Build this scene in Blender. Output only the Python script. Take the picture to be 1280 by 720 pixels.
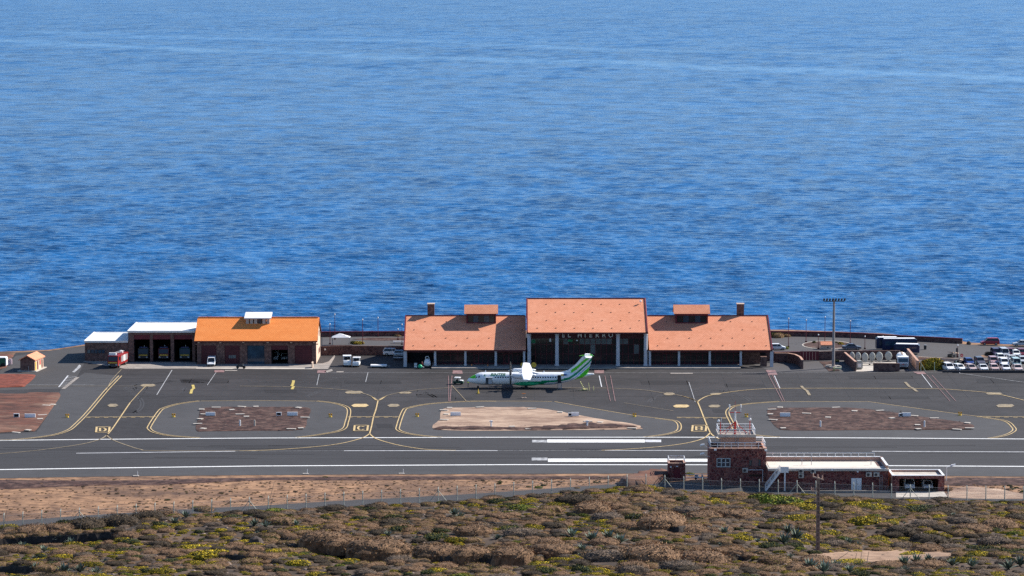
import bpy, bmesh, math, random
import numpy as np
from mathutils import Vector, Matrix
R = math.radians
random.seed(7)
for o in list(bpy.data.objects): bpy.data.objects.remove(o)
scene = bpy.context.scene
COL = scene.collection

# ---------------------------------------------------------------- camera, sky, sun, exposure
F = 3843.0            # focal length in pixels of a 1280 wide picture
PITCH = R(6.15)
CAM_H = 92.0
cam_d = bpy.data.cameras.new('camera'); cam = bpy.data.objects.new('camera', cam_d); COL.objects.link(cam)
cam_d.sensor_width = 36; cam_d.lens = 36 * F / 1280
cam_d.clip_start = 1; cam_d.clip_end = 200000
cam.location = (0, 0, CAM_H); cam.rotation_euler = (R(90) - PITCH, 0, 0)
scene.camera = cam
SUN_DIR = Vector((1.20, 0.62, 1.0)).normalized()
SUN_EL = math.asin(SUN_DIR.z); SUN_AZ = math.atan2(SUN_DIR.x, SUN_DIR.y)
world = bpy.data.worlds.new('World'); scene.world = world; world.use_nodes = True
wn = world.node_tree; bg = wn.nodes['Background']
sky = wn.nodes.new('ShaderNodeTexSky'); sky.sky_type = 'NISHITA'; sky.sun_disc = False
sky.sun_elevation = SUN_EL; sky.sun_rotation = SUN_AZ; sky.altitude = 100
sky.air_density = 1.0; sky.dust_density = 0.0; sky.ozone_density = 6.0
wn.links.new(sky.outputs[0], bg.inputs[0]); bg.inputs[1].default_value = 0.092
sun_d = bpy.data.lights.new('sun', 'SUN'); sun = bpy.data.objects.new('sun', sun_d); COL.objects.link(sun)
sun_d.energy = 5.0; sun_d.angle = R(0.53); sun_d.color = (1.0, 0.94, 0.85)
sun.rotation_euler = SUN_DIR.to_track_quat('Z', 'Y').to_euler(); sun.location = (200, 100, 300)
scene.view_settings.view_transform = 'Standard'; scene.view_settings.look = 'None'
scene.view_settings.exposure = 0.75; scene.view_settings.gamma = 1.0
scene.cycles.use_denoising = False; scene.cycles.max_bounces = 6; scene.cycles.diffuse_bounces = 3

# ---------------------------------------------------------------- survey: where a sight line meets level z
CP, SP = math.cos(PITCH), math.sin(PITCH)
def ray(px, py):
    a = (px - 640) / F; b = (py - 360) / F
    return Vector((a, CP - b * SP, -SP - b * CP))
def P(px, py, z=0.0):
    d = ray(px, py); t = (z - CAM_H) / d.z
    return Vector((d.x * t, d.y * t, z))
def XA(px, Y, z=0.0):                      # x of a column of the photo at depth Y
    return (px - 640) / F * (Y * CP + (CAM_H - z) * SP)
def ZA(py, Y):                             # height of a row of the photo at depth Y
    d = ray(640, py); return CAM_H + Y * d.z / d.y

# ---------------------------------------------------------------- mesh helpers
class MB:
    def __init__(s): s.v = []; s.f = []; s.m = []
    def add(s, vs, fs, mi=0):
        b = len(s.v); s.v += [tuple(v) for v in vs]
        for f in fs: s.f.append(tuple(i + b for i in f)); s.m.append(mi)
        return s
    def box(s, x0, x1, y0, y1, z0, z1, mi=0):
        v = [(x0,y0,z0),(x1,y0,z0),(x1,y1,z0),(x0,y1,z0),(x0,y0,z1),(x1,y0,z1),(x1,y1,z1),(x0,y1,z1)]
        return s.add(v, [(0,3,2,1),(4,5,6,7),(0,1,5,4),(1,2,6,5),(2,3,7,6),(3,0,4,7)], mi)
    def tube(s, a, b, r0, r1=None, n=6, mi=0, cap=True):
        a = Vector(a); b = Vector(b); r1 = r0 if r1 is None else r1
        d = (b - a).normalized(); u = d.orthogonal().normalized(); w = d.cross(u)
        vs = []
        for c, r in ((a, r0), (b, r1)):
            for i in range(n):
                t = 2 * math.pi * i / n; vs.append(c + u * (r * math.cos(t)) + w * (r * math.sin(t)))
        fs = [(i, (i+1) % n, n + (i+1) % n, n + i) for i in range(n)]
        if cap: fs += [tuple(range(n))[::-1], tuple(range(n, 2*n))]
        return s.add(vs, fs, mi)
    def bar(s, a, b, w, h, mi=0):           # rectangular bar from a to b
        a = Vector(a); b = Vector(b); d = (b - a).normalized()
        u = d.cross(Vector((0,0,1)))
        if u.length < 1e-4: u = Vector((1,0,0))
        u.normalize(); k = u.cross(d).normalized(); u = u * w / 2; k = k * h / 2
        vs = [a-u-k, a+u-k, a+u+k, a-u+k, b-u-k, b+u-k, b+u+k, b-u+k]
        return s.add(vs, [(0,3,2,1),(4,5,6,7),(0,1,5,4),(1,2,6,5),(2,3,7,6),(3,0,4,7)], mi)
    def prism(s, poly, axis, a, b, mi=0):   # polygon in the plane across an axis, extruded a..b
        n = len(poly)
        def pt(p, t):
            return {'x': (t, p[0], p[1]), 'y': (p[0], t, p[1]), 'z': (p[0], p[1], t)}[axis]
        vs = [pt(p, a) for p in poly] + [pt(p, b) for p in poly]
        fs = [tuple(range(n)), tuple(range(2*n-1, n-1, -1))] + [(i, n+i, n+(i+1) % n, (i+1) % n) for i in range(n)]
        return s.add(vs, fs, mi)
    def lathe(s, prof, n=12, c=(0,0,0), mi=0, sy=1.0):
        vs = []; fs = []
        for r, z in prof:
            for i in range(n):
                t = 2*math.pi*i/n; vs.append((c[0]+r*math.cos(t), c[1]+r*math.sin(t)*sy, c[2]+z))
        for k in range(len(prof)-1):
            for i in range(n):
                j = (i+1) % n; fs.append((k*n+i, k*n+j, (k+1)*n+j, (k+1)*n+i))
        fs += [tuple(range(n))[::-1], tuple(range((len(prof)-1)*n, len(prof)*n))]
        return s.add(vs, fs, mi)
    def mesh(s, name, mats, smooth=False, fix=True):
        me = bpy.data.meshes.new(name); me.from_pydata(s.v, [], s.f)
        for m in (mats if isinstance(mats, (list, tuple)) else [mats]): me.materials.append(m)
        me.polygons.foreach_set('material_index', s.m)
        if smooth: me.polygons.foreach_set('use_smooth', [True]*len(s.f))
        if fix:
            bm = bmesh.new(); bm.from_mesh(me); bmesh.ops.recalc_face_normals(bm, faces=bm.faces); bm.to_mesh(me); bm.free()
        me.update(); return me
    def build(s, name, mats, parent=None, smooth=False, loc=None, fix=True, label=None):
        return link(name, s.mesh(name, mats, smooth, fix), parent, loc, label=label)
def link(name, me, parent=None, loc=None, rot=None, label=None):
    o = bpy.data.objects.new(name, me); COL.objects.link(o)
    if parent: o.parent = parent
    if loc is not None: o.location = loc
    if rot is not None: o.rotation_euler = rot
    if label: o['label'] = label
    return o
def tag(o, label, cat, group=None, kind=None):
    if label: o['label'] = label
    if cat: o['category'] = cat
    if group: o['group'] = group
    if kind: o['kind'] = kind
    return o
def struct(o, label=None): o['kind'] = 'structure'; return tag(o, label, None)
def thing(name, label, cat, loc=(0,0,0), rz=0, group=None):
    o = bpy.data.objects.new(name, None); COL.objects.link(o); o.location = loc; o.rotation_euler = (0,0,rz)
    o.empty_display_size = 0.5
    return tag(o, label, cat, group)
def dup(root, loc, rz=0, label=None, group=None, scale=None):
    r = root.copy(); COL.objects.link(r); r.location = loc; r.rotation_euler = (0,0,rz)
    if label: r['label'] = label
    if group: r['group'] = group
    if scale: r.scale = scale
    for ch in list(root.children):
        c = ch.copy(); COL.objects.link(c); c.parent = r
        for g in list(ch.children):
            d = g.copy(); COL.objects.link(d); d.parent = c
    return r

# ---------------------------------------------------------------- materials
def M(name, col, rough=0.8, var=0.15, scale=1.0, col2=None, bump=0.0, bscale=None, metal=0.0, spec=0.3, stretch=(1,1,1), detail=5, fac=(0.35,0.65), dirt=None):
    m = bpy.data.materials.new(name); m.use_nodes = True; nt = m.node_tree; b = nt.nodes['Principled BSDF']
    N = nt.nodes.new; L = nt.links.new
    b.inputs['Roughness'].default_value = rough; b.inputs['Metallic'].default_value = metal
    b.inputs['Specular IOR Level'].default_value = spec
    c2 = col2 if col2 else tuple(min(1, c*(1+var)) for c in col)
    c1 = col if col2 else tuple(c*(1-var) for c in col)
    tc = N('ShaderNodeTexCoord'); mp = N('ShaderNodeMapping'); mp.inputs['Scale'].default_value = stretch
    L(tc.outputs['Object'], mp.inputs[0])
    no = N('ShaderNodeTexNoise'); no.inputs['Scale'].default_value = scale; no.inputs['Detail'].default_value = detail
    no.inputs['Roughness'].default_value = 0.65
    L(mp.outputs[0], no.inputs['Vector'])
    rp = N('ShaderNodeValToRGB'); rp.color_ramp.elements[0].position = fac[0]; rp.color_ramp.elements[1].position = fac[1]
    rp.color_ramp.elements[0].color = (*c1, 1); rp.color_ramp.elements[1].color = (*c2, 1)
    L(no.outputs['Fac'], rp.inputs[0]); out = rp.outputs[0]
    if dirt:                                # second, larger mottling: (colour, scale, amount)
        n2 = N('ShaderNodeTexNoise'); n2.inputs['Scale'].default_value = dirt[1]; n2.inputs['Detail'].default_value = 6
        n2.inputs['Roughness'].default_value = 0.7
        L(mp.outputs[0], n2.inputs['Vector'])
        r2 = N('ShaderNodeMapRange'); r2.inputs['From Min'].default_value = 0.45; r2.inputs['From Max'].default_value = 0.68
        r2.inputs['To Max'].default_value = dirt[2]; L(n2.outputs['Fac'], r2.inputs['Value'])
        mx = N('ShaderNodeMix'); mx.data_type = 'RGBA'; L(r2.outputs[0], mx.inputs[0]); L(out, mx.inputs[6]); mx.inputs[7].default_value = (*dirt[0], 1)
        out = mx.outputs[2]
    L(out, b.inputs['Base Color'])
    if bump:
        nb = N('ShaderNodeTexNoise'); nb.inputs['Scale'].default_value = bscale or scale*4; nb.inputs['Detail'].default_value = 4
        L(tc.outputs['Object'], nb.inputs['Vector'])
        bp = N('ShaderNodeBump'); bp.inputs['Strength'].default_value = bump; bp.inputs['Distance'].default_value = 0.05
        L(nb.outputs['Fac'], bp.inputs['Height']); L(bp.outputs[0], b.inputs['Normal'])
    return m

def asphalt_mat(name, base, streak=0.0, patch=0.25, warm=0.0):
    m = bpy.data.materials.new(name); m.use_nodes = True; nt = m.node_tree; b = nt.nodes['Principled BSDF']
    N = nt.nodes.new; L = nt.links.new
    b.inputs['Roughness'].default_value = 0.85; b.inputs['Specular IOR Level'].default_value = 0.25
    tc = N('ShaderNodeTexCoord')
    def noise(scale, st, detail=5, rough=0.6):
        mp = N('ShaderNodeMapping'); mp.inputs['Scale'].default_value = st; L(tc.outputs['Object'], mp.inputs[0])
        n = N('ShaderNodeTexNoise'); n.inputs['Scale'].default_value = scale; n.inputs['Detail'].default_value = detail; n.inputs['Roughness'].default_value = rough
        L(mp.outputs[0], n.inputs['Vector']); return n.outputs['Fac']
    def math_(op, a, bb=0.0):
        q = N('ShaderNodeMath'); q.operation = op
        for i, t in enumerate((a, bb)):
            if isinstance(t, (int, float)): q.inputs[i].default_value = t
            else: L(t, q.inputs[i])
        return q.outputs[0]
    big = noise(0.035, (1, 1, 1), 6, 0.65); mid = noise(0.35, (1, 1, 1), 5, 0.7); fine = noise(4.0, (1, 1, 1), 3)
    v = math_('MULTIPLY', math_('SUBTRACT', big, 0.5), patch * 2.2)
    v = math_('ADD', v, math_('MULTIPLY', math_('SUBTRACT', mid, 0.5), patch * 1.4))
    v = math_('ADD', v, math_('MULTIPLY', math_('SUBTRACT', fine, 0.5), 0.35))
    if streak:
        s1 = noise(1.0, (0.012, 0.75, 1), 4, 0.75); v = math_('ADD', v, math_('MULTIPLY', math_('SUBTRACT', s1, 0.5), streak))
        s2 = noise(1.0, (0.05, 3.0, 1), 3, 0.75); v = math_('ADD', v, math_('MULTIPLY', math_('SUBTRACT', s2, 0.5), streak * 0.5))
    v = math_('ADD', v, 1.0)
    mul = N('ShaderNodeMix'); mul.data_type = 'RGBA'; mul.blend_type = 'MULTIPLY'; mul.inputs[0].default_value = 1
    mul.inputs[6].default_value = (base[0], base[1], base[2], 1)
    cb = N('ShaderNodeCombineColor'); L(v, cb.inputs[0]); L(v, cb.inputs[1]); L(v, cb.inputs[2])
    L(cb.outputs[0], mul.inputs[7]); L(mul.outputs[2], b.inputs['Base Color'])
    return m

asph_apron = asphalt_mat('asphalt_apron', (0.033, 0.030, 0.031), 0.0, 0.8)
asph_run = asphalt_mat('asphalt_runway', (0.040, 0.038, 0.040), 0.9, 0.25)
asph_shoulder = asphalt_mat('asphalt_shoulder', (0.060, 0.058, 0.060), 0.15, 0.4)
patch_m = asphalt_mat('asphalt_patch', (0.022, 0.020, 0.021), 0.0, 0.3); tyre_mark2 = asphalt_mat('tyre_rubber_streak', (0.031, 0.029, 0.031), 0.3, 0.2)
asph_taxi = asphalt_mat('asphalt_taxiway', (0.033, 0.030, 0.031), 0.0, 0.30)
asph_road = asphalt_mat('asphalt_road', (0.060, 0.056, 0.056), 0.0, 0.30)
asph_far = asphalt_mat('asphalt_far', (0.080, 0.074, 0.074), 0.0, 0.22)
paint_w = M('paint_white', (0.62,0.62,0.62), 0.7, col2=(0.82,0.82,0.80), scale=1.2, fac=(0.3,0.5), dirt=((0.2,0.2,0.2), 2.5, 0.35))
paint_wf = M('paint_white_worn', (0.16,0.16,0.17), 0.7, col2=(0.45,0.45,0.45), scale=1.5, fac=(0.35,0.6))
paint_c = M('paint_centreline', (0.36,0.36,0.38), 0.7, col2=(0.62,0.62,0.63), scale=0.8, fac=(0.3,0.6))
paint_y = M('paint_yellow', (0.36,0.25,0.11), 0.7, col2=(0.62,0.46,0.23), scale=1.2, fac=(0.3,0.6))
paint_yf = M('paint_yellow_worn', (0.13,0.11,0.08), 0.7, col2=(0.36,0.28,0.17), scale=0.9, fac=(0.3,0.65))
paint_ys = M('paint_yellow_strong', (0.33,0.25,0.07), 0.7, col2=(0.62,0.48,0.14), scale=1.2)
paint_r = M('paint_red_worn', (0.13,0.07,0.07), 0.7, col2=(0.33,0.20,0.19), scale=0.9, fac=(0.3,0.7))
concrete = M('concrete', (0.30,0.265,0.235), 0.85, 0.2, 0.8, bump=0.2, dirt=((0.16,0.14,0.13), 0.35, 0.7))
concrete_w = M('concrete_pale', (0.50,0.45,0.39), 0.85, 0.15, 0.8, dirt=((0.3,0.27,0.24), 0.5, 0.5))
soil = M('soil_tan', (0.10,0.052,0.030), 0.95, col2=(0.38,0.215,0.118), scale=0.55, detail=10, fac=(0.36,0.62), bump=0.9, bscale=1.2, dirt=((0.060,0.034,0.026), 0.055, 0.85), stretch=(0.7,1.0,1))
soil_dark = M('soil_volcanic', (0.016,0.006,0.005), 0.95, col2=(0.060,0.023,0.018), scale=0.8, detail=10, bump=0.7, bscale=2, dirt=((0.24,0.15,0.115), 0.40, 0.45))
soil_red = M('soil_red', (0.045,0.02,0.015), 0.95, col2=(0.16,0.060,0.038), scale=0.35, detail=10, bump=0.6, bscale=2, dirt=((0.26,0.16,0.11), 0.12, 0.65), stretch=(0.6,1,1))
soil_brick = M('soil_brick_red', (0.10,0.025,0.016), 0.95, col2=(0.23,0.06,0.036), scale=0.6, detail=10, bump=0.5, bscale=2)
soil_sand = M('soil_sandy', (0.26,0.17,0.12), 0.95, col2=(0.50,0.36,0.26), scale=0.45, detail=10, bump=0.6, bscale=2, dirt=((0.16,0.09,0.065), 0.16, 0.8), stretch=(0.5,1,1))
hill_soil = M('hillside_soil', (0.028,0.020,0.013), 0.95, col2=(0.125,0.080,0.050), scale=0.16, detail=12, fac=(0.38,0.62), bump=0.8, bscale=1.5, dirt=((0.06,0.04,0.035), 0.4, 0.6))
rock_m = M('lava_rock', (0.030,0.024,0.022), 0.95, col2=(0.13,0.10,0.085), scale=1.2, detail=8, bump=0.8)
# ---------------------------------------------------------------- ground levels
FENCE_PX = [(-400,690),(-200,672),(0,661),(126,652),(250,644),(330,639),(420,634),(520,629),(600,624),(700,617),(800,610),(882,615.5),(975,618),(1045,620),(1137,624),(1280,626.5),(1450,632),(1700,640)]
_fw = [P(x, y) for x, y in FENCE_PX]; _fx = [p.x for p in _fw]; _fy = [p.y for p in _fw]
def FY(x): return float(np.interp(x, _fx, _fy))
rng = np.random.RandomState(5)
_waves = [(rng.uniform(0.02,0.25), rng.uniform(0.02,0.25), rng.uniform(0,6.28)) for _ in range(14)]
TERR = []                                  # terraces: (xs, ys, drop)
def hill_raw(x, y):
    d = FY(x) - y
    if d <= 0: return -0.02
    h = 0.115 * max(0, d - 3) + 0.35*min(1, d/6)
    w = min(1, d/14)
    u = sum(math.sin(a*x*(1 if i % 2 else -1) + b*y + c) / (1 + 12*(a+b)) for i, (a, b, c) in enumerate(_waves))
    return h + 0.55 * u * w
def hill(x, y):
    h = hill_raw(x, y)
    for xs, ys, drop in TERR:
        if xs[0] < x < xs[-1]:
            yt = float(np.interp(x, xs, ys)); q = yt - y
            if q > -0.4:
                e = min(1, (x - xs[0])/6, (xs[-1] - x)/6)
                s = min(1, max(0, (q+0.4)/0.8))
                h -= drop * e * s * math.exp(-max(0, q)/6.0)
            elif q > -7:
                h += 0.35*math.exp(q/2.5)*min(1, (x - xs[0])/6, (xs[-1] - x)/6)
    return max(h, -0.02)
def PT(px, py):                            # where a sight line meets the hillside
    d = ray(px, py); lo = 200/d.y
    t = lo
    while t*d.y < 620:
        x, y, z = d.x*t, d.y*t, CAM_H + d.z*t
        if z < hill(x, y): break
        t += 0.8
    return Vector((d.x*t, d.y*t, hill(d.x*t, d.y*t)))
for pts, drop in (([(340,678),(365,679),(400,680),(430,686),(455,695),(495,697),(512,691),(560,698),(620,701),(660,700),(710,690)], 2.6),
                  ([(-40,676),(0,676),(30,674),(90,671),(150,667),(200,655),(225,651)], 1.5),
                  ([(330,668),(365,676),(400,680)], 1.2),
                  ([(800,660),(850,661),(905,660),(930,656)], 1.2),
                  ([(820,690),(900,693),(960,702)], 1.1),
                  ([(-30,711),(40,711),(95,713)], 1.3),
                  ([(560,650),(620,655),(700,652)], 0.8),
                  ([(230,700),(290,696),(345,702)], 1.2)):
    w = sorted([PT(x, y).xy for x, y in pts], key=lambda q: q.x)
    TERR.append(([q.x for q in w], [q.y for q in w], drop))

# land sheet
near = [(x, FY(x) - 0.3) for x in [-900, -400] + list(np.linspace(-200, 200, 81)) + [400, 900]]
far_px = [(-2600,560),(-700,470),(-150,444),(0,439.5),(30,438.5),(60,437.2),(80,434.5),(106,430.5),(135,424),(250,416),(400,416.5),(520,416),(700,412),(985,412),(1100,416.5),(1195,424.8),(1212,428),(1240,429.5),(1280,431),(1400,434),(1800,446),(3600,520)]
far = [P(x, y).xy for x, y in far_px]
poly = [(x, y, 0) for x, y in near] + [(p.x, p.y, 0) for p in far[::-1]]
def flat(name, pts, mat, z=None, parent=None):
    mb = MB(); vs = [(p[0], p[1], z if z is not None else p[2]) for p in pts]
    a = sum(vs[i][0]*vs[(i+1) % len(vs)][1] - vs[(i+1) % len(vs)][0]*vs[i][1] for i in range(len(vs)))
    if a < 0: vs = vs[::-1]
    mb.add(vs, [tuple(range(len(vs)))]); return mb.build(name, mat, parent, fix=False)
struct(flat('ground', poly, soil), 'tan and brown volcanic soil around the airfield')
# sea cliff along the far edge
mb = MB(); rr = random.Random(3); rows = []
fine = []
for a, b in zip(far[:-1], far[1:]):
    n = max(1, int((b-a).length/4)) if abs(a.x) < 400 else 6
    for k in range(n): fine.append(a.lerp(b, k/n))
for k, (dz, off) in enumerate(((-0.02, 0), (-3, 1.5), (-9, 4), (-18, 8), (-27, 12), (-34, 20))):
    rows.append([(p.x + rr.uniform(-1,1)*min(1,k), p.y + off + rr.uniform(-1.2,1.2)*min(1,k), dz) for p in fine])
n = len(fine)
mb.add([v for r in rows for v in r], [(k*n+i, k*n+i+1, (k+1)*n+i+1, (k+1)*n+i) for k in range(5) for i in range(n-1)])
struct(mb.build('cliff', rock_m), 'dark lava cliff dropping from the platform to the sea')
# hillside
xs = np.arange(-150, 150.01, 1.0); ds = np.concatenate([np.arange(0, 130, 0.75), np.arange(130, 190, 3)])
vs = [(x, FY(x) - d, hill(x, FY(x) - d) - (0.02 if d == 0 else 0)) for d in ds for x in xs]; nx = len(xs)
mb = MB(); mb.add(vs, [(j*nx+i, (j+1)*nx+i, (j+1)*nx+i+1, j*nx+i+1) for j in range(len(ds)-1) for i in range(nx-1)])
struct(mb.build('hillside', hill_soil, smooth=True), 'rough dry hillside of brown soil in the foreground')

# near-black strips on the hillside steps: their shade painted as colour
step_shade_m = M('painted_shade_black', (0.012,0.010,0.009), .95, col2=(0.05,0.04,0.034), scale=2.0, detail=8, bump=.8, bscale=5)
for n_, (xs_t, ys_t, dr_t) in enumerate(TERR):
    tw = thing('terrace_shade', ['long black strip of painted shade across the middle foreground','low black strip of painted shade on the far left slope','short black strip of painted shade left of the long terrace','black strip of painted shade on the slope left of the pole','strip of painted shade in the foreground left of the pole','strip of painted shade at the bottom left corner','low strip of painted shade above the long terrace','strip of painted shade below the left end of the long terrace'][n_], 'wall', (0,0,0))
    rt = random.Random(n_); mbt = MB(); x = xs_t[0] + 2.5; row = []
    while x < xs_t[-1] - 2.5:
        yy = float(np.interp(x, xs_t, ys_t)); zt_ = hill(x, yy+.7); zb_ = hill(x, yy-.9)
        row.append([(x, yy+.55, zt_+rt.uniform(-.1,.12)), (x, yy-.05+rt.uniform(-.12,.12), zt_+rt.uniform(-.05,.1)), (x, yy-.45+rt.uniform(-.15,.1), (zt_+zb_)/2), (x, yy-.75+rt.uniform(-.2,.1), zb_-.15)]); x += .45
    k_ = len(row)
    if k_ > 2: mbt.add([v for r__ in row for v in r__], [(4*i+j, 4*i+4+j, 4*i+5+j, 4*i+1+j) for i in range(k_-1) for j in range(3)]); mbt.build('wall', step_shade_m, tw)  # dark sheet over the step, standing in for its shade
# ---------------------------------------------------------------- sea
SEA_C1, SEA_C2, SEA_C3 = (0.004, 0.050, 0.15), (0.016, 0.125, 0.33), (0.16, 0.34, 0.56)
SEA_ROUGH, SEA_SPEC = 0.22, 0.34
def sea_mat():
    m = bpy.data.materials.new('sea_water'); m.use_nodes = True; nt = m.node_tree; b = nt.nodes['Principled BSDF']
    N = nt.nodes.new; L = nt.links.new
    tc = N('ShaderNodeTexCoord')
    def noise(scale, st, detail, rough=0.6, rot=0.0, dist=0.0):
        mp = N('ShaderNodeMapping'); mp.inputs['Scale'].default_value = st; mp.inputs['Rotation'].default_value = (0,0,rot)
        L(tc.outputs['Object'], mp.inputs[0])
        n = N('ShaderNodeTexNoise'); n.inputs['Scale'].default_value = scale; n.inputs['Detail'].default_value = detail
        n.inputs['Roughness'].default_value = rough; n.inputs['Distortion'].default_value = dist
        L(mp.outputs[0], n.inputs['Vector']); return n.outputs['Fac']
    def math_(op, a, bb=0.0):
        q = N('ShaderNodeMath'); q.operation = op
        for i, t in enumerate((a, bb)):
            if isinstance(t, (int, float)): q.inputs[i].default_value = t
            else: L(t, q.inputs[i])
        return q.outputs[0]
    w1 = noise(1/3.6, (0.42, 1.0, 1), 3, 0.6, 0.08)
    w2 = noise(1/1.3, (0.55, 1.0, 1), 2, 0.6, -0.12)
    h = math_('ADD', math_('MULTIPLY', w1, 1.35), math_('MULTIPLY', w2, 0.55))
    bp = N('ShaderNodeBump'); bp.inputs['Strength'].default_value = 1.0; bp.inputs['Distance'].default_value = 1.0
    L(h, bp.inputs['Height']); L(bp.outputs[0], b.inputs['Normal'])
    pch = math_('ADD', math_('MULTIPLY', noise(1/700.0, (0.35, 1.0, 1), 6, 0.65, 0.05), 0.18), math_('MULTIPLY', noise(1/15.0, (0.55, 0.35, 1), 4, 0.78, 0.12), 0.82))
    rp = N('ShaderNodeValToRGB'); e = rp.color_ramp.elements
    e[0].position = 0.40; e[0].color = (*SEA_C1, 1); e[1].position = 0.60; e[1].color = (*SEA_C2, 1)
    L(pch, rp.inputs[0])
    # a smooth current line lying across the water
    sp = N('ShaderNodeSeparateXYZ'); L(tc.outputs['Object'], sp.inputs[0])
    wob = noise(1/500.0, (1, 0.6, 1), 5, 0.65)
    col = rp.outputs[0]
    for (c, k, wd, am) in ((3700.0, -1.12, 100.0, 0.34), (4300.0, -1.0, 60.0, 0.22)):
        dline = math_('SUBTRACT', math_('SUBTRACT', sp.outputs[1], math_('MULTIPLY', sp.outputs[0], k)), c)
        dline = math_('ADD', dline, math_('MULTIPLY', math_('SUBTRACT', wob, 0.5), 900.0))
        g = math_('POWER', 2.718, math_('MULTIPLY', math_('POWER', math_('ABSOLUTE', math_('DIVIDE', dline, wd)), 2.0), -1.0))
        mx = N('ShaderNodeMix'); mx.data_type = 'RGBA'; L(math_('MULTIPLY', g, am), mx.inputs[0]); L(col, mx.inputs[6]); mx.inputs[7].default_value = (*SEA_C3, 1)
        col = mx.outputs[2]
    L(col, b.inputs['Base Color'])
    b.inputs['Roughness'].default_value = SEA_ROUGH; b.inputs['IOR'].default_value = 1.33
    b.inputs['Specular IOR Level'].default_value = SEA_SPEC
    return m
def make_sea():
    ys = []; y = 800.0
    while y < 11000: ys.append(y); y += min(9.5, .95*(y/1000)**2) if y < 9500 else 40
    tail = list(np.geomspace(11500, 120000, 12)); NR = len(ys); ys = np.array(ys)
    nc = 440; u = np.linspace(-0.205, 0.205, nc)
    Yg, U = np.meshgrid(ys, u, indexing='ij'); Xg = U*Yg
    rs = np.random.RandomState(11); Z = np.zeros_like(Xg)
    dy = np.minimum(9.5, .95*(Yg/1000)**2); dx = Yg*(u[1]-u[0])
    warp = 18*np.sin(Xg/310+1.3)+14*np.sin(Yg/270+Xg/520)
    grp = 0.85+0.18*np.sin(Xg/53+Yg/90+warp/30)*np.sin(Yg/67-Xg/100+2)
    for i in range(76):
        lam = 2.0*(19.0**(i/75.0)); th = rs.normal(0.12, 0.36); ph = rs.uniform(0, 6.28)
        sl = 0.088*(1 if lam < 7 else 0.6 if lam < 13 else 0.42)*(np.clip((Yg-0.055*lam*1000-200)/1800, 0.15, 1) if lam > 12 else 1.0); a = sl*lam/6.283/1.9
        k = 6.283/lam
        sp_ = np.maximum(dy*abs(math.cos(th)), dx*abs(math.sin(th))) + 0.3*np.minimum(dx, dy)
        fade = np.clip((lam/sp_ - 1.8)/1.2, 0, 1)
        s = np.sin(k*((Yg+warp)*math.cos(th)+(Xg+0.6*warp)*math.sin(th))+ph)
        Z += a*fade*(s + 0.25*np.cos(2*(k*((Yg+warp)*math.cos(th)+(Xg+0.6*warp)*math.sin(th))+ph)))
    Z = Z*grp*SEA_AMP
    V = np.stack([Xg, Yg, Z-32.0], -1).reshape(-1, 3)
    idx = np.arange(NR*nc).reshape(NR, nc)
    Q = np.stack([idx[:-1,:-1], idx[:-1,1:], idx[1:,1:], idx[1:,:-1]], -1).reshape(-1, 4)
    # calm flat water outside the worked sheet, butted against it
    ev = []; eq = []; b0 = len(V)
    xl = 60000.0
    for r_, yy in enumerate(list(ys[::40]) + [ys[-1]]): ev += [(-xl, yy, -32.3), (-0.205*yy, yy, -32.3), (0.205*yy, yy, -32.3), (xl, yy, -32.3)]
    n1 = len(ev)//4
    for r_ in range(n1-1):
        o = b0+4*r_; eq += [(o, o+1, o+5, o+4), (o+2, o+3, o+7, o+6)]
    o2 = b0+len(ev); ev += [(-xl, ys[-1], -32.3), (xl, ys[-1], -32.3), (xl*3, 150000, -32.3), (-xl*3, 150000, -32.3), (-xl, 690, -32.3), (xl, 690, -32.3), (xl, 800, -32.3), (-xl, 800, -32.3)]
    eq += [(o2, o2+1, o2+2, o2+3), (o2+4, o2+5, o2+6, o2+7)]
    V = np.concatenate([V, np.array(ev)]); Q = np.concatenate([Q, np.array(eq)])
    me = bpy.data.meshes.new('sea'); me.vertices.add(len(V)); me.vertices.foreach_set('co', V.astype(np.float32).ravel())
    me.loops.add(len(Q)*4); me.loops.foreach_set('vertex_index', Q.astype(np.int32).ravel())
    me.polygons.add(len(Q)); me.polygons.foreach_set('loop_start', np.arange(0, len(Q)*4, 4, dtype=np.int32)); me.polygons.foreach_set('loop_total', np.full(len(Q), 4, dtype=np.int32))
    me.update(calc_edges=True); me.polygons.foreach_set('use_smooth', np.ones(len(Q), dtype=bool)); me.materials.append(sea_mat())
    print('sea quads', len(Q), 'rms z', float(Z.std()))
    struct(link('sea', me), 'deep blue ocean ruffled by wind waves')
SEA_AMP = 1.35
make_sea()

# ---------------------------------------------------------------- paving and painted markings
ZL = dict(asph=0.02, mid=0.035, run=0.05, isle=0.07, mark=0.08, mark2=0.095)
def cat(pts, n=8, closed=False):
    out = []; m = len(pts); rng_ = range(m if closed else m-1)
    for i in rng_:
        p0 = pts[(i-1) % m] if (closed or i > 0) else pts[0]
        p1 = pts[i]; p2 = pts[(i+1) % m]; p3 = pts[(i+2) % m] if (closed or i+2 < m) else pts[m-1]
        for k in range(n):
            t = k/n
            out.append(tuple(0.5*((2*p1[j]) + (-p0[j]+p2[j])*t + (2*p0[j]-5*p1[j]+4*p2[j]-p3[j])*t*t + (-p0[j]+3*p1[j]-3*p2[j]+p3[j])*t**3) for j in (0,1)))
    if not closed: out.append(tuple(pts[-1]))
    return out
def area(name, px, mat, lvl, smooth=False, label=None, kind='structure'):
    pts = cat(px, 5, True) if smooth else px
    o = flat(name, [P(x, y) for x, y in pts], mat, ZL[lvl]); o['kind'] = kind
    if label: o['label'] = label
    return o
MARKS = {}
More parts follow.
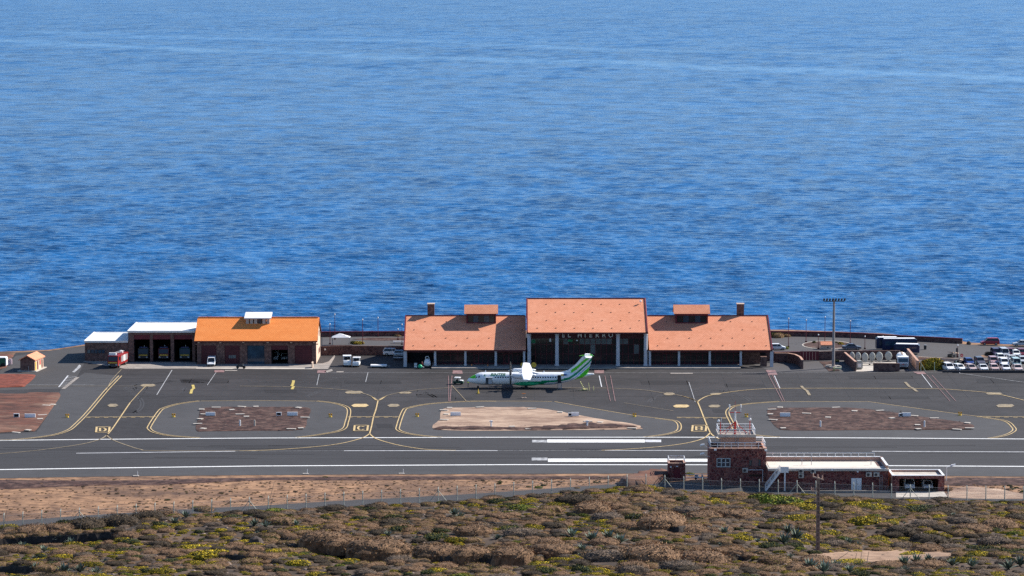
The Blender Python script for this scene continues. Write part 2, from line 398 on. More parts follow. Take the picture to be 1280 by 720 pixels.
def stripe(px, w, mat, lvl='mark', smooth=True, dash=None, off=0.0):
    pts = [P(x, y).xy for x, y in (cat(px, 6) if smooth else px)]
    mb = MARKS.setdefault((mat.name, lvl), (MB(), mat, lvl))[0]
    # resample for dashes
    segs = []
    if dash:
        L_ = [0]; 
        for a, b in zip(pts[:-1], pts[1:]): L_.append(L_[-1] + (b-a).length)
        def at(s):
            for i in range(len(L_)-1):
                if s <= L_[i+1]: return pts[i].lerp(pts[i+1], (s-L_[i])/max(1e-6, L_[i+1]-L_[i]))
            return pts[-1]
        s = 0
        while s < L_[-1]:
            segs.append([at(s), at(min(L_[-1], s+dash[0]))]); s += dash[0]+dash[1]
    else: segs = [pts]
    z = ZL[lvl]
    for sg in segs:
        vs = []; m = len(sg)
        for i in range(m):
            t = (sg[min(m-1, i+1)] - sg[max(0, i-1)]); 
            if t.length < 1e-6: t = Vector((1, 0))
            t.normalize(); nrm = Vector((-t.y, t.x))
            c = sg[i] + nrm*off
            a = c + nrm*w/2; b = c - nrm*w/2; vs += [(a.x, a.y, z), (b.x, b.y, z)]
        mb.add(vs, [(2*i, 2*i+1, 2*i+3, 2*i+2) for i in range(m-1)])
def blob(px, mat, lvl='mark'):
    mb = MARKS.setdefault((mat.name, lvl), (MB(), mat, lvl))[0]; z = ZL[lvl]
    vs = [(*P(x, y).xy, z) for x, y in px]; mb.add(vs, [tuple(range(len(vs)))])

area('apron', [(-900,640),(-300,612),(0,598),(120,596),(320,594),(620,592.5),(900,592),(1280,596),(1700,606),(2300,625),(2200,452),(1700,445),(1400,436.5),(1280,433.5),(1212,431),(1190,428.5),(1100,420.5),(985,418),(700,416),(403,421),(240,425),(106,432.5),(62,438.5),(20,441),(0,462),(-300,470),(-900,500)], asph_apron, 'asph', label='dark asphalt apron in front of the terminal')
# pale roads and parking behind the terminal, left yard
area('car_park', [(966,465),(1190,464.5),(1281,464.5),(1700,466),(1500,440),(1280,434),(1212,431.3),(1190,429),(1100,421),(985,418.6),(900,418),(900,440)], asph_far, 'mid', label='grey car park and road by the shore')
area('road', [(403,422),(510,420),(510,436),(403,436)], asph_far, 'mid', label='grey road behind the boundary wall')
area('pavement', [(0,488),(0,464),(20,445),(62,439),(106,433),(106,453),(97,470),(77,486)], asph_road, 'mid', label='grey asphalt yard around the small hut')
# runway
RW = [(-900,628),(-300,610),(0,598),(120,596),(320,594),(620,592.5),(900,592),(1280,596),(1700,606),(2300,625)]
RE_near = [(-900,612),(-300,596),(0,587.5),(100,586),(320,583),(640,581.3),(900,581.5),(1280,583.5),(1700,590),(2300,603)]
RE_far = [(-900,566),(-300,556),(0,551),(100,549.8),(320,548),(640,547),(900,547),(1100,548),(1280,549.2),(1700,553),(2300,562)]
area('runway', RE_far + RE_near[::-1], asph_run, 'run', label='grey runway with faint lengthwise tyre streaks')
area('runway_shoulder', RE_near + RW[::-1], asph_shoulder, 'mid', label='paler asphalt shoulder along the near runway edge')
stripe(RE_far, 0.7, paint_w, 'mark', smooth=False)
stripe(RE_near, 0.8, paint_w, 'mark', smooth=False)
for a, b in (((95,567),(294,564.5)), ((430,563.9),(622,563.7)), ((756,563.4),(886,563.6)), ((1090,564.6),(1285,565.4)), ((886,563.6),(955,563.8)), ((-240,573),(-40,569))):
    stripe([a, b], 0.5, paint_c, 'mark', smooth=False)
stripe([(294,564.5),(430,563.9)], 0.12, paint_wf, 'mark', smooth=False); stripe([(622,563.7),(756,563.4)], 0.18, paint_wf, 'mark', smooth=False)
def block(x0, x1, y0, y1, mat): blob([(x0,y0),(x1,y0),(x1,y1),(x0,y1)], mat)
block(684,806,549.8,553.6,paint_w); block(665,683.5,550.4,553.6,paint_wf); block(806.5,826.5,550,553.2,paint_c)
block(685,834,573.7,577.8,paint_w); block(664.5,684.5,572.6,576,paint_wf)
block(834.5,886,574,577.6,paint_w); block(-150,-5,556,560,paint_w)

# lighter shoulders round the islands (one closed loop each), with soil inside
loops = {
 'D1': [(250,501.5),(225,505),(207,510),(200,514.5),(188,532.5),(188,537),(195,541),(215,545),(250,547.9),(370,547.3),(400,543),(427,538),(433,527),(435.5,513.5),(430,508),(415,504),(395,501.6),(385,501.4),(320,501)],
 'D2': [(620,502),(585,502.2),(540,505),(512,510),(505,514.5),(498.5,532.5),(499,538),(510,542),(530,545),(553,547.3),(806,547),(825,544.6),(839,542),(848.5,538.5),(850,532),(846,526.5),(792,519.7),(740,511),(692,502.4)],
 'D3': [(1083,502.3),(975,502.3),(942,504.6),(922,507.3),(913,511),(910,517),(915,528),(921,538.4),(938,543.3),(975,547),(1237,549),(1257,544.5),(1268,539),(1267,534),(1257,526.5),(1198,518),(1135.6,509.6)]}
dsp = {'D1': 'left', 'D2': 'middle', 'D3': 'right'}
for k, L_ in loops.items():
    area('taxiway_shoulder', L_, asph_shoulder, 'mid', label='pale asphalt shoulder loop round the %s soil island' % dsp[k])
area('taxiway_shoulder', [(-300,560),(0,551),(25,549.5),(62,545.5),(85,539),(97,529.5),(112,514),(133,489),(151,470),(106,466),(100,470),(76,487),(67,508),(46,540),(0,543),(-300,550)], asph_shoulder, 'mid', label='pale asphalt shoulder beside the leftmost taxiway')
def dbl(px, single=False):
    stripe(px, 0.21, paint_y, 'mark', off=0.22)
    if not single: stripe(px, 0.21, paint_y, 'mark', off=-0.45)
dbl([(370,547.3),(400,543.3),(427,537.5),(433,527),(435.5,513.5),(430,508),(415,504),(395,501.6)]); dbl([(395,501.6),(320,501),(250,501.5)], True)
dbl([(250,501.5),(225,505),(207,510),(200,514.5),(188,532.5),(188,537),(195,541),(215,545),(250,547.6)])
dbl([(620,502),(585,502.2),(540,505),(512,510),(505,514.5),(498.5,532.5),(499,538),(510,542),(530,545),(553,547)])
dbl([(620,502),(660,502),(690,502.4)], True); dbl([(692,502.4),(740,511),(792,519.7),(820,523)], True)
dbl([(820,523),(836,525),(846,527),(850,532),(848.5,538.5),(839,542),(825,544.6),(806,546.8)])
dbl([(1083,502.3),(1030,502.1),(975,502.3)], True); dbl([(975,502.3),(942,504.6),(922,507.3),(913,511),(910,517),(915,528),(921,538.4),(938,543.3),(975,546.8)])
dbl([(1083,502.3),(1135.6,509.6),(1198,518),(1230,522)], True); dbl([(1230,522),(1257,526.5),(1267,534),(1268,539),(1257,544.5),(1237,548.5)])
dbl([(151,470),(133,489),(112,514),(97,529.5),(85,538.7),(62.5,545),(25,549.5),(0,550.8)]); stripe([(0,551),(-100,553)],0.3,paint_y)
# taxiway centre lines
def tl(px, w=0.26, m=paint_y): stripe(px, w, m, 'mark2')
tl([(186,482),(180,485),(162.5,504)], .14); tl([(162.5,504),(150,522.5),(140,537),(135,543)])
tl([(135,543),(125,549.5),(100,556),(50,563),(0,567.5),(-60,570)], 0.3, paint_yf); tl([(135,543),(134,545),(142.5,551),(160,557.5),(175,562),(195,563.9),(320,564)], 0.3, paint_yf)
tl([(472.5,501),(470,512),(467,521),(464.5,533),(462,542.5)])
tl([(300,483),(350,483.6),(400,485.5),(432.5,488),(450,491),(465,496),(472.5,501)], 0.26, paint_yf); tl([(472.5,501),(482,495.5),(500,491),(525,487.5),(550,485.7),(572,485),(650,485),(740.6,485.5),(764,485.7),(801.5,487.6),(829.7,491.6),(853,495.3),(865,499),(872,502.8)], 0.26, paint_yf)
tl([(462,542.5),(452.5,548),(425,555),(387.5,559.5),(337.5,563),(300,563.9)], 0.3); tl([(462,542.5),(470,548.7),(490,555),(512.5,559.5),(537,562.5),(570,563.5)], 0.3)
tl([(872,502.8),(875,510),(879,520.4),(884,533),(887.8,541.5)]); tl([(872,502.8),(876,499.5),(886,495),(909,490.9),(942,487.3),(991,485.8),(1155,486.2),(1204.5,488.5),(1244,492.5),(1280,500.7),(1340,515)], 0.28)
tl([(853,495.3),(865,499),(872,502.8)], 0.34); tl([(465,496),(472.5,501),(482,495.5)], 0.34)
tl([(887.8,541.5),(879,548.5),(857.8,554.4),(822.6,559),(775.8,562.4),(752,563.3)], 0.3); tl([(887.8,541.5),(893,546),(905,551),(930,557)], 0.3)
tl([(-20,483),(186,483)],0.2,paint_yf)
# holding positions
for a, b in (((107.5,522.2),(195,521.6)), ((435,521.7),(500,521.7)), ((846,522.4),(911,523)), ((1221,521.3),(1290,522))):
    stripe([a, b], 0.3, paint_y, 'mark2', smooth=False, off=0.45); stripe([a, b], 0.3, paint_y, 'mark2', smooth=False, off=-0.45, dash=(0.9,0.9))
def letter_mark(x0, x1, y0, y1, ch):
    for a, b in (((x0,y0),(x1,y0)), ((x1,y0),(x1-1,y1)), ((x1-1,y1),(x0-1,y1)), ((x0-1,y1),(x0,y0))): stripe([a, b], 0.4, paint_y, 'mark2', smooth=False)
    cx = (x0+x1)/2-0.5; cy = (y0+y1)/2; w = (x1-x0)*0.22; h = (y1-y0)*0.3
    S = {'D': [[(-1,-1),(0.3,-1),(1,-.4),(1,.4),(0.3,1),(-1,1),(-1,-1)]], 'C': [[(1,-.7),(.4,-1),(-.6,-1),(-1,-.4),(-1,.4),(-.6,1),(.4,1),(1,.7)]],
         'B': [[(-1,-1),(.6,-1),(1,-.5),(.6,0),(-1,0)], [(.6,0),(1,.5),(.6,1),(-1,1),(-1,-1)]]}[ch]
    for s in S: stripe([(cx+w*u, cy+h*v) for u, v in s], 0.42, paint_y, 'mark2', smooth=False)
letter_mark(121,137,534,540.8,'D'); letter_mark(443.5,460,532,539,'C'); letter_mark(866,883,532,539.6,'B')
def worn(x0, x1, y0, y1, mat=paint_y): blob([(x0+2,y0),(x1-2,y0),(x1+1,(y0+y1)/2),(x1-3,y1),(x0+1,y1),(x0-2,(y0+y1)/2)], mat)
worn(136,147,505.2,509,paint_yf); worn(441,460,505.3,509.1); worn(486,499,505.4,508.9,paint_yf); worn(843,861,506.2,509.8); worn(887,900,506.4,509.6,paint_yf)
worn(1247,1267,505.6,509.4,paint_yf); worn(1234,1252,491,493.6,paint_yf); worn(177,194,480.5,483.6,paint_yf); worn(433,453,489.2,492.4,paint_yf); worn(500,514,490.2,492.4,paint_yf); worn(831,843,491.2,494.4,paint_yf); worn(889,901,491.6,494,paint_yf)
for pts, m_ in (([(241,481.5),(242.2,486),(239.8,487.5),(238.5,492.5)], paint_ys), ([(367,476),(366,481),(364.5,482.5),(367,483.5),(365,487)], paint_ys),
            ([(1001.5,482.8),(1005.5,487),(1008.5,488.5),(1012,494.5)], paint_yf), ([(1131.5,478),(1137,484),(1140,485),(1146.5,490)], paint_yf)):
    stripe(pts, .6, m_, 'mark2', smooth=False)
# thin guide lines across the apron
for a, b, w, m_ in (((749,470),(752,484),.22,paint_c), ((756,470),(763,502),.13,paint_r), ((763,470),(769,502),.14,paint_r), ((560.5,470),(561,502),.13,paint_r), ((565,470),(562.5,502),.15,paint_r),
    ((960,468),(978,502),.13,paint_r), ((965,468),(980.7,502),.13,paint_r), ((968,470),(975,486),.18,paint_c), ((1152,468),(1165,485),.16,paint_c), ((1158.5,469),(1187.4,501.7),.13,paint_r), ((1165,469.5),(1194.6,501.7),.13,paint_r),
    ((861,478),(869,503),.15,paint_wf), ((215,463),(196,494),.2,paint_wf), ((270,466),(259,482),.15,paint_wf), ((399,468),(396,482),.15,paint_wf), ((460,466),(457,478),.15,paint_wf), ((1200,467),(1195,463),.2,paint_c), ((400,466.2),(1190,466.4),.14,paint_wf), ((1200,467),(1285,479),.22,paint_wf), ((0,481),(118,481.5),.2,paint_wf), ((563,480),(583,502),.15,paint_yf), ((780,504),(842,514),.15,paint_yf)):
    stripe([a, b], w, m_, 'mark2', smooth=False)
for q in ([(397,463.2),(408,463.2),(407,466.6),(396,466.6)], [(566,463.4),(577.5,463.4),(578.5,467.4),(565.5,467.4)], [(743,463.2),(755,463.2),(755,467),(743,467)], [(957,463),(969,463),(972,469),(961,469)], [(1141,465),(1155,465),(1158,468),(1147,468)], [(268,463),(281,463),(280,465.8),(268,465.8)]):
    blob(q, paint_r)
for q in ([(280,463),(297,463),(296,464),(280,464)], [(405,464.5),(415,461.5),(416,464),(409,466)], [(421,464.5),(430,464.5),(429,465.8),(420,465.8)], [(838,466.5),(866,466.5),(866,467.6),(838,467.6)]):
    blob(q, concrete)
# hatched paint beside the yard
stripe([(85,470),(73.5,484.3)], 0.3, paint_c, 'mark2', smooth=False); stripe([(97,472),(79,486.6)], .8, concrete, 'mark2', smooth=False)
for k in range(8):
    t = k/7; stripe([(85.5-11.5*t, 470.5+13.3*t), (96-12.5*t, 471.4+12.6*t)], 0.16, paint_c, 'mark2', smooth=False)
blob([(99,456),(96,460),(90,465.5),(93,466),(99,461),(101,459),(101,457)], paint_wf)
tl([(152,462),(140,475),(133,488)],0.15,paint_yf)
# slab joints, patch repairs and tyre marks worn into the apron
seam = M('asphalt_seam', (0.030,0.029,0.031), .8, .3, .4); tyre_mark = M('tyre_mark', (0.030,0.029,0.030), .8, col2=(0.052,0.050,0.053), scale=.5, fac=(.3,.6))
for yy in (468.5, 473.2, 478.6, 488.5, 495.5): stripe([(120,yy),(1285,yy+.4)], .12, seam, 'mid', smooth=False)
for xx in range(150, 1280, 47):
    dx_ = (xx-640)*.055; stripe([(xx,467),(xx+dx_,500.8)], .12, seam, 'mid', smooth=False)
tr_ = random.Random(4)
for px, py, w_, h_ in ((225,474,60,5),(330,487,40,4),(430,476,70,4),(520,493,46,4),(620,470,50,4),(800,476,60,5),(905,480,50,4),(1060,470,80,4),(1100,496,60,3),(1220,474,70,5),(560,497,30,2.5),(150,512,20,4),(470,530,20,5),(890,512,14,4)):
    blob([(px,py),(px+w_,py),(px+w_+2,py+h_),(px+2,py+h_)], patch_m, 'mid')
for cx_, cy_, rx_, ry_, a0_, a1_ in ((215,492,60,16,3.4,5.4),(225,490,45,12,3.2,5.2),(240,496,80,20,3.4,5.0),(150,505,26,14,5.2,7.2),(470,505,90,24,3.5,4.6),(478,505,70,20,4.7,5.9),(640,500,130,14,3.6,5.6),(660,503,160,19,3.8,5.2),(860,508,80,22,4.9,6.0),(880,508,70,20,3.4,4.6),(1000,505,150,20,3.5,5.5),(1180,512,110,25,4.6,6.1),(200,485,30,7,0,4.2),(360,470,60,8,.2,2.8)):
    for o_ in (0, 1.2): stripe([(cx_+(rx_+o_*3)*math.cos(a0_+(a1_-a0_)*k/10), cy_+(ry_+o_)*math.sin(a0_+(a1_-a0_)*k/10)) for k in range(11)], .35, tyre_mark, 'mid')
for k in range(26):
    x_ = tr_.uniform(-50, 1150); y_ = 565+tr_.choice((-7,-5,-3,3,5,7))+tr_.uniform(-1,1); stripe([(x_,y_),(x_+tr_.uniform(60,240),y_+tr_.uniform(-.6,.6))], tr_.uniform(.25,.6), tyre_mark2, 'isle', smooth=False)
for (mn, lvl), (mb, mat, _) in MARKS.items():
    o = mb.build('runway_marking' if mat in (paint_w, paint_c) else 'asphalt_seam' if mat in (seam, tyre_mark, tyre_mark2, patch_m) else 'taxiway_marking', mat, fix=False); o['kind'] = 'structure'
    for p in o.data.polygons:
        pass
# flip downward faces
for o in list(scene.objects):
    if o.name.startswith(('runway_marking','taxiway_marking','asphalt_seam')):
        bm = bmesh.new(); bm.from_mesh(o.data)
        for f in bm.faces:
            f.normal_update()
            if f.normal.z < 0: f.normal_flip()
        bm.to_mesh(o.data); bm.free()

# soil islands: gently domed, uneven gravel
def island(name, px, mat, h, label, lvl='isle', rough=0.10, step=1.2, seed=0):
    pts = [P(x, y).xy for x, y in cat(px, 4, True)]
    bm = bmesh.new(); vs = [bm.verts.new((p.x, p.y, 0)) for p in pts]; bm.faces.new(vs)
    x0, x1 = min(p.x for p in pts), max(p.x for p in pts); y0, y1 = min(p.y for p in pts), max(p.y for p in pts)
    x = x0 + step
    while x < x1:
        bmesh.ops.bisect_plane(bm, geom=bm.verts[:]+bm.edges[:]+bm.faces[:], plane_co=(x,0,0), plane_no=(1,0,0)); x += step
    y = y0 + step
    while y < y1:
        bmesh.ops.bisect_plane(bm, geom=bm.verts[:]+bm.edges[:]+bm.faces[:], plane_co=(0,y,0), plane_no=(0,1,0)); y += step
    r_ = random.Random(seed); bm.verts.ensure_lookup_table()
    for v in bm.verts:
        edge = v.is_boundary
        v.co.z = ZL[lvl] + (0 if edge else h + r_.uniform(0, rough))
    for f in bm.faces:
        f.normal_update()
        if f.normal.z < 0: f.normal_flip()
        f.smooth = True
    me = bpy.data.meshes.new(name); bm.to_mesh(me); bm.free(); me.materials.append(mat)
    return struct(link(name, me), label)
island('soil', [(245,538),(249,520),(252,511.5),(270,509.3),(320,509),(372,509.3),(388,511.5),(384,524),(376,537.3),(320,538.6),(262,539.4)], soil_dark, 0.05, 'dark volcanic gravel island, leftmost of the three')
island('soil', [(551,537.8),(550,524),(554,511.5),(580,509.8),(663,509.8),(703,515.5),(760,526),(797,531.6),(800,534.5),(795,537),(700,538)], soil_sand, 0.04, 'pale sandy soil island in the middle')
island('soil', [(960,511.8),(973,510.2),(1070,510.5),(1142,519.8),(1211,529.6),(1214,536.5),(1200,537.4),(1089.7,537.8),(991,538.4),(971.5,535),(961,522)], soil_dark, 0.05, 'dark red gravel island, right of the three', seed=2)
island('soil', [(552,537.9),(556,534),(600,534.5),(640,535.5),(690,533),(735,530),(790,533.5),(797,535),(700,538)], soil_dark, 0.2, 'dark gravel strip along the sandy island', rough=0.2, seed=4)
island('soil', [(-60,545),(-60,493),(0,493),(50,491.5),(75,492.5),(67,508),(46,537),(36,539),(0,541)], soil_red, 0.15, 'reddish brown soil beside the leftmost taxiway', step=1.6)
island('soil', [(-80,490),(-80,468.5),(0,468.3),(38,468.8),(44,471),(33,481.5),(28,484),(0,485)], soil_brick, 0.15, 'brick red soil bed below the small hut', step=1.6)
island('soil', [(-80,466),(-60,447),(0,443),(17,444),(10,452),(0,462)], soil_red, 0.1, 'reddish soil patch left of the small hut', step=1.6)
# ================================================================ buildings
def glass_mat(name, col=(0.012,0.014,0.018), rough=0.12, spec=0.5):
    return M(name, col, rough, 0.3, 0.5, spec=spec)
glass = glass_mat('dark_glass'); glass_b = glass_mat('blue_glass', (0.02,0.05,0.08)); glass_pale = glass_mat('pale_blind_glass', (0.09,0.12,0.13), 0.3)
glass_car = glass_mat('car_glass', (0.015,0.02,0.028), 0.06)
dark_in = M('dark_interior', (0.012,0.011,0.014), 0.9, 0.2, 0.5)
maroon = M('maroon_paint', (0.13,0.018,0.028), 0.55, 0.15, 0.7)
maroon_d = M('maroon_metal', (0.075,0.014,0.02), 0.5, 0.15, 0.7)
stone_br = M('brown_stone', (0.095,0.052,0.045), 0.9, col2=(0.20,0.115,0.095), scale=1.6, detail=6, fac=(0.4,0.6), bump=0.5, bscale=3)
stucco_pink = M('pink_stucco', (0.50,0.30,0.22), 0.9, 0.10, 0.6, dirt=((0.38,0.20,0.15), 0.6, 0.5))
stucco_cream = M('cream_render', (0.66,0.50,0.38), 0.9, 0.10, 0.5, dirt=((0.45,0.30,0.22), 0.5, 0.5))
white_roof = M('white_roof_sheet', (0.74,0.73,0.70), 0.7, 0.05, 0.25, dirt=((0.50,0.46,0.42), 0.18, 0.5), stretch=(1,0.4,1))
white_m = M('white_paint', (0.78,0.78,0.78), 0.5, 0.06, 0.8, dirt=((0.5,0.48,0.45), 1.2, 0.3))
lilac_col = M('column_pale_paint', (0.50,0.50,0.54), 0.7, 0.08, 1.0)
metal_g = M('grey_metal', (0.33,0.33,0.34), 0.5, 0.12, 1.5, metal=0.3)
metal_d = M('dark_metal', (0.05,0.05,0.055), 0.5, 0.2, 1.5)
black_m = M('black_rubber', (0.015,0.015,0.016), 0.85, 0.2, 3)
red_m = M('red_paint', (0.55,0.03,0.025), 0.45, 0.1, 1.5)
orange_m = M('orange_paint', (0.75,0.22,0.03), 0.5, 0.1, 1.5)
green_m = M('green_paint', (0.02,0.24,0.10), 0.5, 0.1, 1.5)
gold_m = M('yellow_paint', (0.72,0.46,0.06), 0.5, 0.1, 1.5)
def tile_mat(name, c1, c2, dirt):
    m = bpy.data.materials.new(name); m.use_nodes = True; nt = m.node_tree; b = nt.nodes['Principled BSDF']
    N = nt.nodes.new; L = nt.links.new; b.inputs['Roughness'].default_value = 0.85; b.inputs['Specular IOR Level'].default_value = 0.2
    tc = N('ShaderNodeTexCoord'); br = N('ShaderNodeTexBrick'); mp = N('ShaderNodeMapping'); mp.inputs['Scale'].default_value = (1, 1.0, 1)
    L(tc.outputs['Object'], mp.inputs[0]); L(mp.outputs[0], br.inputs[0])
    br.inputs['Color1'].default_value = (*c1, 1); br.inputs['Color2'].default_value = (*c2, 1)
    br.inputs['Mortar'].default_value = tuple([c*0.45 for c in c1] + [1]); br.inputs['Scale'].default_value = 1.0
    br.inputs['Brick Width'].default_value = 0.55; br.inputs['Row Height'].default_value = 0.42; br.inputs['Mortar Size'].default_value = 0.025
    n = N('ShaderNodeTexNoise'); n.inputs['Scale'].default_value = 0.35; n.inputs['Detail'].default_value = 8; n.inputs['Roughness'].default_value = 0.75
    ms = N('ShaderNodeMapping'); ms.inputs['Scale'].default_value = (0.5, 1.0, 1); L(tc.outputs['Object'], ms.inputs[0]); L(ms.outputs[0], n.inputs['Vector'])
    r = N('ShaderNodeMapRange'); r.inputs['From Min'].default_value = 0.42; r.inputs['From Max'].default_value = 0.7; r.inputs['To Max'].default_value = 0.5; L(n.outputs['Fac'], r.inputs['Value'])
    mx = N('ShaderNodeMix'); mx.data_type = 'RGBA'; L(r.outputs[0], mx.inputs[0]); L(br.outputs['Color'], mx.inputs[6]); mx.inputs[7].default_value = (*dirt, 1)
    L(mx.outputs[2], b.inputs['Base Color'])
    bp = N('ShaderNodeBump'); bp.inputs['Strength'].default_value = 0.6; bp.inputs['Distance'].default_value = 0.04; bp.invert = True
    L(br.outputs['Fac'], bp.inputs['Height']); L(bp.outputs[0], b.inputs['Normal'])
    return m
tile_salmon = tile_mat('salmon_roof_tiles', (0.78,0.315,0.18), (0.68,0.265,0.145), (0.80,0.38,0.24))
tile_orange = tile_mat('orange_roof_tiles', (0.93,0.295,0.075), (0.86,0.255,0.060), (0.92,0.33,0.10))
def stone_mat(name, stones, mortar, scale=2.2):
    m = bpy.data.materials.new(name); m.use_nodes = True; nt = m.node_tree; b = nt.nodes['Principled BSDF']
    N = nt.nodes.new; L = nt.links.new; b.inputs['Roughness'].default_value = 0.9; b.inputs['Specular IOR Level'].default_value = 0.15
    tc = N('ShaderNodeTexCoord')
    nz = N('ShaderNodeTexNoise'); nz.inputs['Scale'].default_value = 2.0; L(tc.outputs['Object'], nz.inputs['Vector'])
    ad = N('ShaderNodeMix'); ad.data_type = 'RGBA'; ad.inputs[0].default_value = 0.12; L(tc.outputs['Object'], ad.inputs[6]); L(nz.outputs['Color'], ad.inputs[7])
    v = N('ShaderNodeTexVoronoi'); v.inputs['Scale'].default_value = scale; L(ad.outputs[2], v.inputs['Vector'])
    e = N('ShaderNodeTexVoronoi'); e.feature = 'DISTANCE_TO_EDGE'; e.inputs['Scale'].default_value = scale; L(ad.outputs[2], e.inputs['Vector'])
    sp = N('ShaderNodeSeparateColor'); L(v.outputs['Color'], sp.inputs[0])
    rp = N('ShaderNodeValToRGB'); els = rp.color_ramp.elements; els[0].position = 0; els[0].color = (*stones[0], 1); els[1].position = 1; els[1].color = (*stones[-1], 1)
    for i, c in enumerate(stones[1:-1]): q = els.new((i+1)/(len(stones)-1)); q.color = (*c, 1)
    L(sp.outputs[0], rp.inputs[0])
    lt = N('ShaderNodeMath'); lt.operation = 'LESS_THAN'; lt.inputs[1].default_value = 0.045; L(e.outputs[0], lt.inputs[0])
    mx = N('ShaderNodeMix'); mx.data_type = 'RGBA'; L(lt.outputs[0], mx.inputs[0]); L(rp.outputs[0], mx.inputs[6]); mx.inputs[7].default_value = (*mortar, 1)
    L(mx.outputs[2], b.inputs['Base Color'])
    bp = N('ShaderNodeBump'); bp.inputs['Distance'].default_value = 0.15; bp.inputs['Strength'].default_value = 0.8; L(e.outputs[0], bp.inputs['Height']); L(bp.outputs[0], b.inputs['Normal'])
    return m
stone_tower = stone_mat('red_lava_masonry', [(0.055,0.018,0.020),(0.14,0.034,0.036),(0.21,0.065,0.055),(0.08,0.024,0.028),(0.30,0.12,0.09)], (0.26,0.14,0.12), 2.4)
stone_wall = stone_mat('brown_lava_masonry', [(0.07,0.035,0.035),(0.12,0.06,0.055),(0.17,0.095,0.08),(0.09,0.045,0.045)], (0.16,0.10,0.09), 1.8)

def gable_roof(name, x0, x1, ye, ze, yr, zr, yb, zb, mats, parent, th=0.28, label=None):
    """two slopes: eave (ye, ze), ridge (yr, zr), rear eave (yb, zb); slab of real thickness, fascia in mats[1]"""
    mb = MB()
    prof = [(ye, ze), (yr, zr), (yb, zb), (yb, zb-th), (yr, zr-th*1.1), (ye, ze-th)]
    vs = [(x0, y, z) for y, z in prof] + [(x1, y, z) for y, z in prof]
    mb.add(vs, [(0,6,7,1), (1,7,8,2)], 0)
    mb.add(vs, [(2,8,9,3), (3,9,10,4), (4,10,11,5), (5,11,6,0), (0,1,4,5), (1,2,3,4), (6,11,10,7), (7,10,9,8)], 1)
    return mb.build(name, mats, parent, label=label)
def vents(parent, pts):
    mb = MB().box(-.10,.10,-.10,.10,-.02,.16); me = mb.mesh('roof_vent', metal_d)
    for x, y, z in pts: link('roof_vent', me, parent, (x, y, z))

# ---------------------------------------------------------------- passenger terminal
YF = 687.0; RD = 13.6
T = thing('terminal_building', 'long passenger terminal with salmon tiled gabled roofs and dark glazed front', 'building', (0, YF, 0))
def tx(px): return XA(px, YF, 4)
zw_e, zw_r = ZA(437.5, YF), ZA(394.5, YF+RD)
zh_e, zh_r = ZA(415.5, YF-0.6), ZA(373, YF+RD)
xl0, xl1, xh0, xh1, xr0, xr1 = tx(504.2), tx(657.4), tx(659), tx(809), tx(811.5), tx(966)
hr = XA(657.6, YF+RD, zh_r); 
gable_roof('roof', xl0, xl1, 0, zw_e, RD, zw_r, 2*RD, zw_e, [tile_salmon, maroon_d], T, label='salmon tiled roof of the left wing')
gable_roof('roof', xr0, xr1, 0, zw_e, RD, zw_r, 2*RD, zw_e, [tile_salmon, maroon_d], T, label='salmon tiled roof of the right wing')
gable_roof('roof', xh0-0.1, xh1+0.2, -0.6, zh_e, RD, zh_r, 2*RD+0.6, zh_e, [tile_salmon, maroon_d], T, th=0.35, label='taller salmon tiled roof of the central hall')
def verge(xa, ye, ze, yr, zr, w=0.28, up=0.16):      # raised maroon verge boards
    mb = MB(); 
    for s in (1,): mb.bar((xa, ye, ze+up/2), (xa, yr, zr+up/2), w, up)
    mb.bar((xa, yr, zr+up/2), (xa, 2*yr-ye, ze+up/2), w, up); return mb
for xa, ye, ze, zr in ((xh0, -0.62, zh_e, zh_r), (xh1, -0.62, zh_e, zh_r), (xr1-0.1, -0.02, zw_e, zw_r), (xl0+0.1, -0.02, zw_e, zw_r)):
    verge(xa, ye, ze, RD, zr).build('verge_board', maroon, T)
for xa, xb, zr in ((xh0, xh1, zh_r), (xl0, xl1, zw_r), (xr0, xr1, zw_r)):
    MB().bar((xa+.2, RD, zr+.05), (xb-.2, RD, zr+.05), .35, .16).build('ridge_cap', maroon, T)
GD = 3.2                                            # glazing set back behind the colonnade
ZP = 0.28
pf = MB().box(xl0+6.4, xr1-7.4, -3.3, 2*RD, 0.03, ZP); pf.build('pavement_slab', concrete, T)
# gable end and rear walls
def gable_wall(x, th, ze, zr, mat, inset=0.5):
    prof = [(inset, ZP), (inset, ze-0.42+inset*(zr-ze)/RD), (RD, zr-0.45), (2*RD-inset, ze-0.42+inset*(zr-ze)/RD), (2*RD-inset, ZP)]
    return MB().prism(prof, 'x', x-th/2, x+th/2)
def wall_depth(x, y0, ze, zr, th=.3):
    prof = [(y0, ZP-.25), (y0, ze-0.42+y0*(zr-ze)/RD), (RD, zr-0.45), (2*RD-.5, ze-0.42+.5*(zr-ze)/RD), (2*RD-.5, ZP-.25)]
    return MB().prism(prof, 'x', x-th/2, x+th/2)
wall_depth(xl0+6.9, GD, zw_e, zw_r).build('wall', dark_in, T)
wall_depth(xr1-7.3, GD, zw_e, zw_r).build('wall', stone_br, T)
wall_depth(xh0+.35, 0.6, zh_e, zh_r).build('wall', maroon_d, T)
wall_depth(xh1-.35, 0.6, zh_e, zh_r).build('wall', maroon_d, T)
MB().box(xl0+.4, xr1-.4, 2*RD-1.0, 2*RD-.7, 0.03, zw_e-.5).build('rear_wall', stone_br, T)
MB().box(xl0+.4, xl0+.7, 8, 2*RD-1.02, 0.03, zw_e+1.3).build('side_wall', stone_br, T)
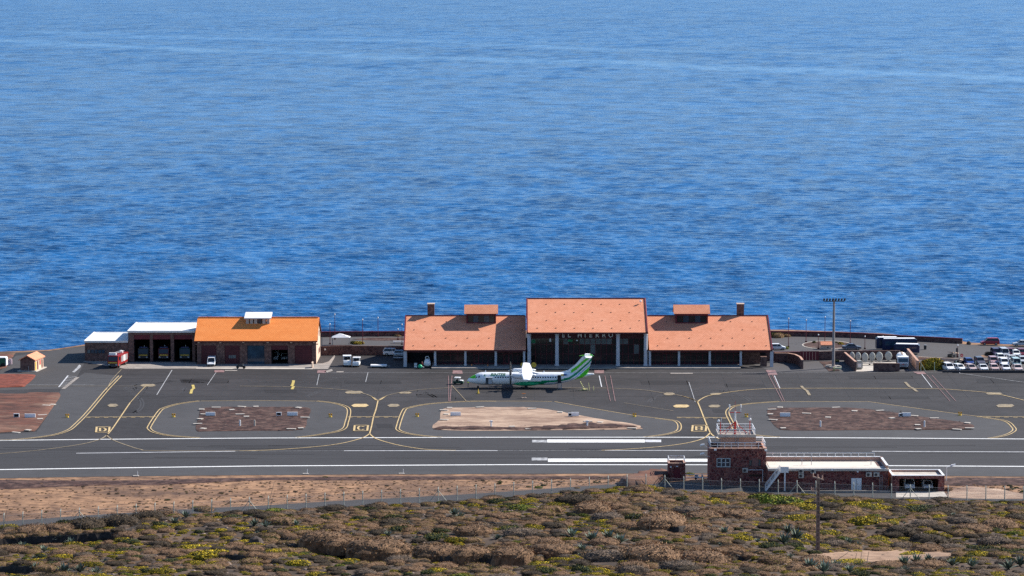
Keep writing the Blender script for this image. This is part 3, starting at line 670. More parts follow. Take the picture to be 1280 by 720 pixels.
# colonnade
def column(px, h, r, label=None):
    o = MB().lathe([(r*1.25,0),(r*1.25,.25),(r,.3),(r,h-.3),(r*1.2,h-.28),(r*1.2,h)], 12).build('column', lilac_col, T, smooth=False, loc=(tx(px), 0.75, ZP if abs(px-735) < 200 else 0.03))
    return o
for px in (543.8, 581.7, 619.7, 655.2, 812.6, 849, 887.5, 926.3): column(px, zw_e-.55, .27)
for px in (506.3, 965.0): MB().box(-.36,.36,-.3,.3,0,zw_e-.25).build('column', lilac_col, T, loc=(tx(px), .75, .03))
for px in (661.5, 696.3, 772.6, 807.2): column(px, zh_e-.75, .42)
def beam(x0, x1, z0, z1, y0=.6, y1=.9): return MB().box(x0, x1, y0, y1, z0, z1)
beam(xl0+.5, xl1-.1, zw_e-.62, zw_e-.30).build('eave_beam', maroon_d, T); beam(xr0+.1, xr1-.5, zw_e-.62, zw_e-.30).build('eave_beam', maroon_d, T)
# glazing: each bay a window with mullions and its panes
def bay(x0, x1, z0, z1, nx, nz, zs=None, pale=(), y=GD, door=False):
    f = MB(); t = .09
    for i in range(nx+1):
        x = x0 + (x1-x0)*i/nx; f.box(x-t/2, x+t/2, y-.1, y+.1, z0, z1)
    zz = zs if zs else [z0 + (z1-z0)*k/nz for k in range(nz+1)]
    for z in zz: 
        f.box(x0+t/2+.002, x1-t/2-.002, y-.085, y+.085, z-t/2+ (t/2 if z == zz[0] else 0), z+t/2 - (t/2 if z == zz[-1] else 0))
    w = f.build('window', maroon, T)
    for i in range(nx):
        for k in range(len(zz)-1):
            a, b_ = x0+(x1-x0)*i/nx, x0+(x1-x0)*(i+1)/nx
            mt = glass_pale if (i, k) in pale else glass
            MB().box(a+.04, b_-.04, y-.02, y+.02, zz[k]+.03, zz[k+1]-.03).build('pane', mt, w)
    return w
zt = zw_e-.62
def fas(x0, x1, z0, z1, y=GD): return MB().box(x0, x1, y-.12, y+.12, z0, z1)
gx = [tx(543.8), tx(581.7), tx(619.7), tx(657)]
for i in range(3): bay(gx[i]+.1, gx[i+1]-.1, ZP, zt-.35, 4, 1, zs=[ZP, ZP+.25, zt-.9, zt-.35])
fas(gx[0]-.3, gx[3], zt-.34, zw_e+.9).build('fascia', maroon_d, T)
rx = [tx(812), tx(849), tx(887.5), tx(926.3)]
for i in range(3): bay(rx[i]+.1, rx[i+1]-.1, ZP, zt-.35, 5, 1, zs=[ZP, ZP+.25, zt-.9, zt-.35])
fas(rx[0], rx[3]+.3, zt-.34, zw_e+.9).build('fascia', maroon_d, T)
z3 = [ZP, ZP+2.35, ZP+4.55, ZP+5.9]
bay(tx(662.5), tx(697), ZP, z3[-1], 5, 3, zs=z3, pale={(0,2)})
bay(tx(697.2), tx(772.2), ZP, z3[-1], 11, 3, zs=z3, pale={(4,2),(5,2),(6,2),(7,2),(8,2),(9,2),(6,1),(1,2)})
bay(tx(772.4), tx(806.5), ZP, z3[-1], 5, 3, zs=z3, pale={(0,2),(1,2),(3,1)})
fas(xh0+.5, xh1-.5, z3[-1]+.002, zh_e+.3, GD-.25).build('fascia', maroon_d, T)
MB().box(xh0+.5, xh1-.5, GD+6, GD+6.2, ZP, zh_e).build('inner_wall', dark_in, T)
# doors into the hall and wings
for px in (598, 636, 834):
    d = MB().box(tx(px)-.95, tx(px)+.95, GD-.22, GD-.1, ZP, ZP+2.5).build('door', maroon, T)
    for s in (-.47, .47): MB().box(tx(px)+s-.36, tx(px)+s+.36, GD-.26, GD-.225, ZP+.3, ZP+2.3).build('door_pane', glass, d)
# lettering on the fascia
def text_mesh(txt, size, depth=0.05, bold=0.0, shear=0.0):
    cu = bpy.data.curves.new('lettering', 'FONT'); cu.body = txt; cu.size = size; cu.extrude = depth; cu.align_x = 'CENTER'; cu.offset = bold; cu.shear = shear; cu.resolution_u = 3
    o = bpy.data.objects.new('lettering', cu); COL.objects.link(o)
    dg = bpy.context.evaluated_depsgraph_get(); me = bpy.data.meshes.new_from_object(o.evaluated_get(dg)); bpy.data.objects.remove(o)
    return me
let_m = M('letter_metal', (0.80,0.78,0.76), 0.5, 0.05, 1)
for ch, px in zip('ELHIERRO', (704.3, 711.6, 725, 731.7, 738.6, 746.8, 755.2, 763.8)):
    me = text_mesh(ch, 1.36, 0.06, 0.03); me.materials.append(let_m)
    link('letter', me, T, (tx(px), GD-.46, z3[-1]+.33), (R(90), 0, 0))
# green and white advertising boards inside the upper glazing
for px, z, w, h, m_ in ((666.5, 5.15, 1.0, .75, green_m), (713, 5.45, 1.0, .5, green_m), (688, 5.45, .45, .7, white_m), (721.5, 5.6, .4, .25, white_m)):
    MB().box(tx(px)-w/2, tx(px)+w/2, GD-.25, GD-.2, z, z+h).build('sign_board', m_, T)
vp = []
def on_roof(x, f, ze, zr, y0=0): return (x, y0 + f*(RD-y0), ze + f*(zr-ze) - .04)
for r_, f in enumerate((.12, .34, .58, .82)):
    for i in range(6):
        x = xl0 + 2.2 + i*4.9 + (2.4 if r_ % 2 else 0)
        if x < xl1-.5 and not (f > .55 and tx(575) < x < tx(626)): vp.append(on_roof(x, f, zw_e, zw_r))
        x = xr0 + 2.0 + i*4.9 + (2.4 if r_ % 2 else 0)
        if x < xr1-.8 and not (f > .55 and tx(838) < x < tx(892)): vp.append(on_roof(x, f, zw_e, zw_r))
        x = xh0 + 2.3 + i*4.2 + (2.1 if r_ % 2 else 0)
        if x < xh1-1: vp.append(on_roof(x, f, zh_e, zh_r, -.6))
vents(T, vp)
# roof lanterns, each with its own small tiled roof and a glazed front
def lantern(p0, p1, w0, w1):
    fr = (437.5-404.5)/43; yb = fr*RD; zb = zw_e + fr*(zw_r-zw_e)
    zt_ = ZA(392.2, YF+yb-.7); zr_ = ZA(380.8, YF+RD-1.2)
    x0, x1 = XA(w0, YF+yb, 10), XA(w1, YF+yb, 10); X0, X1 = XA(p0, YF+yb, 11), XA(p1, YF+yb, 11)
    b = MB()
    b.prism([(yb, zb-.3), (yb, zt_-.15), (RD-1.2, zr_-.42), (2*RD-yb-2.4, zt_-.15), (2*RD-yb-2.4, zb-.3)], 'x', x0, x0+.3); b.prism([(yb, zb-.3), (yb, zt_-.15), (RD-1.2, zr_-.42), (2*RD-yb-2.4, zt_-.15), (2*RD-yb-2.4, zb-.3)], 'x', x1-.3, x1)
    b.box(x0+.3, x1-.3, yb, yb+.15, zb-.3, zb+.25); b.box(x0+.3, x1-.3, yb, yb+.15, zt_-.5, zt_-.14)
    ln = b.build('roof_lantern', maroon, T)
    gable_roof('lantern_roof', X0, X1, yb-.7, zt_, RD-1.2, zr_, 2*RD-yb-1.7, zt_, [tile_salmon, maroon], ln, th=.18)
    for k in range(5):
        a = x0+.34+(x1-x0-.68)*k/5; c = x0+.34+(x1-x0-.68)*(k+1)/5
        MB().box(a+.03, c-.03, yb+.08, yb+.12, zb+.25, zt_-.5).build('lantern_pane', glass_b if k % 2 else glass, ln)
lantern(580.3, 622.5, 583, 620); lantern(842, 887.5, 844.5, 885)
for p0, p1 in ((534.3, 543), (921.2, 930)):
    yb = RD+.1; x0, x1 = XA(p0, YF+yb, 10), XA(p1, YF+yb, 10); zc = ZA(379.5, YF+yb)
    c = MB().box(x0, x1, yb, yb+1.3, zw_r-1.0, zc-.22).build('chimney', stone_br, T)
    MB().box(x0-.08, x1+.08, yb-.08, yb+1.38, zc-.22, zc).build('chimney_cap', stucco_cream, c)
MB().lathe([(0,0),(2.6,0),(2.3,.35),(1.4,.62),(.4,.72),(.02,.74)], 20, sy=.6).build('skylight_dome', white_m, T, smooth=True, loc=(XA(732,YF+RD+4,13), RD+4, zh_r-1.55))
MB().lathe([(.03,0),(.03,.5)], 6).build('camera_post', metal_g, T, loc=(tx(803), RD*.82, zh_e+.83*(zh_r-zh_e)))
MB().lathe([(.16,0),(.28,.2),(.2,.42),(.02,.5)], 8).build('camera_dome', white_m, T, loc=(tx(803), RD*.82, zh_e+.83*(zh_r-zh_e)+.45))
# passage wall under the right end of the right wing
MB().box(xr1-6.6, xr1-2.4, 5.5, 5.8, .03, 2.7).build('passage_wall', stone_br, T)
MB().box(xr1-2.6, xr1-1.2, 1.2, 2.6, .03, 2.2).build('passage_pier', stone_br, T)
MB().box(xr1-7.1, xr1-.8, 9.5, 9.8, .03, 3.2).build('passage_back', dark_in, T)
MB().box(xl0+.9, xl0+6.7, 9.0, 9.3, .03, zw_e).build('bay_back_wall', dark_in, T)

# ---------------------------------------------------------------- orange roofed hangar
YH = 692.2; DR = 7.6; HD = 15.2
H = thing('hangar', 'long hangar with bright orange tiled roof and five maroon bay doors', 'building', (0, YH, 0))
hx = lambda px, z=3: XA(px, YH, z)
ze, zr = ZA(426.2, YH-.5), ZA(396.8, YH+DR)
x0, x1 = hx(243.2), hx(395.6)
gable_roof('roof', x0, x1+.25, -.5, ze, DR, zr, HD+.5, ze, [tile_orange, maroon_d], H, th=.3)
MB().bar((x0+.2, DR, zr+.06), (x1, DR, zr+.06), .3, .14).build('ridge_cap', tile_orange, H)
wz = ze-.36
bays = [(251.6,270.5),(280.8,299.7),(309,330.6),(338.9,360),(368.4,390)]
zb = ZA(431.8, YH); edges = [hx(246.2)] + [hx(v) for b in bays for v in b] + [hx(395.2)]
f = MB()
for i in range(0, len(edges), 2): f.box(edges[i], edges[i+1], 0, .45, 0.03, zb)
f.box(edges[0], edges[-1], 0.002, .448, zb, wz+.25); f.build('front_wall', stone_br, H)
for i in (1, 3, 5, 7, 9):
    xm = (edges[i-1]+edges[i])/2 if False else None
for px in (275.7, 304.3, 334.8, 364.2, 392.8, 248.8):
    MB().box(hx(px)-.9, hx(px)+.9, -.12, -.002, zb+.2, zb+.42).build('lintel_band', stone_br, H)
    MB().box(hx(px)-.22, hx(px)+.22, -.35, -.125, wz-.12, wz+.15).build('eave_corbel', stucco_cream, H)
gp = [(0.45, .03), (.45, wz+.2), (DR, zr-.5), (HD-.45, wz+.2), (HD-.45, .03)]
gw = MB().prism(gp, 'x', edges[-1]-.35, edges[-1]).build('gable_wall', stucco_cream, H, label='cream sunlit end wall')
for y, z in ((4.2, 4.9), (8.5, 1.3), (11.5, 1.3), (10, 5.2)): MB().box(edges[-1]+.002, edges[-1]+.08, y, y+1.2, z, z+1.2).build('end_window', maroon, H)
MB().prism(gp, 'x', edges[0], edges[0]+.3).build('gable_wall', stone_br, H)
MB().box(edges[0]+.3, edges[-1]-.36, HD-.75, HD-.45, .03, wz).build('rear_wall', stone_br, H)
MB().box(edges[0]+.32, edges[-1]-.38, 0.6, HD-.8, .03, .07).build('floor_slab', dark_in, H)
for k, (a, b) in enumerate(bays):
    xa, xb = hx(a), hx(b)
    if k in (0, 1, 4):
        d = MB(); nsl = 9
        for s in range(nsl): d.box(xa+.02, xb-.02, .16+.03*(s % 2), .3, .05+(zb-.05)*s/nsl, .05+(zb-.05)*(s+1)/nsl-.012)
        d = d.build('roller_door', maroon_d, H)
        if k == 1: 
            for q in range(4): MB().box(xa+.9+q*.42, xa+1.27+q*.42, .11, .155, 1.35, 2.05).build('door_pane', glass_pale, d)
    elif k == 2:
        MB().box(xa+.02, xb-.02, .25, .32, .05, zb-.01).build('glass_door', glass_b, H)
    else:
        MB().box(xa+.02, xb-.02, .2, .3, zb-1.0, zb-.01).build('roller_door', maroon_d, H)
        for q in (xa, xb): MB().box(q-.15, q+.15, .5, HD-1, .03, wz).build('bay_partition', dark_in, H)
zx = ZA(397.6, YH+DR-1.8)
RC = MB(); cx0, cx1 = XA(305.6, YH+6, 10), XA(339.2, YH+6, 10)
RC.prism([(DR-2.6, zx-.1), (DR-2.6, zx+.12), (DR+1.7, zx+1.0), (DR+1.7, zx+.78)], 'x', cx0, cx1); RC = RC.build('solar_panel', white_m, H, label='white panel raised over the ridge')
for k in range(6):
    xq = cx0+.7+(cx1-cx0-1.4)*k/5; MB().box(xq-.35, xq+.35, DR-2.2, DR-1.2, zr-1.75, zx-.12).build('panel_support', concrete_w if k != 3 else metal_d, RC)
hs = area('hangar_forecourt', [(196,454.6),(243,454.6),(403,454.6),(411,452),(418,444),(419,446),(410,461.5),(395,461.6),(245,460.8),(160,460.8),(157,454.6)], concrete, 'run', label='pale concrete strip in front of the hangar doors')
area('hangar_forecourt', [(245,459.9),(391,460.2),(391,461.8),(245,461.2)], concrete_w, 'isle', label='whitish kerb line along the forecourt')
MB().box(hx(391.8), hx(393.3), -7.2, -5.0, .03, 1.3).build('bollard_wall', stucco_cream, H)

# ---------------------------------------------------------------- fire station: two white flat-roofed sheds
def flat_shed(name, label, px0, px1, ytop, ybase, yback, openings, zdoor_px, roofm=white_roof, wallm=stone_br):
    Y0 = P(400, ybase).y; zt = ZA(ytop, Y0); xa, xb = XA(px0, Y0, 4), XA(px1, Y0, 4); D = 16.5
    B = thing(name, label, 'building', (0, Y0, 0))
    zd = ZA(zdoor_px, Y0) if openings else 0
    ed = [xa] + [XA(v, Y0, 2) for o in openings for v in o] + [xb]
    f = MB()
    if openings:
        for i in range(0, len(ed), 2): f.box(ed[i], ed[i+1], 0, .4, .03, zd)
        f.box(xa, xb, .002, .398, zd, zt-.3)
    else: f.box(xa, xb, 0, .4, .03, zt-.3)
    f.build('front_wall', wallm, B)
    MB().box(xa, xa+.3, .4, D, .03, zt-.3).build('side_wall', wallm, B); MB().box(xb-.3, xb, .4, D, .03, zt-.3).build('side_wall', wallm, B)
    MB().box(xa+.3, xb-.3, D-.3, D, .03, zt-.3).build('rear_wall', wallm, B)
    MB().box(xa-.15, xb+.0, -.25, D+.2, zt-.3, zt).build('roof', roofm, B)
    e = MB(); e.box(xa-.18, xb, -.3, -.1, zt+.002, zt+.14); e.box(xa-.18, xa+.05, -.1, D+.2, zt+.002, zt+.14); e.box(xa+.05, xb, D, D+.2, zt+.002, zt+.10); e.build('roof_edge', white_m, B)
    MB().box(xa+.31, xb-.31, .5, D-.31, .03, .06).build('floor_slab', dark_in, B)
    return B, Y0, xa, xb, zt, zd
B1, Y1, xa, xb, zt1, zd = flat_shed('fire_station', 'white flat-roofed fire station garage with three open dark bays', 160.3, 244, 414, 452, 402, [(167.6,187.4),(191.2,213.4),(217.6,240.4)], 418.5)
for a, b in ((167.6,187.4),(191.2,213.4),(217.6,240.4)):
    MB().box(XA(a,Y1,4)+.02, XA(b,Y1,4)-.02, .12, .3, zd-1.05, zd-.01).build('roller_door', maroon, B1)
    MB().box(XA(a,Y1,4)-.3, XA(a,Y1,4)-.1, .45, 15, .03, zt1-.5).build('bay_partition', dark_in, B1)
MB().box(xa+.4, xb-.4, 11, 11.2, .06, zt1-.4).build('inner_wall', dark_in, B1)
B2, Y2, xa2, xb2, zt2, _ = flat_shed('fire_station_annex', 'lower white-roofed brown annex left of the fire station', 106, 160, 426.5, 452, 413, [], 0)
for px in (111, 115.5, 120, 124.5, 129, 155):
    w = MB().box(XA(px,Y2,3)-.36, XA(px,Y2,3)+.36, -.06, -.002, 1.9, 2.75).build('window', metal_d, B2)
    MB().box(XA(px,Y2,3)-.3, XA(px,Y2,3)+.3, -.09, -.062, 1.96, 2.69).build('pane', glass_b if px != 111 else glass_pale, w)
MB().box(xa2-.2, xb2-.1, -1.6, -.31, .03, .18).build('plinth', concrete, B2)
area('fire_station_forecourt', [(158.5,452.6),(196,452.6),(245,452.6),(245,461),(157,461.2),(105,453),(104,452)], concrete, 'mid', label='stained concrete apron before the fire station bays')
for px in (158.5, 180, 206, 240.5): stripe([(px+1,454.5),(px-2.5,461)], .3, paint_y, 'mark2', smooth=False)

# ---------------------------------------------------------------- small hut at the left
hp = P(25.5, 464.2); hw = 3.3
HT = thing('service_hut', 'small brick hut with pink tiled gable roof and sunlit cream side', 'hut', (hp.x, hp.y, 0), R(-9))
hd = 6.6; hzt = 2.7
MB().prism([(0,.2),(0,hzt),(hw/2,hzt+.8),(hw,hzt),(hw,.2)], 'y', 0, .25).build('front_wall', stone_br, HT)
MB().prism([(0,.2),(0,hzt),(hw/2,hzt+.8),(hw,hzt),(hw,.2)], 'y', hd-.25, hd).build('rear_wall', stone_br, HT)
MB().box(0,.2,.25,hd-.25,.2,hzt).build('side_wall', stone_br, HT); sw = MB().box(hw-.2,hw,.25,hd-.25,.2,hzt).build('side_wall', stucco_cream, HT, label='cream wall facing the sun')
MB().prism([(-.3,hzt-.05),(hw/2,hzt+1.0),(hw+.3,hzt-.05),(hw+.3,hzt-.25),(hw/2,hzt+.78),(-.3,hzt-.25)], 'y', -.35, hd+.3).build('roof', tile_salmon, HT)
MB().box(-.5,hw+.6,-.6,hd+.4,.03,.2).build('plinth', concrete_w, HT)
for y, m_, z0 in ((.5, gold_m, .25), (1.9, maroon, .25), (3.6, red_m, 1.1), (5.0, maroon_d, .25)): MB().box(hw+.002,hw+.06,y,y+.7,z0,2.1).build('side_door', m_, HT)
MB().tube((1.9,-.1,.22),(1.9,-.1,1.3),.06).build('pipe', metal_g, HT)
# ================================================================ control tower complex by the fence
YT = P(920, 607).y
def txx(px, z=3): return XA(px, YT, z)
K = thing('control_tower', 'dark red stone control tower block with white railings and red antenna mast', 'control tower', (0, YT, 0))
zt = ZA(561.2, YT); x0, x1 = txx(887.5), txx(957.5); TD = 7.2
b = MB()
wx0, wx1, wz0, wz1 = txx(896.5), txx(912), ZA(583, YT), ZA(573.5, YT)
# front wall with real openings for the window and two slits
sx = [(wx0, wx1, wz0, wz1), (txx(936.5), txx(939.7), ZA(582.5,YT), ZA(575,YT)), (txx(948), txx(951), ZA(583,YT), ZA(574,YT))]
xs_ = [x0]; 
for a, c, _, _ in sx: xs_ += [a, c]
xs_.append(x1)
for i in range(0, len(xs_), 2): b.box(xs_[i], xs_[i+1], 0, .4, 0, zt)
for a, c, z0_, z1_ in sx: b.box(a, c, .002, .398, 0, z0_); b.box(a, c, .002, .398, z1_, zt)
b.build('front_wall', stone_tower, K)
MB().box(x0, x0+.4, .4, TD, 0, zt).build('side_wall', stone_tower, K); MB().box(x1-.4, x1, .4, TD, 0, zt).build('side_wall', stone_tower, K)
MB().box(x0+.4, x1-.4, TD-.4, TD, 0, zt).build('rear_wall', stone_tower, K)
MB().box(x0+.41, x1-.41, .41, TD-.41, zt-.9, zt-.62).build('roof_deck', concrete, K)
cp = MB(); cp.box(x0-.08, x1+.08, -.08, .42, zt+.002, zt+.14); cp.box(x0-.08, x0+.42, .42, TD-.42, zt+.002, zt+.14); cp.box(x1-.42, x1+.08, .42, TD-.42, zt+.002, zt+.14); cp.box(x0-.08, x1+.08, TD-.42, TD+.08, zt+.002, zt+.14)
cp.build('parapet_coping', stucco_pink, K)
def railing(pts, z, h, parent, n=3, mat=None, r=.065, name='railing', step=1.2, mids=1):
    mb = MB(); mat = mat or white_m
    for (a, c) in zip(pts[:-1], pts[1:]):
        a = Vector(a); c = Vector(c); L_ = (c-a).length; k = max(1, round(L_/step))
        mb.tube((*a, z+h), (*c, z+h), r, n=5, cap=True)
        for q in range(mids): mb.tube((*a, z+h*(q+1)/(mids+1)), (*c, z+h*(q+1)/(mids+1)), r*.7, n=4)
        for i in range(k): p = a.lerp(c, i/k); mb.tube((*p, z), (*p, z+h), r*.9, n=4)
    p = Vector(pts[-1]); mb.tube((*p, z), (*p, z+h), r*.9, n=4)
    return mb.build(name, mat, parent)
railing([(x0+.15,.15),(x1-.15,.15),(x1-.15,TD-.15),(x0+.15,TD-.15),(x0+.15,.15)], zt+.14, .95, K)
# upper room
Yu = 2.6; ux0, ux1 = XA(900.7, YT+Yu, 7), XA(944.8, YT+Yu, 7); uz = ZA(546.3, YT+Yu)
MB().box(ux0, ux1, Yu, Yu+3.6, zt-.61, uz).build('upper_room', stucco_pink, K)
UD = 5.4
vx0, vx1 = XA(897.8, YT+Yu-.4, 8), XA(944.9, YT+Yu-.4, 8)
u = MB(); y0_ = Yu-.5; y1_ = Yu+6.2
u.box(vx0, vx1, y0_, y0_+.3, uz+.002, uz+.5); u.box(vx0, vx0+.3, y0_+.3, y1_-.3, uz+.002, uz+.5); u.box(vx1-.3, vx1, y0_+.3, y1_-.3, uz+.002, uz+.5); u.box(vx0, vx1, y1_-.3, y1_, uz+.002, uz+.5)
u.build('upper_parapet', concrete_w, K); MB().box(vx0+.31, vx1-.31, y0_+.31, y1_-.31, uz+.003, uz+.2).build('upper_deck', concrete, K)
railing([(vx0+.15,y0_+.15),(vx1-.15,y0_+.15),(vx1-.15,y1_-.15),(vx0+.15,y1_-.15),(vx0+.15,y0_+.15)], uz+.5, .9, K, mids=1)
lad = MB(); lx = XA(921, YT+Yu, 7)
for s in (-.25,.25): lad.tube((lx+s, Yu-.12, zt-.5), (lx+s, Yu-.12, uz+1.2), .04, n=4)
for k in range(9): lad.tube((lx-.25, Yu-.12, zt-.4+k*.33), (lx+.25, Yu-.12, zt-.4+k*.33), .03, n=4)
lad.build('ladder', metal_g, K)
# antenna mast
mx_ = XA(918.6, YT+4, 8); my = Yu+1.2; ma = MB(); mz = uz+.2; mtop = ZA(501, YT+my)
o = MB().tube((mx_,my,mz),(mx_,my,mz+2.4),.19,n=8).build('mast', red_m, K)
MB().tube((mx_,my,mz+2.402),(mx_,my,mz+4.2),.16,n=8).build('mast', white_m, K)
m3 = MB().tube((mx_,my,mz+4.202),(mx_,my,mtop-2.0),.15,n=8); m3.tube((mx_,my,mtop-2.0),(mx_,my,mtop),.03,n=5); zc = ZA(515.6, YT+my)
m3.bar((mx_-1.0,my,zc),(mx_+1.0,my,zc),.12,.12); m3.build('mast', red_m, K)
for s in (-1.0, 1.0): 
    q = MB().tube((mx_+s,my,zc+.06),(mx_+s,my,zc+.9),.06,n=5); q.tube((mx_+s,my,zc+.9),(mx_+s,my,zc+1.4),.13,n=6); q.build('antenna', white_m, K)
st_ = MB()
for dx_, dy_ in ((-2.2,1.5),(2.2,1.5),(-2.0,-1.2)): st_.bar((mx_,my,mz+2.3),(mx_+dx_,my+dy_,mz+.1),.09,.09)
st_.bar((mx_-2.4,my+.8,mz+.35),(mx_+2.4,my+.8,mz+.35),.1,.1); st_.build('mast_brace', red_m, K)
MB().bar((mx_+.15,my-.1,mz+2.6),(mx_+.95,my-.5,mz+.1),.22,.12).build('mast_brace', concrete_w, K)
for px, h in ((901.5,2.3),(938.3,2.6)):
    xq = XA(px, YT+Yu, 8); yq = y0_+2.5; pl = MB().tube((xq,yq,uz+.2),(xq,yq,uz+h),.07,n=6).build('lamp_post', red_m, K)
    MB().lathe([(.05,0),(.24,.12),(.24,.35),(.05,.5)],8).build('beacon_lamp', white_m, pl, loc=(xq-.35 if px<920 else xq, yq, uz+h))
    MB().tube((xq+.15,yq,uz+h),(xq+.15,yq,uz+h+.9),.05,n=5).build('antenna', white_m, pl)
# window of the tower
fr_ = MB(); t = .1
fr_.box(wx0-.12, wx1+.12, -.08, -.003, wz0-.12, wz0+.02); fr_.box(wx0-.12, wx1+.12, -.08, -.003, wz1-.02, wz1+.12); fr_.box(wx0-.12, wx0+.02, -.08, -.003, wz0+.02, wz1-.02); fr_.box(wx1-.02, wx1+.12, -.08, -.003, wz0+.02, wz1-.02)
for q in (1/3, 2/3): fr_.box(wx0+(wx1-wx0)*q-.09, wx0+(wx1-wx0)*q+.09, -.06, .1, wz0+.02, wz1-.02)
w = fr_.build('window', M('window_frame_grey', (0.42,0.46,0.46), 0.6), K)
for q in range(3):
    a = wx0+(wx1-wx0)*q/3+.1; c = wx0+(wx1-wx0)*(q+1)/3-.1
    MB().box(a, c, .1, .14, wz0+.02, wz1-.02).build('pane', glass_b, w)
    MB().box(a, c, .05, .095, (wz0+wz1)/2-.04, (wz0+wz1)/2+.04).build('glazing_bar', white_m, w)
for a, c, z0_, z1_ in sx[1:]: MB().box(a+.01, c-.01, .2, .25, z0_+.01, z1_-.01).build('slit_pane', glass_pale, K)
MB().box(sx[1][1]+.05, sx[2][0]-.05, -.03, -.003, sx[1][2]-.1, sx[1][3]+.3).build('render_panel', M('dusky_pink_panel',(0.20,0.10,0.09),.8), K)
MB().box(x0+.3, x1-.3, -.05, -.003, ZA(584.8,YT), ZA(584,YT)).build('string_course', stone_br, K)
def ac(xc, zc, y=0, parent=K, w=.9, h=.75):
    a = MB().box(xc-w/2, xc+w/2, y-.42, y-.004, zc-h/2, zc+h/2).build('air_conditioner', concrete_w, parent)
    MB().lathe([(.02,0),(.26,0),(.26,.03),(.02,.03)], 12).build('fan_grille', metal_d, a, loc=(xc-.12, y-.423, zc)).rotation_euler = (R(90),0,0)
ac(txx(931.5), ZA(587.6,YT), w=.95)
pp = MB(); zz_ = ZA(587.3,YT); pp.tube((txx(935),-.1,zz_),(txx(953.5),-.1,zz_),.06,n=5); pp.tube((txx(953.5),-.1,zz_),(txx(953.5),-.1,ZA(602,YT)),.06,n=5); pp.build('pipe', white_m, K)
MB().box(txx(936), txx(952), -.04, -.003, ZA(595.5,YT), ZA(593,YT)).build('low_vent', glass, K)
for px, py in ((893.8,561.8),(957,562.5)): MB().box(txx(px)-.22, txx(px)+.22, -.4, -.09, ZA(py,YT)-.15, ZA(py,YT)+.15).build('floodlight', white_m, K)
for py in (557.5, 568.5):
    zz_ = ZA(py, YT); fl = MB().bar((x0,.5,zz_-.5),(x0-1.0,.3,zz_),.07,.07).build('lamp_arm', white_m, K)
    MB().prism([(0,0),(.75,.2),(.8,.38),(.1,.3)],'y',-.2,.2).build('floodlight', white_m, fl, loc=(x0-1.75,.3,zz_-.05))
# ---------------------------------------------------------------- low wing
W = thing('operations_wing', 'long low red stone wing with pale flat roof beside the control tower', 'building', (0, YT, 0))
YT = P(1030, 612.8).y; W.location.y = YT
zr_ = ZA(586.3, YT); a0, a1 = x1+.02, txx(1110.5); WD = 10.5
MB().box(a0, a1, .15, WD, 0, zr_-.35).build('wall', stone_tower, W)
MB().box(a0, a1+.1, -.1, WD, zr_-.349, zr_).build('roof', concrete_w, W)
MB().box(a0+.3, a1-1.6, 1.0, 7.8, zr_+.002, zr_+.05).build('roof_membrane', M('pale_roof_membrane', (0.66,0.60,0.52), .8, .08, .4, dirt=((.45,.38,.32),.4,.6)), W)
pr = MB(); pr.box(a0, a1-.05, 8.3, 8.6, zr_+.002, zr_+.75); pr.box(a1-.35, a1-.05, .3, 8.298, zr_+.002, zr_+.6); pr.build('roof_upstand', stucco_pink, W)
MB().box(a1-.40, a1+.0, -.12, 8.66, zr_+.602, zr_+.70).build('roof_edge', white_m, W); MB().box(a0, a1-.42, 8.26, 8.66, zr_+.752, zr_+.84).build('roof_edge', white_m, W)
MB().box(a0, a1-.42, -.13, .02, zr_+.002, zr_+.09).build('roof_edge', white_m, W)
railing([(a0+.1, 8.5), (txx(1100), 8.5)], zr_+.84, .6, W, mids=0, step=1.4)
MB().box(a1-1.5, a1-.6, 3, 7.4, zr_+.003, zr_+.03).build('roof_patch', stone_br, W)
dx0, dx1 = txx(1064.3), txx(1077); dw = MB().box(dx0, dx1, -.02, .145, .05, ZA(597.8,YT)).build('door', white_m, W, label='white double door')
MB().box((dx0+dx1)/2-.03, (dx0+dx1)/2+.03, -.05, -.021, .1, ZA(598.4,YT)).build('door_joint', metal_g, dw); MB().box((dx0+dx1)/2+.1, (dx0+dx1)/2+.16, -.08, -.051, 1.0, 1.2).build('handle', metal_d, dw)
for px, py in ((1001.5,588.8),(1001.5,594.6),(1016.5,588.8),(1086,593),(1095.5,593)): ac(txx(px), ZA(py,YT), .15, W, w=1.0 if px>1080 else .9)
l2 = MB(); lx = txx(1101.3)
for s in (-.22,.22): l2.tube((lx+s,-.05,.2),(lx+s,-.05,ZA(595,YT)),.04,n=4)
for k in range(8): l2.tube((lx-.22,-.05,.3+k*.33),(lx+.22,-.05,.3+k*.33),.03,n=4)
l2.build('ladder', metal_g, W)
for px, py in ((1040,587.4),(1072,589.5)): MB().box(txx(px)-.15,txx(px)+.15,-.15,.149,ZA(py,YT)-.12,ZA(py,YT)+.12).build('lamp', white_m, W)
pq = MB()
for px, hh in ((1005,1.3),(1017,1.9),(1092,1.0)): pq.tube((txx(px),4,zr_+.05),(txx(px),4,zr_+hh),.05,n=5); pq.tube((txx(px)-.4,4,zr_+hh*.8),(txx(px)+.4,4,zr_+hh*.8),.035,n=4)
pq.build('aerial', metal_g, W)
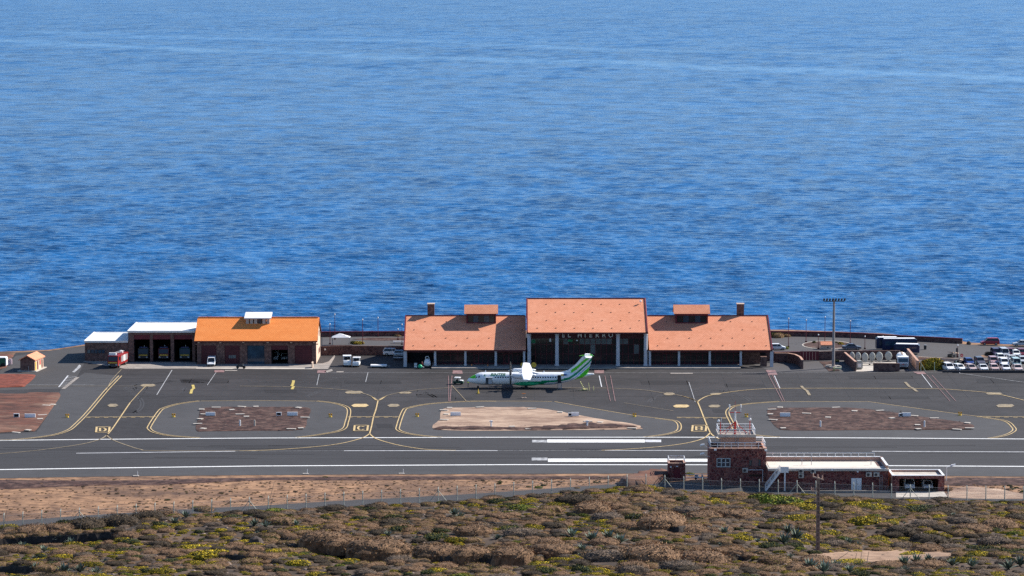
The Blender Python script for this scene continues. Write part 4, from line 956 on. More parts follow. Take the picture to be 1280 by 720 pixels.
# outside stair
S_ = MB(); sx0, sx1, sz = txx(956.5), txx(974.5), ZA(588.5, YT)
S_.bar((sx0,-1.0,.1),(sx1,-1.0,sz),.08,.32); S_.bar((sx0,-.15,.1),(sx1,-.15,sz),.08,.32)
st = S_.build('stair', white_m, W, label='white outside metal stair')
for k in range(12):
    q = (k+.5)/12; MB().box(sx0+(sx1-sx0)*q-.15, sx0+(sx1-sx0)*q+.15, -.96, -.19, .1+(sz-.1)*q, .15+(sz-.1)*q).build('tread', metal_g, st)
hr_ = MB()
for y in (-1.0,-.15):
    hr_.tube((sx0,y,1.1),(sx1,y,sz+1.0),.05,n=4); hr_.tube((sx0,y,.6),(sx1,y,sz+.5),.035,n=4)
    for k in range(4): q = k/3; hr_.tube((sx0+(sx1-sx0)*q,y,.1+(sz-.1)*q),(sx0+(sx1-sx0)*q,y,1.1+(sz-.1)*q),.04,n=4)
hr_.build('handrail', white_m, st)
lp = MB().box(sx1+.02, txx(985), -1.15, -.05, sz-.15, sz+.05).build('landing', white_m, W)
MB().box(sx1+.02, txx(985), -1.2, -1.155, sz+.05, sz+.9).build('landing_panel', white_m, lp); MB().box(txx(980.5)-.12, txx(980.5)+.12, -1.1, -.86, 0, sz-.16).build('landing_post', white_m, lp)
MB().box(txx(1000), txx(1110), -3.0, -2.75, 0, .45).build('kerb_wall', concrete, W)
# ---------------------------------------------------------------- garage
YT = P(1150, 614.6).y - .5
G = thing('garage', 'small red stone open garage with flat roof sheltering two white cars', 'garage', (0, YT+.5, 0))
g0, g1 = txx(1116), txx(1182); gz = ZA(593, YT+.5); gy = 6.2
ow = [txx(1124.5), txx(1173.5)]; oz = ZA(598.5, YT+.5)
f = MB(); f.box(g0, ow[0], 0, .4, 0, oz); f.box(ow[1], g1-.1, 0, .4, 0, oz); f.box(g0, g1-.1, .002, .398, oz, gz-.25); f.build('front_wall', stone_tower, G)
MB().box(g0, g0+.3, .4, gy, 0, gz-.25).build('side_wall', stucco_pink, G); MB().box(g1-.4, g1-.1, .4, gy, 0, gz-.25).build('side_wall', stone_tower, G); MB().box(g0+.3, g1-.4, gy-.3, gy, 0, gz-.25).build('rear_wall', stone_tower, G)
MB().box(g0+.3, g1-.4, .401, gy-.301, gz-.75, gz-.55).build('roof', concrete_w, G)
e = MB(); e.box(g0-.05, g1-.05, -.05, .43, gz-.248, gz-.15); e.box(g0-.05, g0+.33, .43, gy-.3, gz-.248, gz-.15); e.box(g1-.43, g1-.05, .43, gy-.3, gz-.248, gz-.15); e.box(g0-.05, g1-.05, gy-.3, gy+.05, gz-.248, gz-.15); e.build('roof_edge', white_m, G)
MB().box(g0+.31, g1-.41, gy-.36, gy-.305, gz-.54, gz-.25).build('parapet_render', stucco_pink, G)
area('garage_forecourt', [(1120,615.2),(1180,615.2),(1184,621.5),(1120,622.5)], concrete_w, 'mark2', label='pale concrete slab before the garage')
# ---------------------------------------------------------------- small stair hut
HB = thing('stone_hut', 'small dark stone hut with maroon door and roof railing left of the tower', 'hut', (P(846,600.5).x, P(846,600.5).y, 0))
hz = ZA(579.5, HB.location.y); hwid = 1.5
f = MB(); f.box(-hwid, -.62, 0, .3, 0, hz); f.box(.62, hwid, 0, .3, 0, hz); f.box(-.62, .62, .002, .298, 2.15, hz); f.build('front_wall', stone_tower, HB)
MB().box(-hwid, -hwid+.3, .3, 3.4, 0, hz).build('side_wall', stone_tower, HB); MB().box(hwid-.3, hwid, .3, 3.4, 0, hz).build('side_wall', stone_tower, HB); MB().box(-hwid+.3, hwid-.3, 3.1, 3.4, 0, hz).build('rear_wall', stone_tower, HB)
MB().box(-.6, .6, .08, .14, 0, 2.14).build('door', maroon, HB); MB().box(-hwid+.3, hwid-.3, .3, 3.1, hz-.45, hz-.3).build('roof', concrete, HB)
e = MB(); e.box(-hwid-.06, hwid+.06, -.06, .3, hz+.002, hz+.1); e.box(-hwid-.06, -hwid+.3, .3, 3.45, hz+.002, hz+.1); e.box(hwid-.3, hwid+.06, .3, 3.45, hz+.002, hz+.1); e.box(-hwid+.3,hwid-.3,3.1,3.45,hz+.002,hz+.1); e.build('coping', stucco_pink, HB)
railing([(-hwid+.1,.1),(-hwid+.1,3.3),(hwid-.1,3.3),(hwid-.1,.1)], hz+.1, .75, HB, step=1.6)
MB().box(-1.2,-.95,-.25,-.02,2.3,2.55).build('lamp', white_m, HB); MB().box(-.15,.2,-.2,-.01,2.45,2.6).build('lamp', white_m, HB)
# white rail and parked scooter between hut and tower
rl = thing('guard_rail', 'low white tubular guard rail between stone hut and tower', 'guard rail', (0,0,0))
pa, pb = P(857, 600), P(886, 600.5); railing([(pa.x, pa.y), (pb.x, pb.y)], 0, 1.0, rl, mids=1, step=2.0, r=.07, name='rail')
# ================================================================ vehicles
tyre_m = M('tyre_rubber', (0.02,0.02,0.021), 0.85, .2, 3); rim_m = M('wheel_rim', (0.35,0.35,0.36), 0.35, .1, 3, metal=.6)
lamp_m = M('lamp_lens', (0.7,0.7,0.68), 0.2, .05, 3); tail_m = M('tail_lens', (0.35,0.01,0.01), 0.25, .05, 3)
_paint = {}
def paint(name, col): 
    if name not in _paint: _paint[name] = M('car_paint_'+name, col, 0.32, 0.03, 1.0, spec=.5)
    return _paint[name]
_carmesh = {}
def car(label, cat_, loc, rz, pname, col, kind='hatch', group=None, name='parked_car'):
    """origin at ground centre, nose towards -y"""
    pm = paint(pname, col)
    dims = {'hatch': (1.72, 3.95, 1.47), 'suv': (1.85, 4.4, 1.68), 'van': (1.85, 4.6, 1.9), 'saloon': (1.78, 4.4, 1.43)}[kind]
    W_, L_, H_ = dims; w = W_/2; l = L_/2
    zb, zs = .28, H_*.60                            # sill, beltline
    prof = {'hatch': [(-l,.45),(-l+.05,.66),(-l*.52,.90),(-l*.22,H_-.04),(l*.35,H_),(l*.82,H_-.14),(l,.92),(l,.42)],
            'suv': [(-l,.5),(-l+.05,.85),(-l*.55,1.02),(-l*.28,H_-.05),(l*.4,H_),(l*.85,H_-.1),(l,1.0),(l,.45)],
            'van': [(-l,.5),(-l+.05,.90),(-l*.72,1.12),(-l*.45,H_-.06),(l*.4,H_),(l*.93,H_-.05),(l,1.0),(l,.42)],
            'saloon': [(-l,.45),(-l+.05,.66),(-l*.5,.88),(-l*.2,H_-.03),(l*.28,H_),(l*.62,.98),(l,.90),(l,.42)]}[kind]
    key = (kind, pname)
    T_ = thing(name, label, cat_, loc, rz, group)
    if key not in _carmesh:
        low = MB(); ring = lambda y, z, k: [(-w*k, y, z), (w*k, y, z)]
        # lower body: loft through stations
        st = [(-l,.84,.36,.60),(-l+.12,.95,.27,.70),(-l*.55,1,.24,prof[2][1]),(0,1,.24,zs+.02),(l*.6,1,.24,zs+.03),(l-.1,.96,.27,prof[6][1]),(l,.88,.36,prof[6][1]-.08)]
        vs = []
        for y, k, z0, z1 in st:
            vs += [(-w*k*.93,y,z0),(-w*k,y,(z0+z1)/2),(-w*k*.95,y,z1),(w*k*.95,y,z1),(w*k,y,(z0+z1)/2),(w*k*.93,y,z0)]
        fs = [(0,1,2,3,4,5), tuple(range(len(vs)-1, len(vs)-7, -1))]
        for i in range(len(st)-1):
            for j in range(6): fs.append((6*i+j, 6*i+(j+1)%6, 6*i+6+(j+1)%6, 6*i+6+j))
        low.add(vs, fs)
        yf, yr_ = prof[2][0], (prof[6][0]-.06 if kind != 'saloon' else prof[5][0]); tf, tr = prof[3][0], (prof[5][0] if kind != 'saloon' else prof[4][0])
        zf, zrr, zt_ = prof[2][1]-.02, (prof[6][1]-.02 if kind != 'saloon' else .96), H_
        # roof skin and pillars
        rw = w*.80
        low.add([(-rw,tf,zt_-.05),(rw,tf,zt_-.05),(rw,tr,zt_-.05),(-rw,tr,zt_-.05),(-rw*.93,tf+.1,zt_),(rw*.93,tf+.1,zt_),(rw*.93,tr-.1,zt_),(-rw*.93,tr-.1,zt_)], [(0,3,2,1),(4,5,6,7),(0,1,5,4),(1,2,6,5),(2,3,7,6),(3,0,4,7)])
        for s in (-1,1):
            low.bar((s*w*.91,yf,zf),(s*rw*.97,tf,zt_-.03),.09,.09); low.bar((s*w*.91,yr_,zrr),(s*rw*.97,tr,zt_-.03),.14,.12); low.bar((s*w*.95,.1,zs),(s*rw*.99,.1,zt_-.03),.08,.07)
        gl = MB(); k = .90
        gl.add([(-w*k,yf+.03,zf),(w*k,yf+.03,zf),(rw*.95,tf+.03,zt_-.045),(-rw*.95,tf+.03,zt_-.045),(-w*k,yr_-.03,zrr),(w*k,yr_-.03,zrr),(rw*.95,tr-.03,zt_-.045),(-rw*.95,tr-.03,zt_-.045)], [(0,1,2,3),(5,4,7,6),(4,0,3,7),(1,5,6,2)])
        wh = MB(); wh.lathe([(.20,-.09),(.31,-.09),(.31,.09),(.20,.09)], 12); rm = MB().lathe([(.02,-.095),(.2,-.10),(.2,.10),(.02,.095)], 8)
        _carmesh[key] = (low.mesh('car_body', pm), gl.mesh('car_glass', glass_car), wh.mesh('wheel', tyre_m), rm.mesh('rim', rim_m),
                         MB().box(-.16,.16,-.03,.03,-.07,.07).mesh('headlight', lamp_m), MB().box(-.1,.1,-.03,.03,-.12,.12).mesh('tail_light', tail_m), MB().box(-.26,.26,-.02,.02,-.06,.06).mesh('number_plate', lamp_m), MB().box(-w*.86,w*.86,-.05,.05,-.1,.1).mesh('bumper', metal_d))
    me = _carmesh[key]
    link('body', me[0], T_); link('windows', me[1], T_)
    for sx_ in (-1,1):
        for y in (-l*.62, l*.62):
            wo = link('wheel', me[2], T_, (sx_*(w-.1), y, .31), (0, R(90), 0)); link('rim', me[3], wo, (0,0,0))
        link('headlight', me[4], T_, (sx_*w*.66, -l+.02, prof[1][1]-.03)); link('tail_light', me[5], T_, (sx_*w*.82, l-.02, prof[6][1]-.22))
    link('number_plate', me[6], T_, (0, l+.01, .6)); link('bumper', me[7], T_, (0, -l+.02, .42)); link('bumper', me[7], T_, (0, l-.02, .42))
    return T_
WHT, SIL = (0.80,0.80,0.80), (0.45,0.47,0.50)
G1 = 'cars parked in the car park'
def pc(px, py, label, pname, col, kind='hatch', rz=0, group=G1):
    q = P(px, py); l = 2.0
    return car(label, 'car', (q.x, q.y + 1.9, .035), R(rz), pname, col, kind, group)
pc(1186.5, 464.4, 'white van-like car nearest the green hedge, front row of car park', 'white', WHT, 'suv', 14)
pc(1200, 464.6, 'white hatchback turned aside, second from the hedge in front row', 'white', WHT, 'hatch', 24)
pc(1214.5, 464.8, 'pinkish beige hatchback in the front row below the blue car', 'beige', (0.50,0.38,0.36), 'hatch', 16)
pc(1230, 464.7, 'white car with dark windscreen in the front row below the dark car', 'white', WHT, 'saloon', 4)
pc(1244, 464.7, 'white and red hatchback in the front row below the pink car', 'redwhite', (0.60,0.42,0.40), 'hatch', 4)
pc(1258, 464.8, 'white hatchback in front row, second from the right edge', 'white', WHT, 'hatch', 6)
pc(1273, 465, 'pale rosy car in front row at the right edge', 'rosy', (0.66,0.52,0.50), 'saloon', 4)
pc(1212.5, 457.2, 'dark blue car, leftmost of the second row of the car park', 'blue', (0.02,0.05,0.20), 'hatch', 6)
pc(1226, 457, 'dark car with pale roof in second row beside the blue one', 'graphite', (0.10,0.10,0.13), 'suv', 4)
pc(1243, 456.4, 'dusty pink car in second row with pale windscreen', 'pink', (0.42,0.27,0.28), 'suv', 2)
pc(1256.5, 458.6, 'white people carrier at the centre of the second row', 'white', WHT, 'suv', 2)
pc(1271.5, 459.3, 'pale teal van in second row near the right edge', 'teal', (0.40,0.52,0.52), 'van', 2)
pc(1252, 451.6, 'white small car tucked behind the white people carrier', 'white', WHT, 'hatch', 2)
pc(1266, 453, 'white saloon behind the pale teal van', 'white', WHT, 'saloon', 4)
pc(1280, 455, 'grey car cut by the right edge of the view, second row', 'silver', SIL, 'hatch', 2)
pc(1246.5, 445.8, 'dark purple car beside the round bush, third row', 'purple', (0.05,0.025,0.07), 'suv', 4)
pc(1256.5, 446.6, 'silver white car with large windscreen, third row', 'silver', SIL, 'van', 4)
pc(1264.3, 445.8, 'dark red car half hidden between two pale ones, third row', 'wine', (0.14,0.02,0.03), 'suv', 2)
pc(1271, 446.8, 'white hatchback in third row near the right edge', 'white', WHT, 'hatch', 4)
pc(1278.5, 446.4, 'dark maroon car at the right end of the third row', 'wine', (0.14,0.02,0.03), 'suv', 2)
q = P(1238, 431.7); car('dark red hatchback seen from the side by the sea edge', 'car', (q.x, q.y+.9, .035), R(-90), 'darkred', (0.30,0.01,0.03), 'suv', 'cars by the shore')
q = P(1278, 433.2); car('pale silver car seen side-on at the sea edge, far right', 'car', (q.x, q.y+.9, .035), R(-90), 'silver', SIL, 'saloon', 'cars by the shore')
q = P(490.5, 444.8); car('white five-door car in the shade beside the left wing', 'car', (q.x, q.y+.9, .03), R(90), 'white', WHT, 'suv', 'cars by the left wing')
q = P(503, 446.3); car('pale blue car partly behind the left corner column', 'car', (q.x, q.y+.9, .03), R(90), 'paleblue', (0.32,0.42,0.50), 'hatch', 'cars by the left wing')
q = P(972, 438); car('white car standing behind the right end of the terminal', 'car', (q.x, q.y+.9, .035), R(90), 'white', WHT, 'hatch')
q = P(1065, 437.6); car('dark car behind the yard wall near the roundabout', 'car', (q.x, q.y+.9, .035), R(90), 'graphite', (0.10,0.10,0.13), 'saloon')
q = P(263.3, 458.4); car('white van parked before the first hangar door', 'van', (q.x, q.y+2.0, .06), R(3), 'white', WHT, 'van', name='parked_van')
q = P(343, 451.2); car('white van inside the open hangar bay, left one', 'van', (q.x, q.y+1.0, .07), R(0), 'white', WHT, 'van', 'vehicles in the hangar bay', name='parked_van')
q = P(355.5, 450.8); car('white car inside the open hangar bay, right one', 'car', (q.x, q.y+1.0, .07), R(4), 'white', WHT, 'hatch', 'vehicles in the hangar bay')
q = P(1137.6, 613.6); car('white tall van in the left half of the open garage', 'van', (q.x, q.y+2.3, .0), R(0), 'white', WHT, 'van', 'vehicles in the stone garage', name='parked_van')
q = P(1161.2, 613.6); car('white low car in the right half of the open garage', 'car', (q.x, q.y+2.3, .0), R(0), 'white', WHT, 'hatch', 'vehicles in the stone garage')
# scooter by the guard rail
sc_ = thing('scooter', 'pale blue and white scooter parked behind the white guard rail', 'scooter', tuple(P(874, 599.6)), R(80))
MB().prism([(-.75,.45),(-.6,.9),(-.45,1.0),(-.38,.5),(0,.42),(.25,.75),(.8,.8),(.85,.55),(.5,.3),(-.4,.28)],'x',-.18,.18).build('body', paint('paleblue',(0.32,0.42,0.50)), sc_)
for y in (-.65,.6): MB().lathe([(.12,-.06),(.25,-.06),(.25,.06),(.12,.06)],10).build('wheel', tyre_m, sc_, loc=(0,y,.25)).rotation_euler=(0,R(90),0)
MB().bar((-.32,-.5,1.08),(.32,-.5,1.08),.05,.05).build('handlebar', metal_d, sc_); MB().box(-.16,.16,.1,.75,.8,.88).build('saddle', black_m, sc_)

# fire engines
def fire_truck(label, loc, rz, body=M('deep_red_paint',(0.26,0.014,0.014),.45), crane=False, group=None, l=8.2):
    t = thing('fire_engine', label, 'fire engine', loc, rz, group)
    cb = MB().prism([(-l/2,.5),(-l/2,1.5),(-l/2+.25,2.75),(-l/2+2.2,2.85),(-l/2+2.2,.5)],'x',-1.2,1.2).build('cab', body, t)
    MB().prism([(-l/2-.02,1.62),(-l/2+.2,2.55),(-l/2+.28,2.55),(-l/2+.06,1.62)],'x',-1.05,1.05).build('windscreen', glass_car, cb)
    for s in (-1,1): MB().box(s*1.2-.02, s*1.2+.02, -l/2+.7, -l/2+1.9, 1.65, 2.45).build('side_window', glass_car, cb)
    MB().box(-.9,.9,-l/2+.5,-l/2+.85,2.86,3.05).build('beacon_bar', paint('blue',(0.02,0.05,0.20)), cb)
    b_ = MB().box(-1.22,1.22,-l/2+2.25,l/2,.62,2.7).build('body', body, t)
    for s in (-1,1):
        for k in range(3): MB().box(s*1.22-.03, s*1.22+.03, -l/2+2.6+k*1.75, -l/2+4.1+k*1.75, 1.1, 2.45).build('locker_shutter', metal_g if k != 1 else white_m, b_)
    MB().box(-1.15,1.15,-l/2-.16,-l/2-.01,.5,1.0).build('bumper', metal_d, t); MB().box(-1.0,1.0,-l/2-.03,-l/2-.005,1.1,1.35).build('grille', gold_m, t)
    wh = MB().lathe([(.25,-.16),(.52,-.16),(.52,.16),(.25,.16)],12).mesh('wheel', tyre_m); rm = MB().lathe([(.02,-.165),(.25,-.17),(.25,.17),(.02,.165)],8).mesh('rim', rim_m)
    for s in (-1,1):
        for y in (-l/2+1.3, l/2-1.9, l/2-.7)[:3 if l > 8 else 2]: wo = link('wheel', wh, t, (s*1.05, y, .52), (0,R(90),0)); link('rim', rm, wo)
        MB().box(-.16,.16,-.03,.03,-.1,.1).build('headlight', lamp_m, t, loc=(s*.85,-l/2-.17,.8))
    if crane:
        ld = MB()
        for s in (-.35,.35): ld.bar((s,-l/2+.3,3.25),(s,l/2-.3,3.0),.1,.14)
        for k in range(14): ld.bar((-.35,-l/2+.6+k*.52,3.24-k*.016),(.35,-l/2+.6+k*.52,3.24-k*.016),.05,.05)
        ld.build('ladder', metal_g, t); MB().lathe([(.5,0),(.5,.35),(.3,.5)],10).build('turntable', white_m, t, loc=(0,l/2-1.5,2.7)); MB().box(-.8,.8,-l/2-.2,-l/2+.3,2.95,3.5).build('basket', white_m, t)
    else: MB().lathe([(.1,0),(.12,.4),(.02,.5)],8).build('water_monitor', white_m, t, loc=(0,-l/2+2.6,2.75))
    return t
q = P(143, 460.4); fire_truck('red and white fire engine with folded ladder parked outside the annex', (q.x+.3, q.y+4.0, .04), R(-9), crane=True)
for px, lab, c in ((178,'dark fire engine inside the left bay of the fire station', metal_d),(203.5,'dark red fire engine inside the middle bay of the fire station', maroon),(230,'dark teal fire engine inside the right bay of the fire station', M('dark_teal_paint',(0.02,0.06,0.07),.4))):  # engine bodies in dark grey, maroon and dark teal
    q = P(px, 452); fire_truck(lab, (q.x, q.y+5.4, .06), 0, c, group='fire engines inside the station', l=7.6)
# baggage tugs and service carts
def tug(label, loc, rz=0, s=1.0, group=None, body=white_m, low=green_m):
    t = thing('baggage_tug', label, 'baggage tug', loc, rz, group); t.scale = (s,s,s)
    MB().prism([(-1.5,.35),(-1.5,.95),(-1.35,1.05),(-.35,1.1),(-.3,.9),(1.5,.9),(1.5,.35)],'x',-.72,.72).build('chassis', low, t)
    MB().prism([(-1.35,1.052),(-1.3,1.2),(-.5,1.25),(-.45,1.105)],'x',-.7,.7).build('bonnet', body, t)
    c = MB()
    for x in (-.68,.68):
        for y in (-.35,.85): c.bar((x,y,1.1),(x,y,1.9),.08,.08)
    cb = c.build('cab_frame', body, t); MB().box(-.82,.82,-.55,1.15,1.9,2.05).build('cab_roof', body, cb); MB().box(-.62,.62,-.37,-.33,1.15,1.88).build('windscreen', glass_car, cb)
    MB().box(-.4,.4,.2,.7,.95,1.35).build('seat', black_m, t)
    wh = MB().lathe([(.12,-.12),(.3,-.12),(.3,.12),(.12,.12)],10).mesh('wheel', tyre_m)
    for x in (-.62,.62):
        for y in (-1.0,1.0): link('wheel', wh, t, (x,y,.3), (0,R(90),0))
        MB().box(-.12,.12,-.03,.03,-.08,.08).build('headlight', lamp_m, t, loc=(x*.75,-1.52,.8))
    return t
q = P(433.5, 458.6); tug('white cabbed baggage tug, left one of the pair on the apron', (q.x, q.y+1.5, .03), R(4), 1.15, 'tugs beside the hangar', low=white_m)
q = P(445.3, 459); tug('slimmer white baggage tug, right one of the pair on the apron', (q.x, q.y+1.4, .03), R(-4), 1.0, 'tugs beside the hangar', low=white_m)
q = P(572.5, 481); tug('white roofed dark green tug standing before the aircraft nose', (q.x+.1, q.y+.8, .03), R(78), .74, low=M('very_dark_green_paint',(0.01,0.05,0.03),.5))
q = P(534, 459.4); gp_ = thing('ground_power_cart', 'white rounded ground power cart under the terminal eave', 'power cart', (q.x, q.y+.6, .03))
MB().lathe([(.75,.3),(.8,.8),(.7,1.3),(.45,1.75),(.1,1.9)],10,sy=1.3).build('housing', white_m, gp_, smooth=True); hp_ = MB().tube((-.45,0,1.7),(-.3,0,2.4),.06); hp_.tube((-.3,0,2.4),(.3,0,2.4),.06); hp_.tube((.3,0,2.4),(.45,0,1.7),.06); hp_.build('handle', white_m, gp_)
wh = MB().lathe([(.1,-.08),(.25,-.08),(.25,.08),(.1,.08)],8).mesh('wheel', tyre_m)
for x in (-.6,.6):
    for y in (-.6,.6): link('wheel', wh, gp_, (x,y,.25),(0,R(90),0))
q = P(525, 461.6); gb = thing('green_tank', 'round green tank on wheels beside the power cart', 'tank', (q.x, q.y+.5, .03))
MB().lathe([(.05,0),(.35,.06),(.5,.35),(.45,.65),(.2,.85),(.05,.9)],12,c=(0,0,.12)).build('tank', M('bright_green_paint',(0.02,0.42,0.20),.4), gb, smooth=True); MB().tube((.3,0,.5),(.9,-.1,.4),.1).build('hose', white_m, gb)
for x in (-.35,.35): link('wheel', wh, gb, (x,0,.25),(0,R(90),0), ).scale = (.8,.8,.8)
q = P(519.5, 459.5); bx = thing('service_box', 'small white double service box on the ground in shade', 'service box', (q.x, q.y, .03))
for z in (0,.5): MB().box(-.3,.3,0,.35,z+.02,z+.4).build('drawer', white_m, bx)
MB().box(-.34,.34,.36,.5,0,1.0).build('back_plate', metal_g, bx)
q = P(473.4, 460.2); pv = thing('baggage_trailer', 'long low white flat trailer on the apron left of the terminal', 'trailer', (q.x, q.y, .03))
MB().box(-1.85,1.75,0,1.9,.35,.62).build('deck', white_m, pv); MB().bar((1.75,.9,.4),(2.6,.9,.3),.08,.08).build('drawbar', metal_g, pv)
for x in (-1.3,1.2):
    for y in (.2,1.7): link('wheel', wh, pv, (x,y,.25),(0,R(90),R(90)))
def dolly(label, px, py, L_=2.6, col=metal_g, group=None, rz=0):
    q = P(px, py); t = thing('baggage_cart', label, 'baggage cart', (q.x, q.y, .03), R(rz), group)
    MB().box(-L_/2,L_/2,0,1.3,.4,.5).build('deck', col, t); r_ = MB()
    for x in (-L_/2+.05,L_/2-.05):
        r_.bar((x,.05,.5),(x,.05,1.4),.05,.05); r_.bar((x,1.25,.5),(x,1.25,1.4),.05,.05)
    r_.bar((-L_/2,.65,1.42),(L_/2,.65,1.42),1.3,.05); r_.build('canopy', col, t)
    for x in (-L_/2+.4,L_/2-.4):
        for y in (.15,1.15): link('wheel', wh, t, (x,y,.25),(0,R(90),R(90)))
dolly('grey baggage cart in deep shade under the left wing', 514, 452, 3.2, metal_d)
dolly('dim grey baggage cart beside the parked white car', 498.5, 450, 2.6, metal_g)

# tanker, buses
q = P(1130.5, 461.4); tk = thing('tanker_lorry', 'white tanker lorry facing the apron between the low wall and hedge', 'lorry', (q.x, q.y+4, .04), R(-4))
cb = MB().prism([(-4.0,.5),(-4.05,1.4),(-3.85,2.7),(-2.2,2.75),(-2.2,.5)],'x',-1.2,1.2).build('cab', white_m, tk)
MB().prism([(-4.07,1.55),(-3.92,2.4),(-3.86,2.4),(-4.0,1.55)],'x',-1.08,1.08).build('windscreen', glass_b, cb); MB().box(-.9,.9,-4.1,-4.055,.85,1.2).build('grille', metal_g, cb)
MB().box(-1.15,1.15,-4.2,-4.06,.45,.78).build('bumper', metal_g, tk); 
MB().box(-.22,.22,-4.12,-4.101,1.0,1.15).build('badge', red_m, cb)
MB().lathe([(.9,-3),(1.15,-2.9),(1.15,2.9),(.9,3)],16,sy=.85).build('tank', white_m, tk, smooth=True, loc=(0,1.2,1.85)).rotation_euler = (R(90),0,0)
for k in range(3): MB().lathe([(.25,0),(.25,.18)],8).build('tank_hatch', stucco_cream, tk, loc=(0,-.6+k*1.7,2.8))
MB().box(-1.0,1.0,-2.1,4.2,.55,.85).build('chassis', metal_d, tk)
whb = MB().lathe([(.25,-.16),(.5,-.16),(.5,.16),(.25,.16)],12).mesh('wheel', tyre_m)
for x in (-1.0,1.0):
    for y in (-3.1,2.0,3.3): link('wheel', whb, tk, (x,y,.5),(0,R(90),0))
    MB().box(-.16,.16,-.03,.03,-.1,.1).build('headlight', lamp_m, tk, loc=(x*.85,-4.21,.62)); MB().box(-.08,.08,-.05,.05,-.25,.25).build('mirror', metal_d, tk, loc=(x*1.38,-3.95,2.0))
def bus(label, px, py, L_, rz, pm, roofm, H_=3.1, group=None):
    q = P(px, py); t = thing('bus', label, 'bus', (q.x, q.y+1.3, .04), R(rz), group)
    MB().prism([(-L_/2,.4),(-L_/2+.1,H_-.25),(-L_/2+.5,H_-.002),(L_/2-.3,H_-.002),(L_/2,H_-.3),(L_/2,.4)],'x',-1.25,1.25).build('body', pm, t)
    MB().box(-1.0,1.0,-L_/2+.55,L_/2-.35,H_,H_+.08).build('roof', roofm, t)
    n = int(L_/1.5)
    for s in (-1,1):
        for k in range(n): y = -L_/2+.5+(L_-1)*k/n; MB().box(s*1.25-.02,s*1.25+.02,y,y+(L_-1)/n-.12,1.35,H_-.55).build('window', glass_b, t)
    MB().prism([(-L_/2-.01,1.2),(-L_/2+.09,H_-.4),(-L_/2+.14,H_-.4),(-L_/2+.04,1.2)],'x',-1.1,1.1).build('windscreen', glass_car, t)
    for x in (-1.1,1.1):
        for y in (-L_/2+2, L_/2-2.4): link('wheel', whb, t, (x,y,.5),(0,R(90),0))
    return t
dkb = M('dark_blue_paint',(0.008,0.018,0.06),.35); 
bus('dark blue coach parked side-on near the shore wall, left one', 1110, 438.4, 5.4, 90, dkb, white_m, 3.0, 'dark blue coaches behind the yard wall')
bus('dark blue coach nose right, overlapping the left blue coach', 1125, 439.4, 8.2, 90, dkb, white_m, 2.9, 'dark blue coaches behind the yard wall')
bus('white roofed dark minibus in front of the blue coaches', 1134, 443.2, 6.0, -100, dkb, white_m, 2.3)
# ================================================================ walls, lamps, signs, people around the site
def wall_line(name, label, cat_, px, h, th, mat, cop=None, coph=.16, z=.03, group=None, hs=None):
    t = thing(name, label, cat_, (0,0,0), 0, group); pts = [P(x, y).xy for x, y in px]
    def strip(z0, z1, th, mat, nm):
        mb = MB(); n = len(pts); L_ = []
        for i in range(n):
            d = (pts[min(n-1,i+1)]-pts[max(0,i-1)]).normalized(); nr = Vector((-d.y, d.x))*th/2
            hh = hs[i] if hs else h; za, zb = (z0, hh) if nm == 'wall' else (hh+.002, hh+coph)
            L_ += [(*(pts[i]+nr), za), (*(pts[i]-nr), za), (*(pts[i]-nr), zb), (*(pts[i]+nr), zb)]
        fs = [(0,1,2,3), (4*n-1,4*n-2,4*n-3,4*n-4)]
        for i in range(n-1):
            for j in range(4): fs.append((4*i+j, 4*i+4+j, 4*i+4+(j+1)%4, 4*i+(j+1)%4))
        mb.add(L_, fs); return mb.build(nm if nm == 'wall' else 'coping', mat, t)
    strip(z, h, th, mat, 'wall')
    if cop: strip(h, h+coph, th+.12, cop, 'coping')
    return t
wall_line('sea_wall', 'long maroon-topped parapet wall at the sea edge, left of the terminal', 'wall', [(398,420.8),(440,420.4),(507,420.2)], 1.0, .4, stone_wall, maroon, .25)
wall_line('sea_wall', 'long maroon-topped parapet wall at the sea edge, right of the terminal', 'wall', [(950,419.8),(988,420.2),(1040,421.2),(1080,422.6),(1130,425.6),(1170,427.7),(1203,429.4)], 1.0, .4, stone_wall, maroon, .25)
wall_line('boundary_wall', 'brown stone boundary wall between hangar and terminal', 'wall', [(401,444),(420,443.6),(440,443.4),(508,443.8)], 2.0, .35, stone_wall, stone_br, .12)
wall_line('boundary_wall', 'brown stone wall with maroon coping right of the terminal', 'wall', [(940,452),(966,451.2),(1000,450.8)], 2.0, .35, stone_wall, maroon, .12)
wall_line('boundary_wall', 'dark stone wall behind the floodlight mast', 'wall', [(1023.5,450.5),(1057,449.4),(1125,449.2)], 1.95, .35, stone_wall, stone_br, .12)
wall_line('curved_wall', 'curved brown stone wall with tan coping beside the terminal end', 'wall', [(968,452.6),(985,452.8),(994,454.5),(1000,457.5),(1003,461.5)], 2.0, .4, stone_wall, stucco_pink, .14)
wall_line('yard_wall', 'sloping red stone side wall left of the white oval equipment', 'wall', [(1056,452),(1069.5,464)], 2.0, .35, stone_wall, stucco_pink, .18)
wall_line('yard_wall', 'tall reddish side wall between the tanker lorry and hedge', 'wall', [(1134.5,448),(1147.5,463.6)], 2.2, .4, stucco_pink, stucco_pink, .1)
wall_line('low_wall', 'low brown stone front wall of the equipment yard', 'wall', [(1091.5,463.8),(1124.5,464.2)], 1.7, .4, stone_wall, stone_br, .12)
wall_line('kerb_wall', 'dark low retaining kerb wall along the car park edge', 'wall', [(1178,466),(1285,466.2),(1420,467)], .55, .35, M('dark_kerb',(0.05,0.045,0.05),.9))
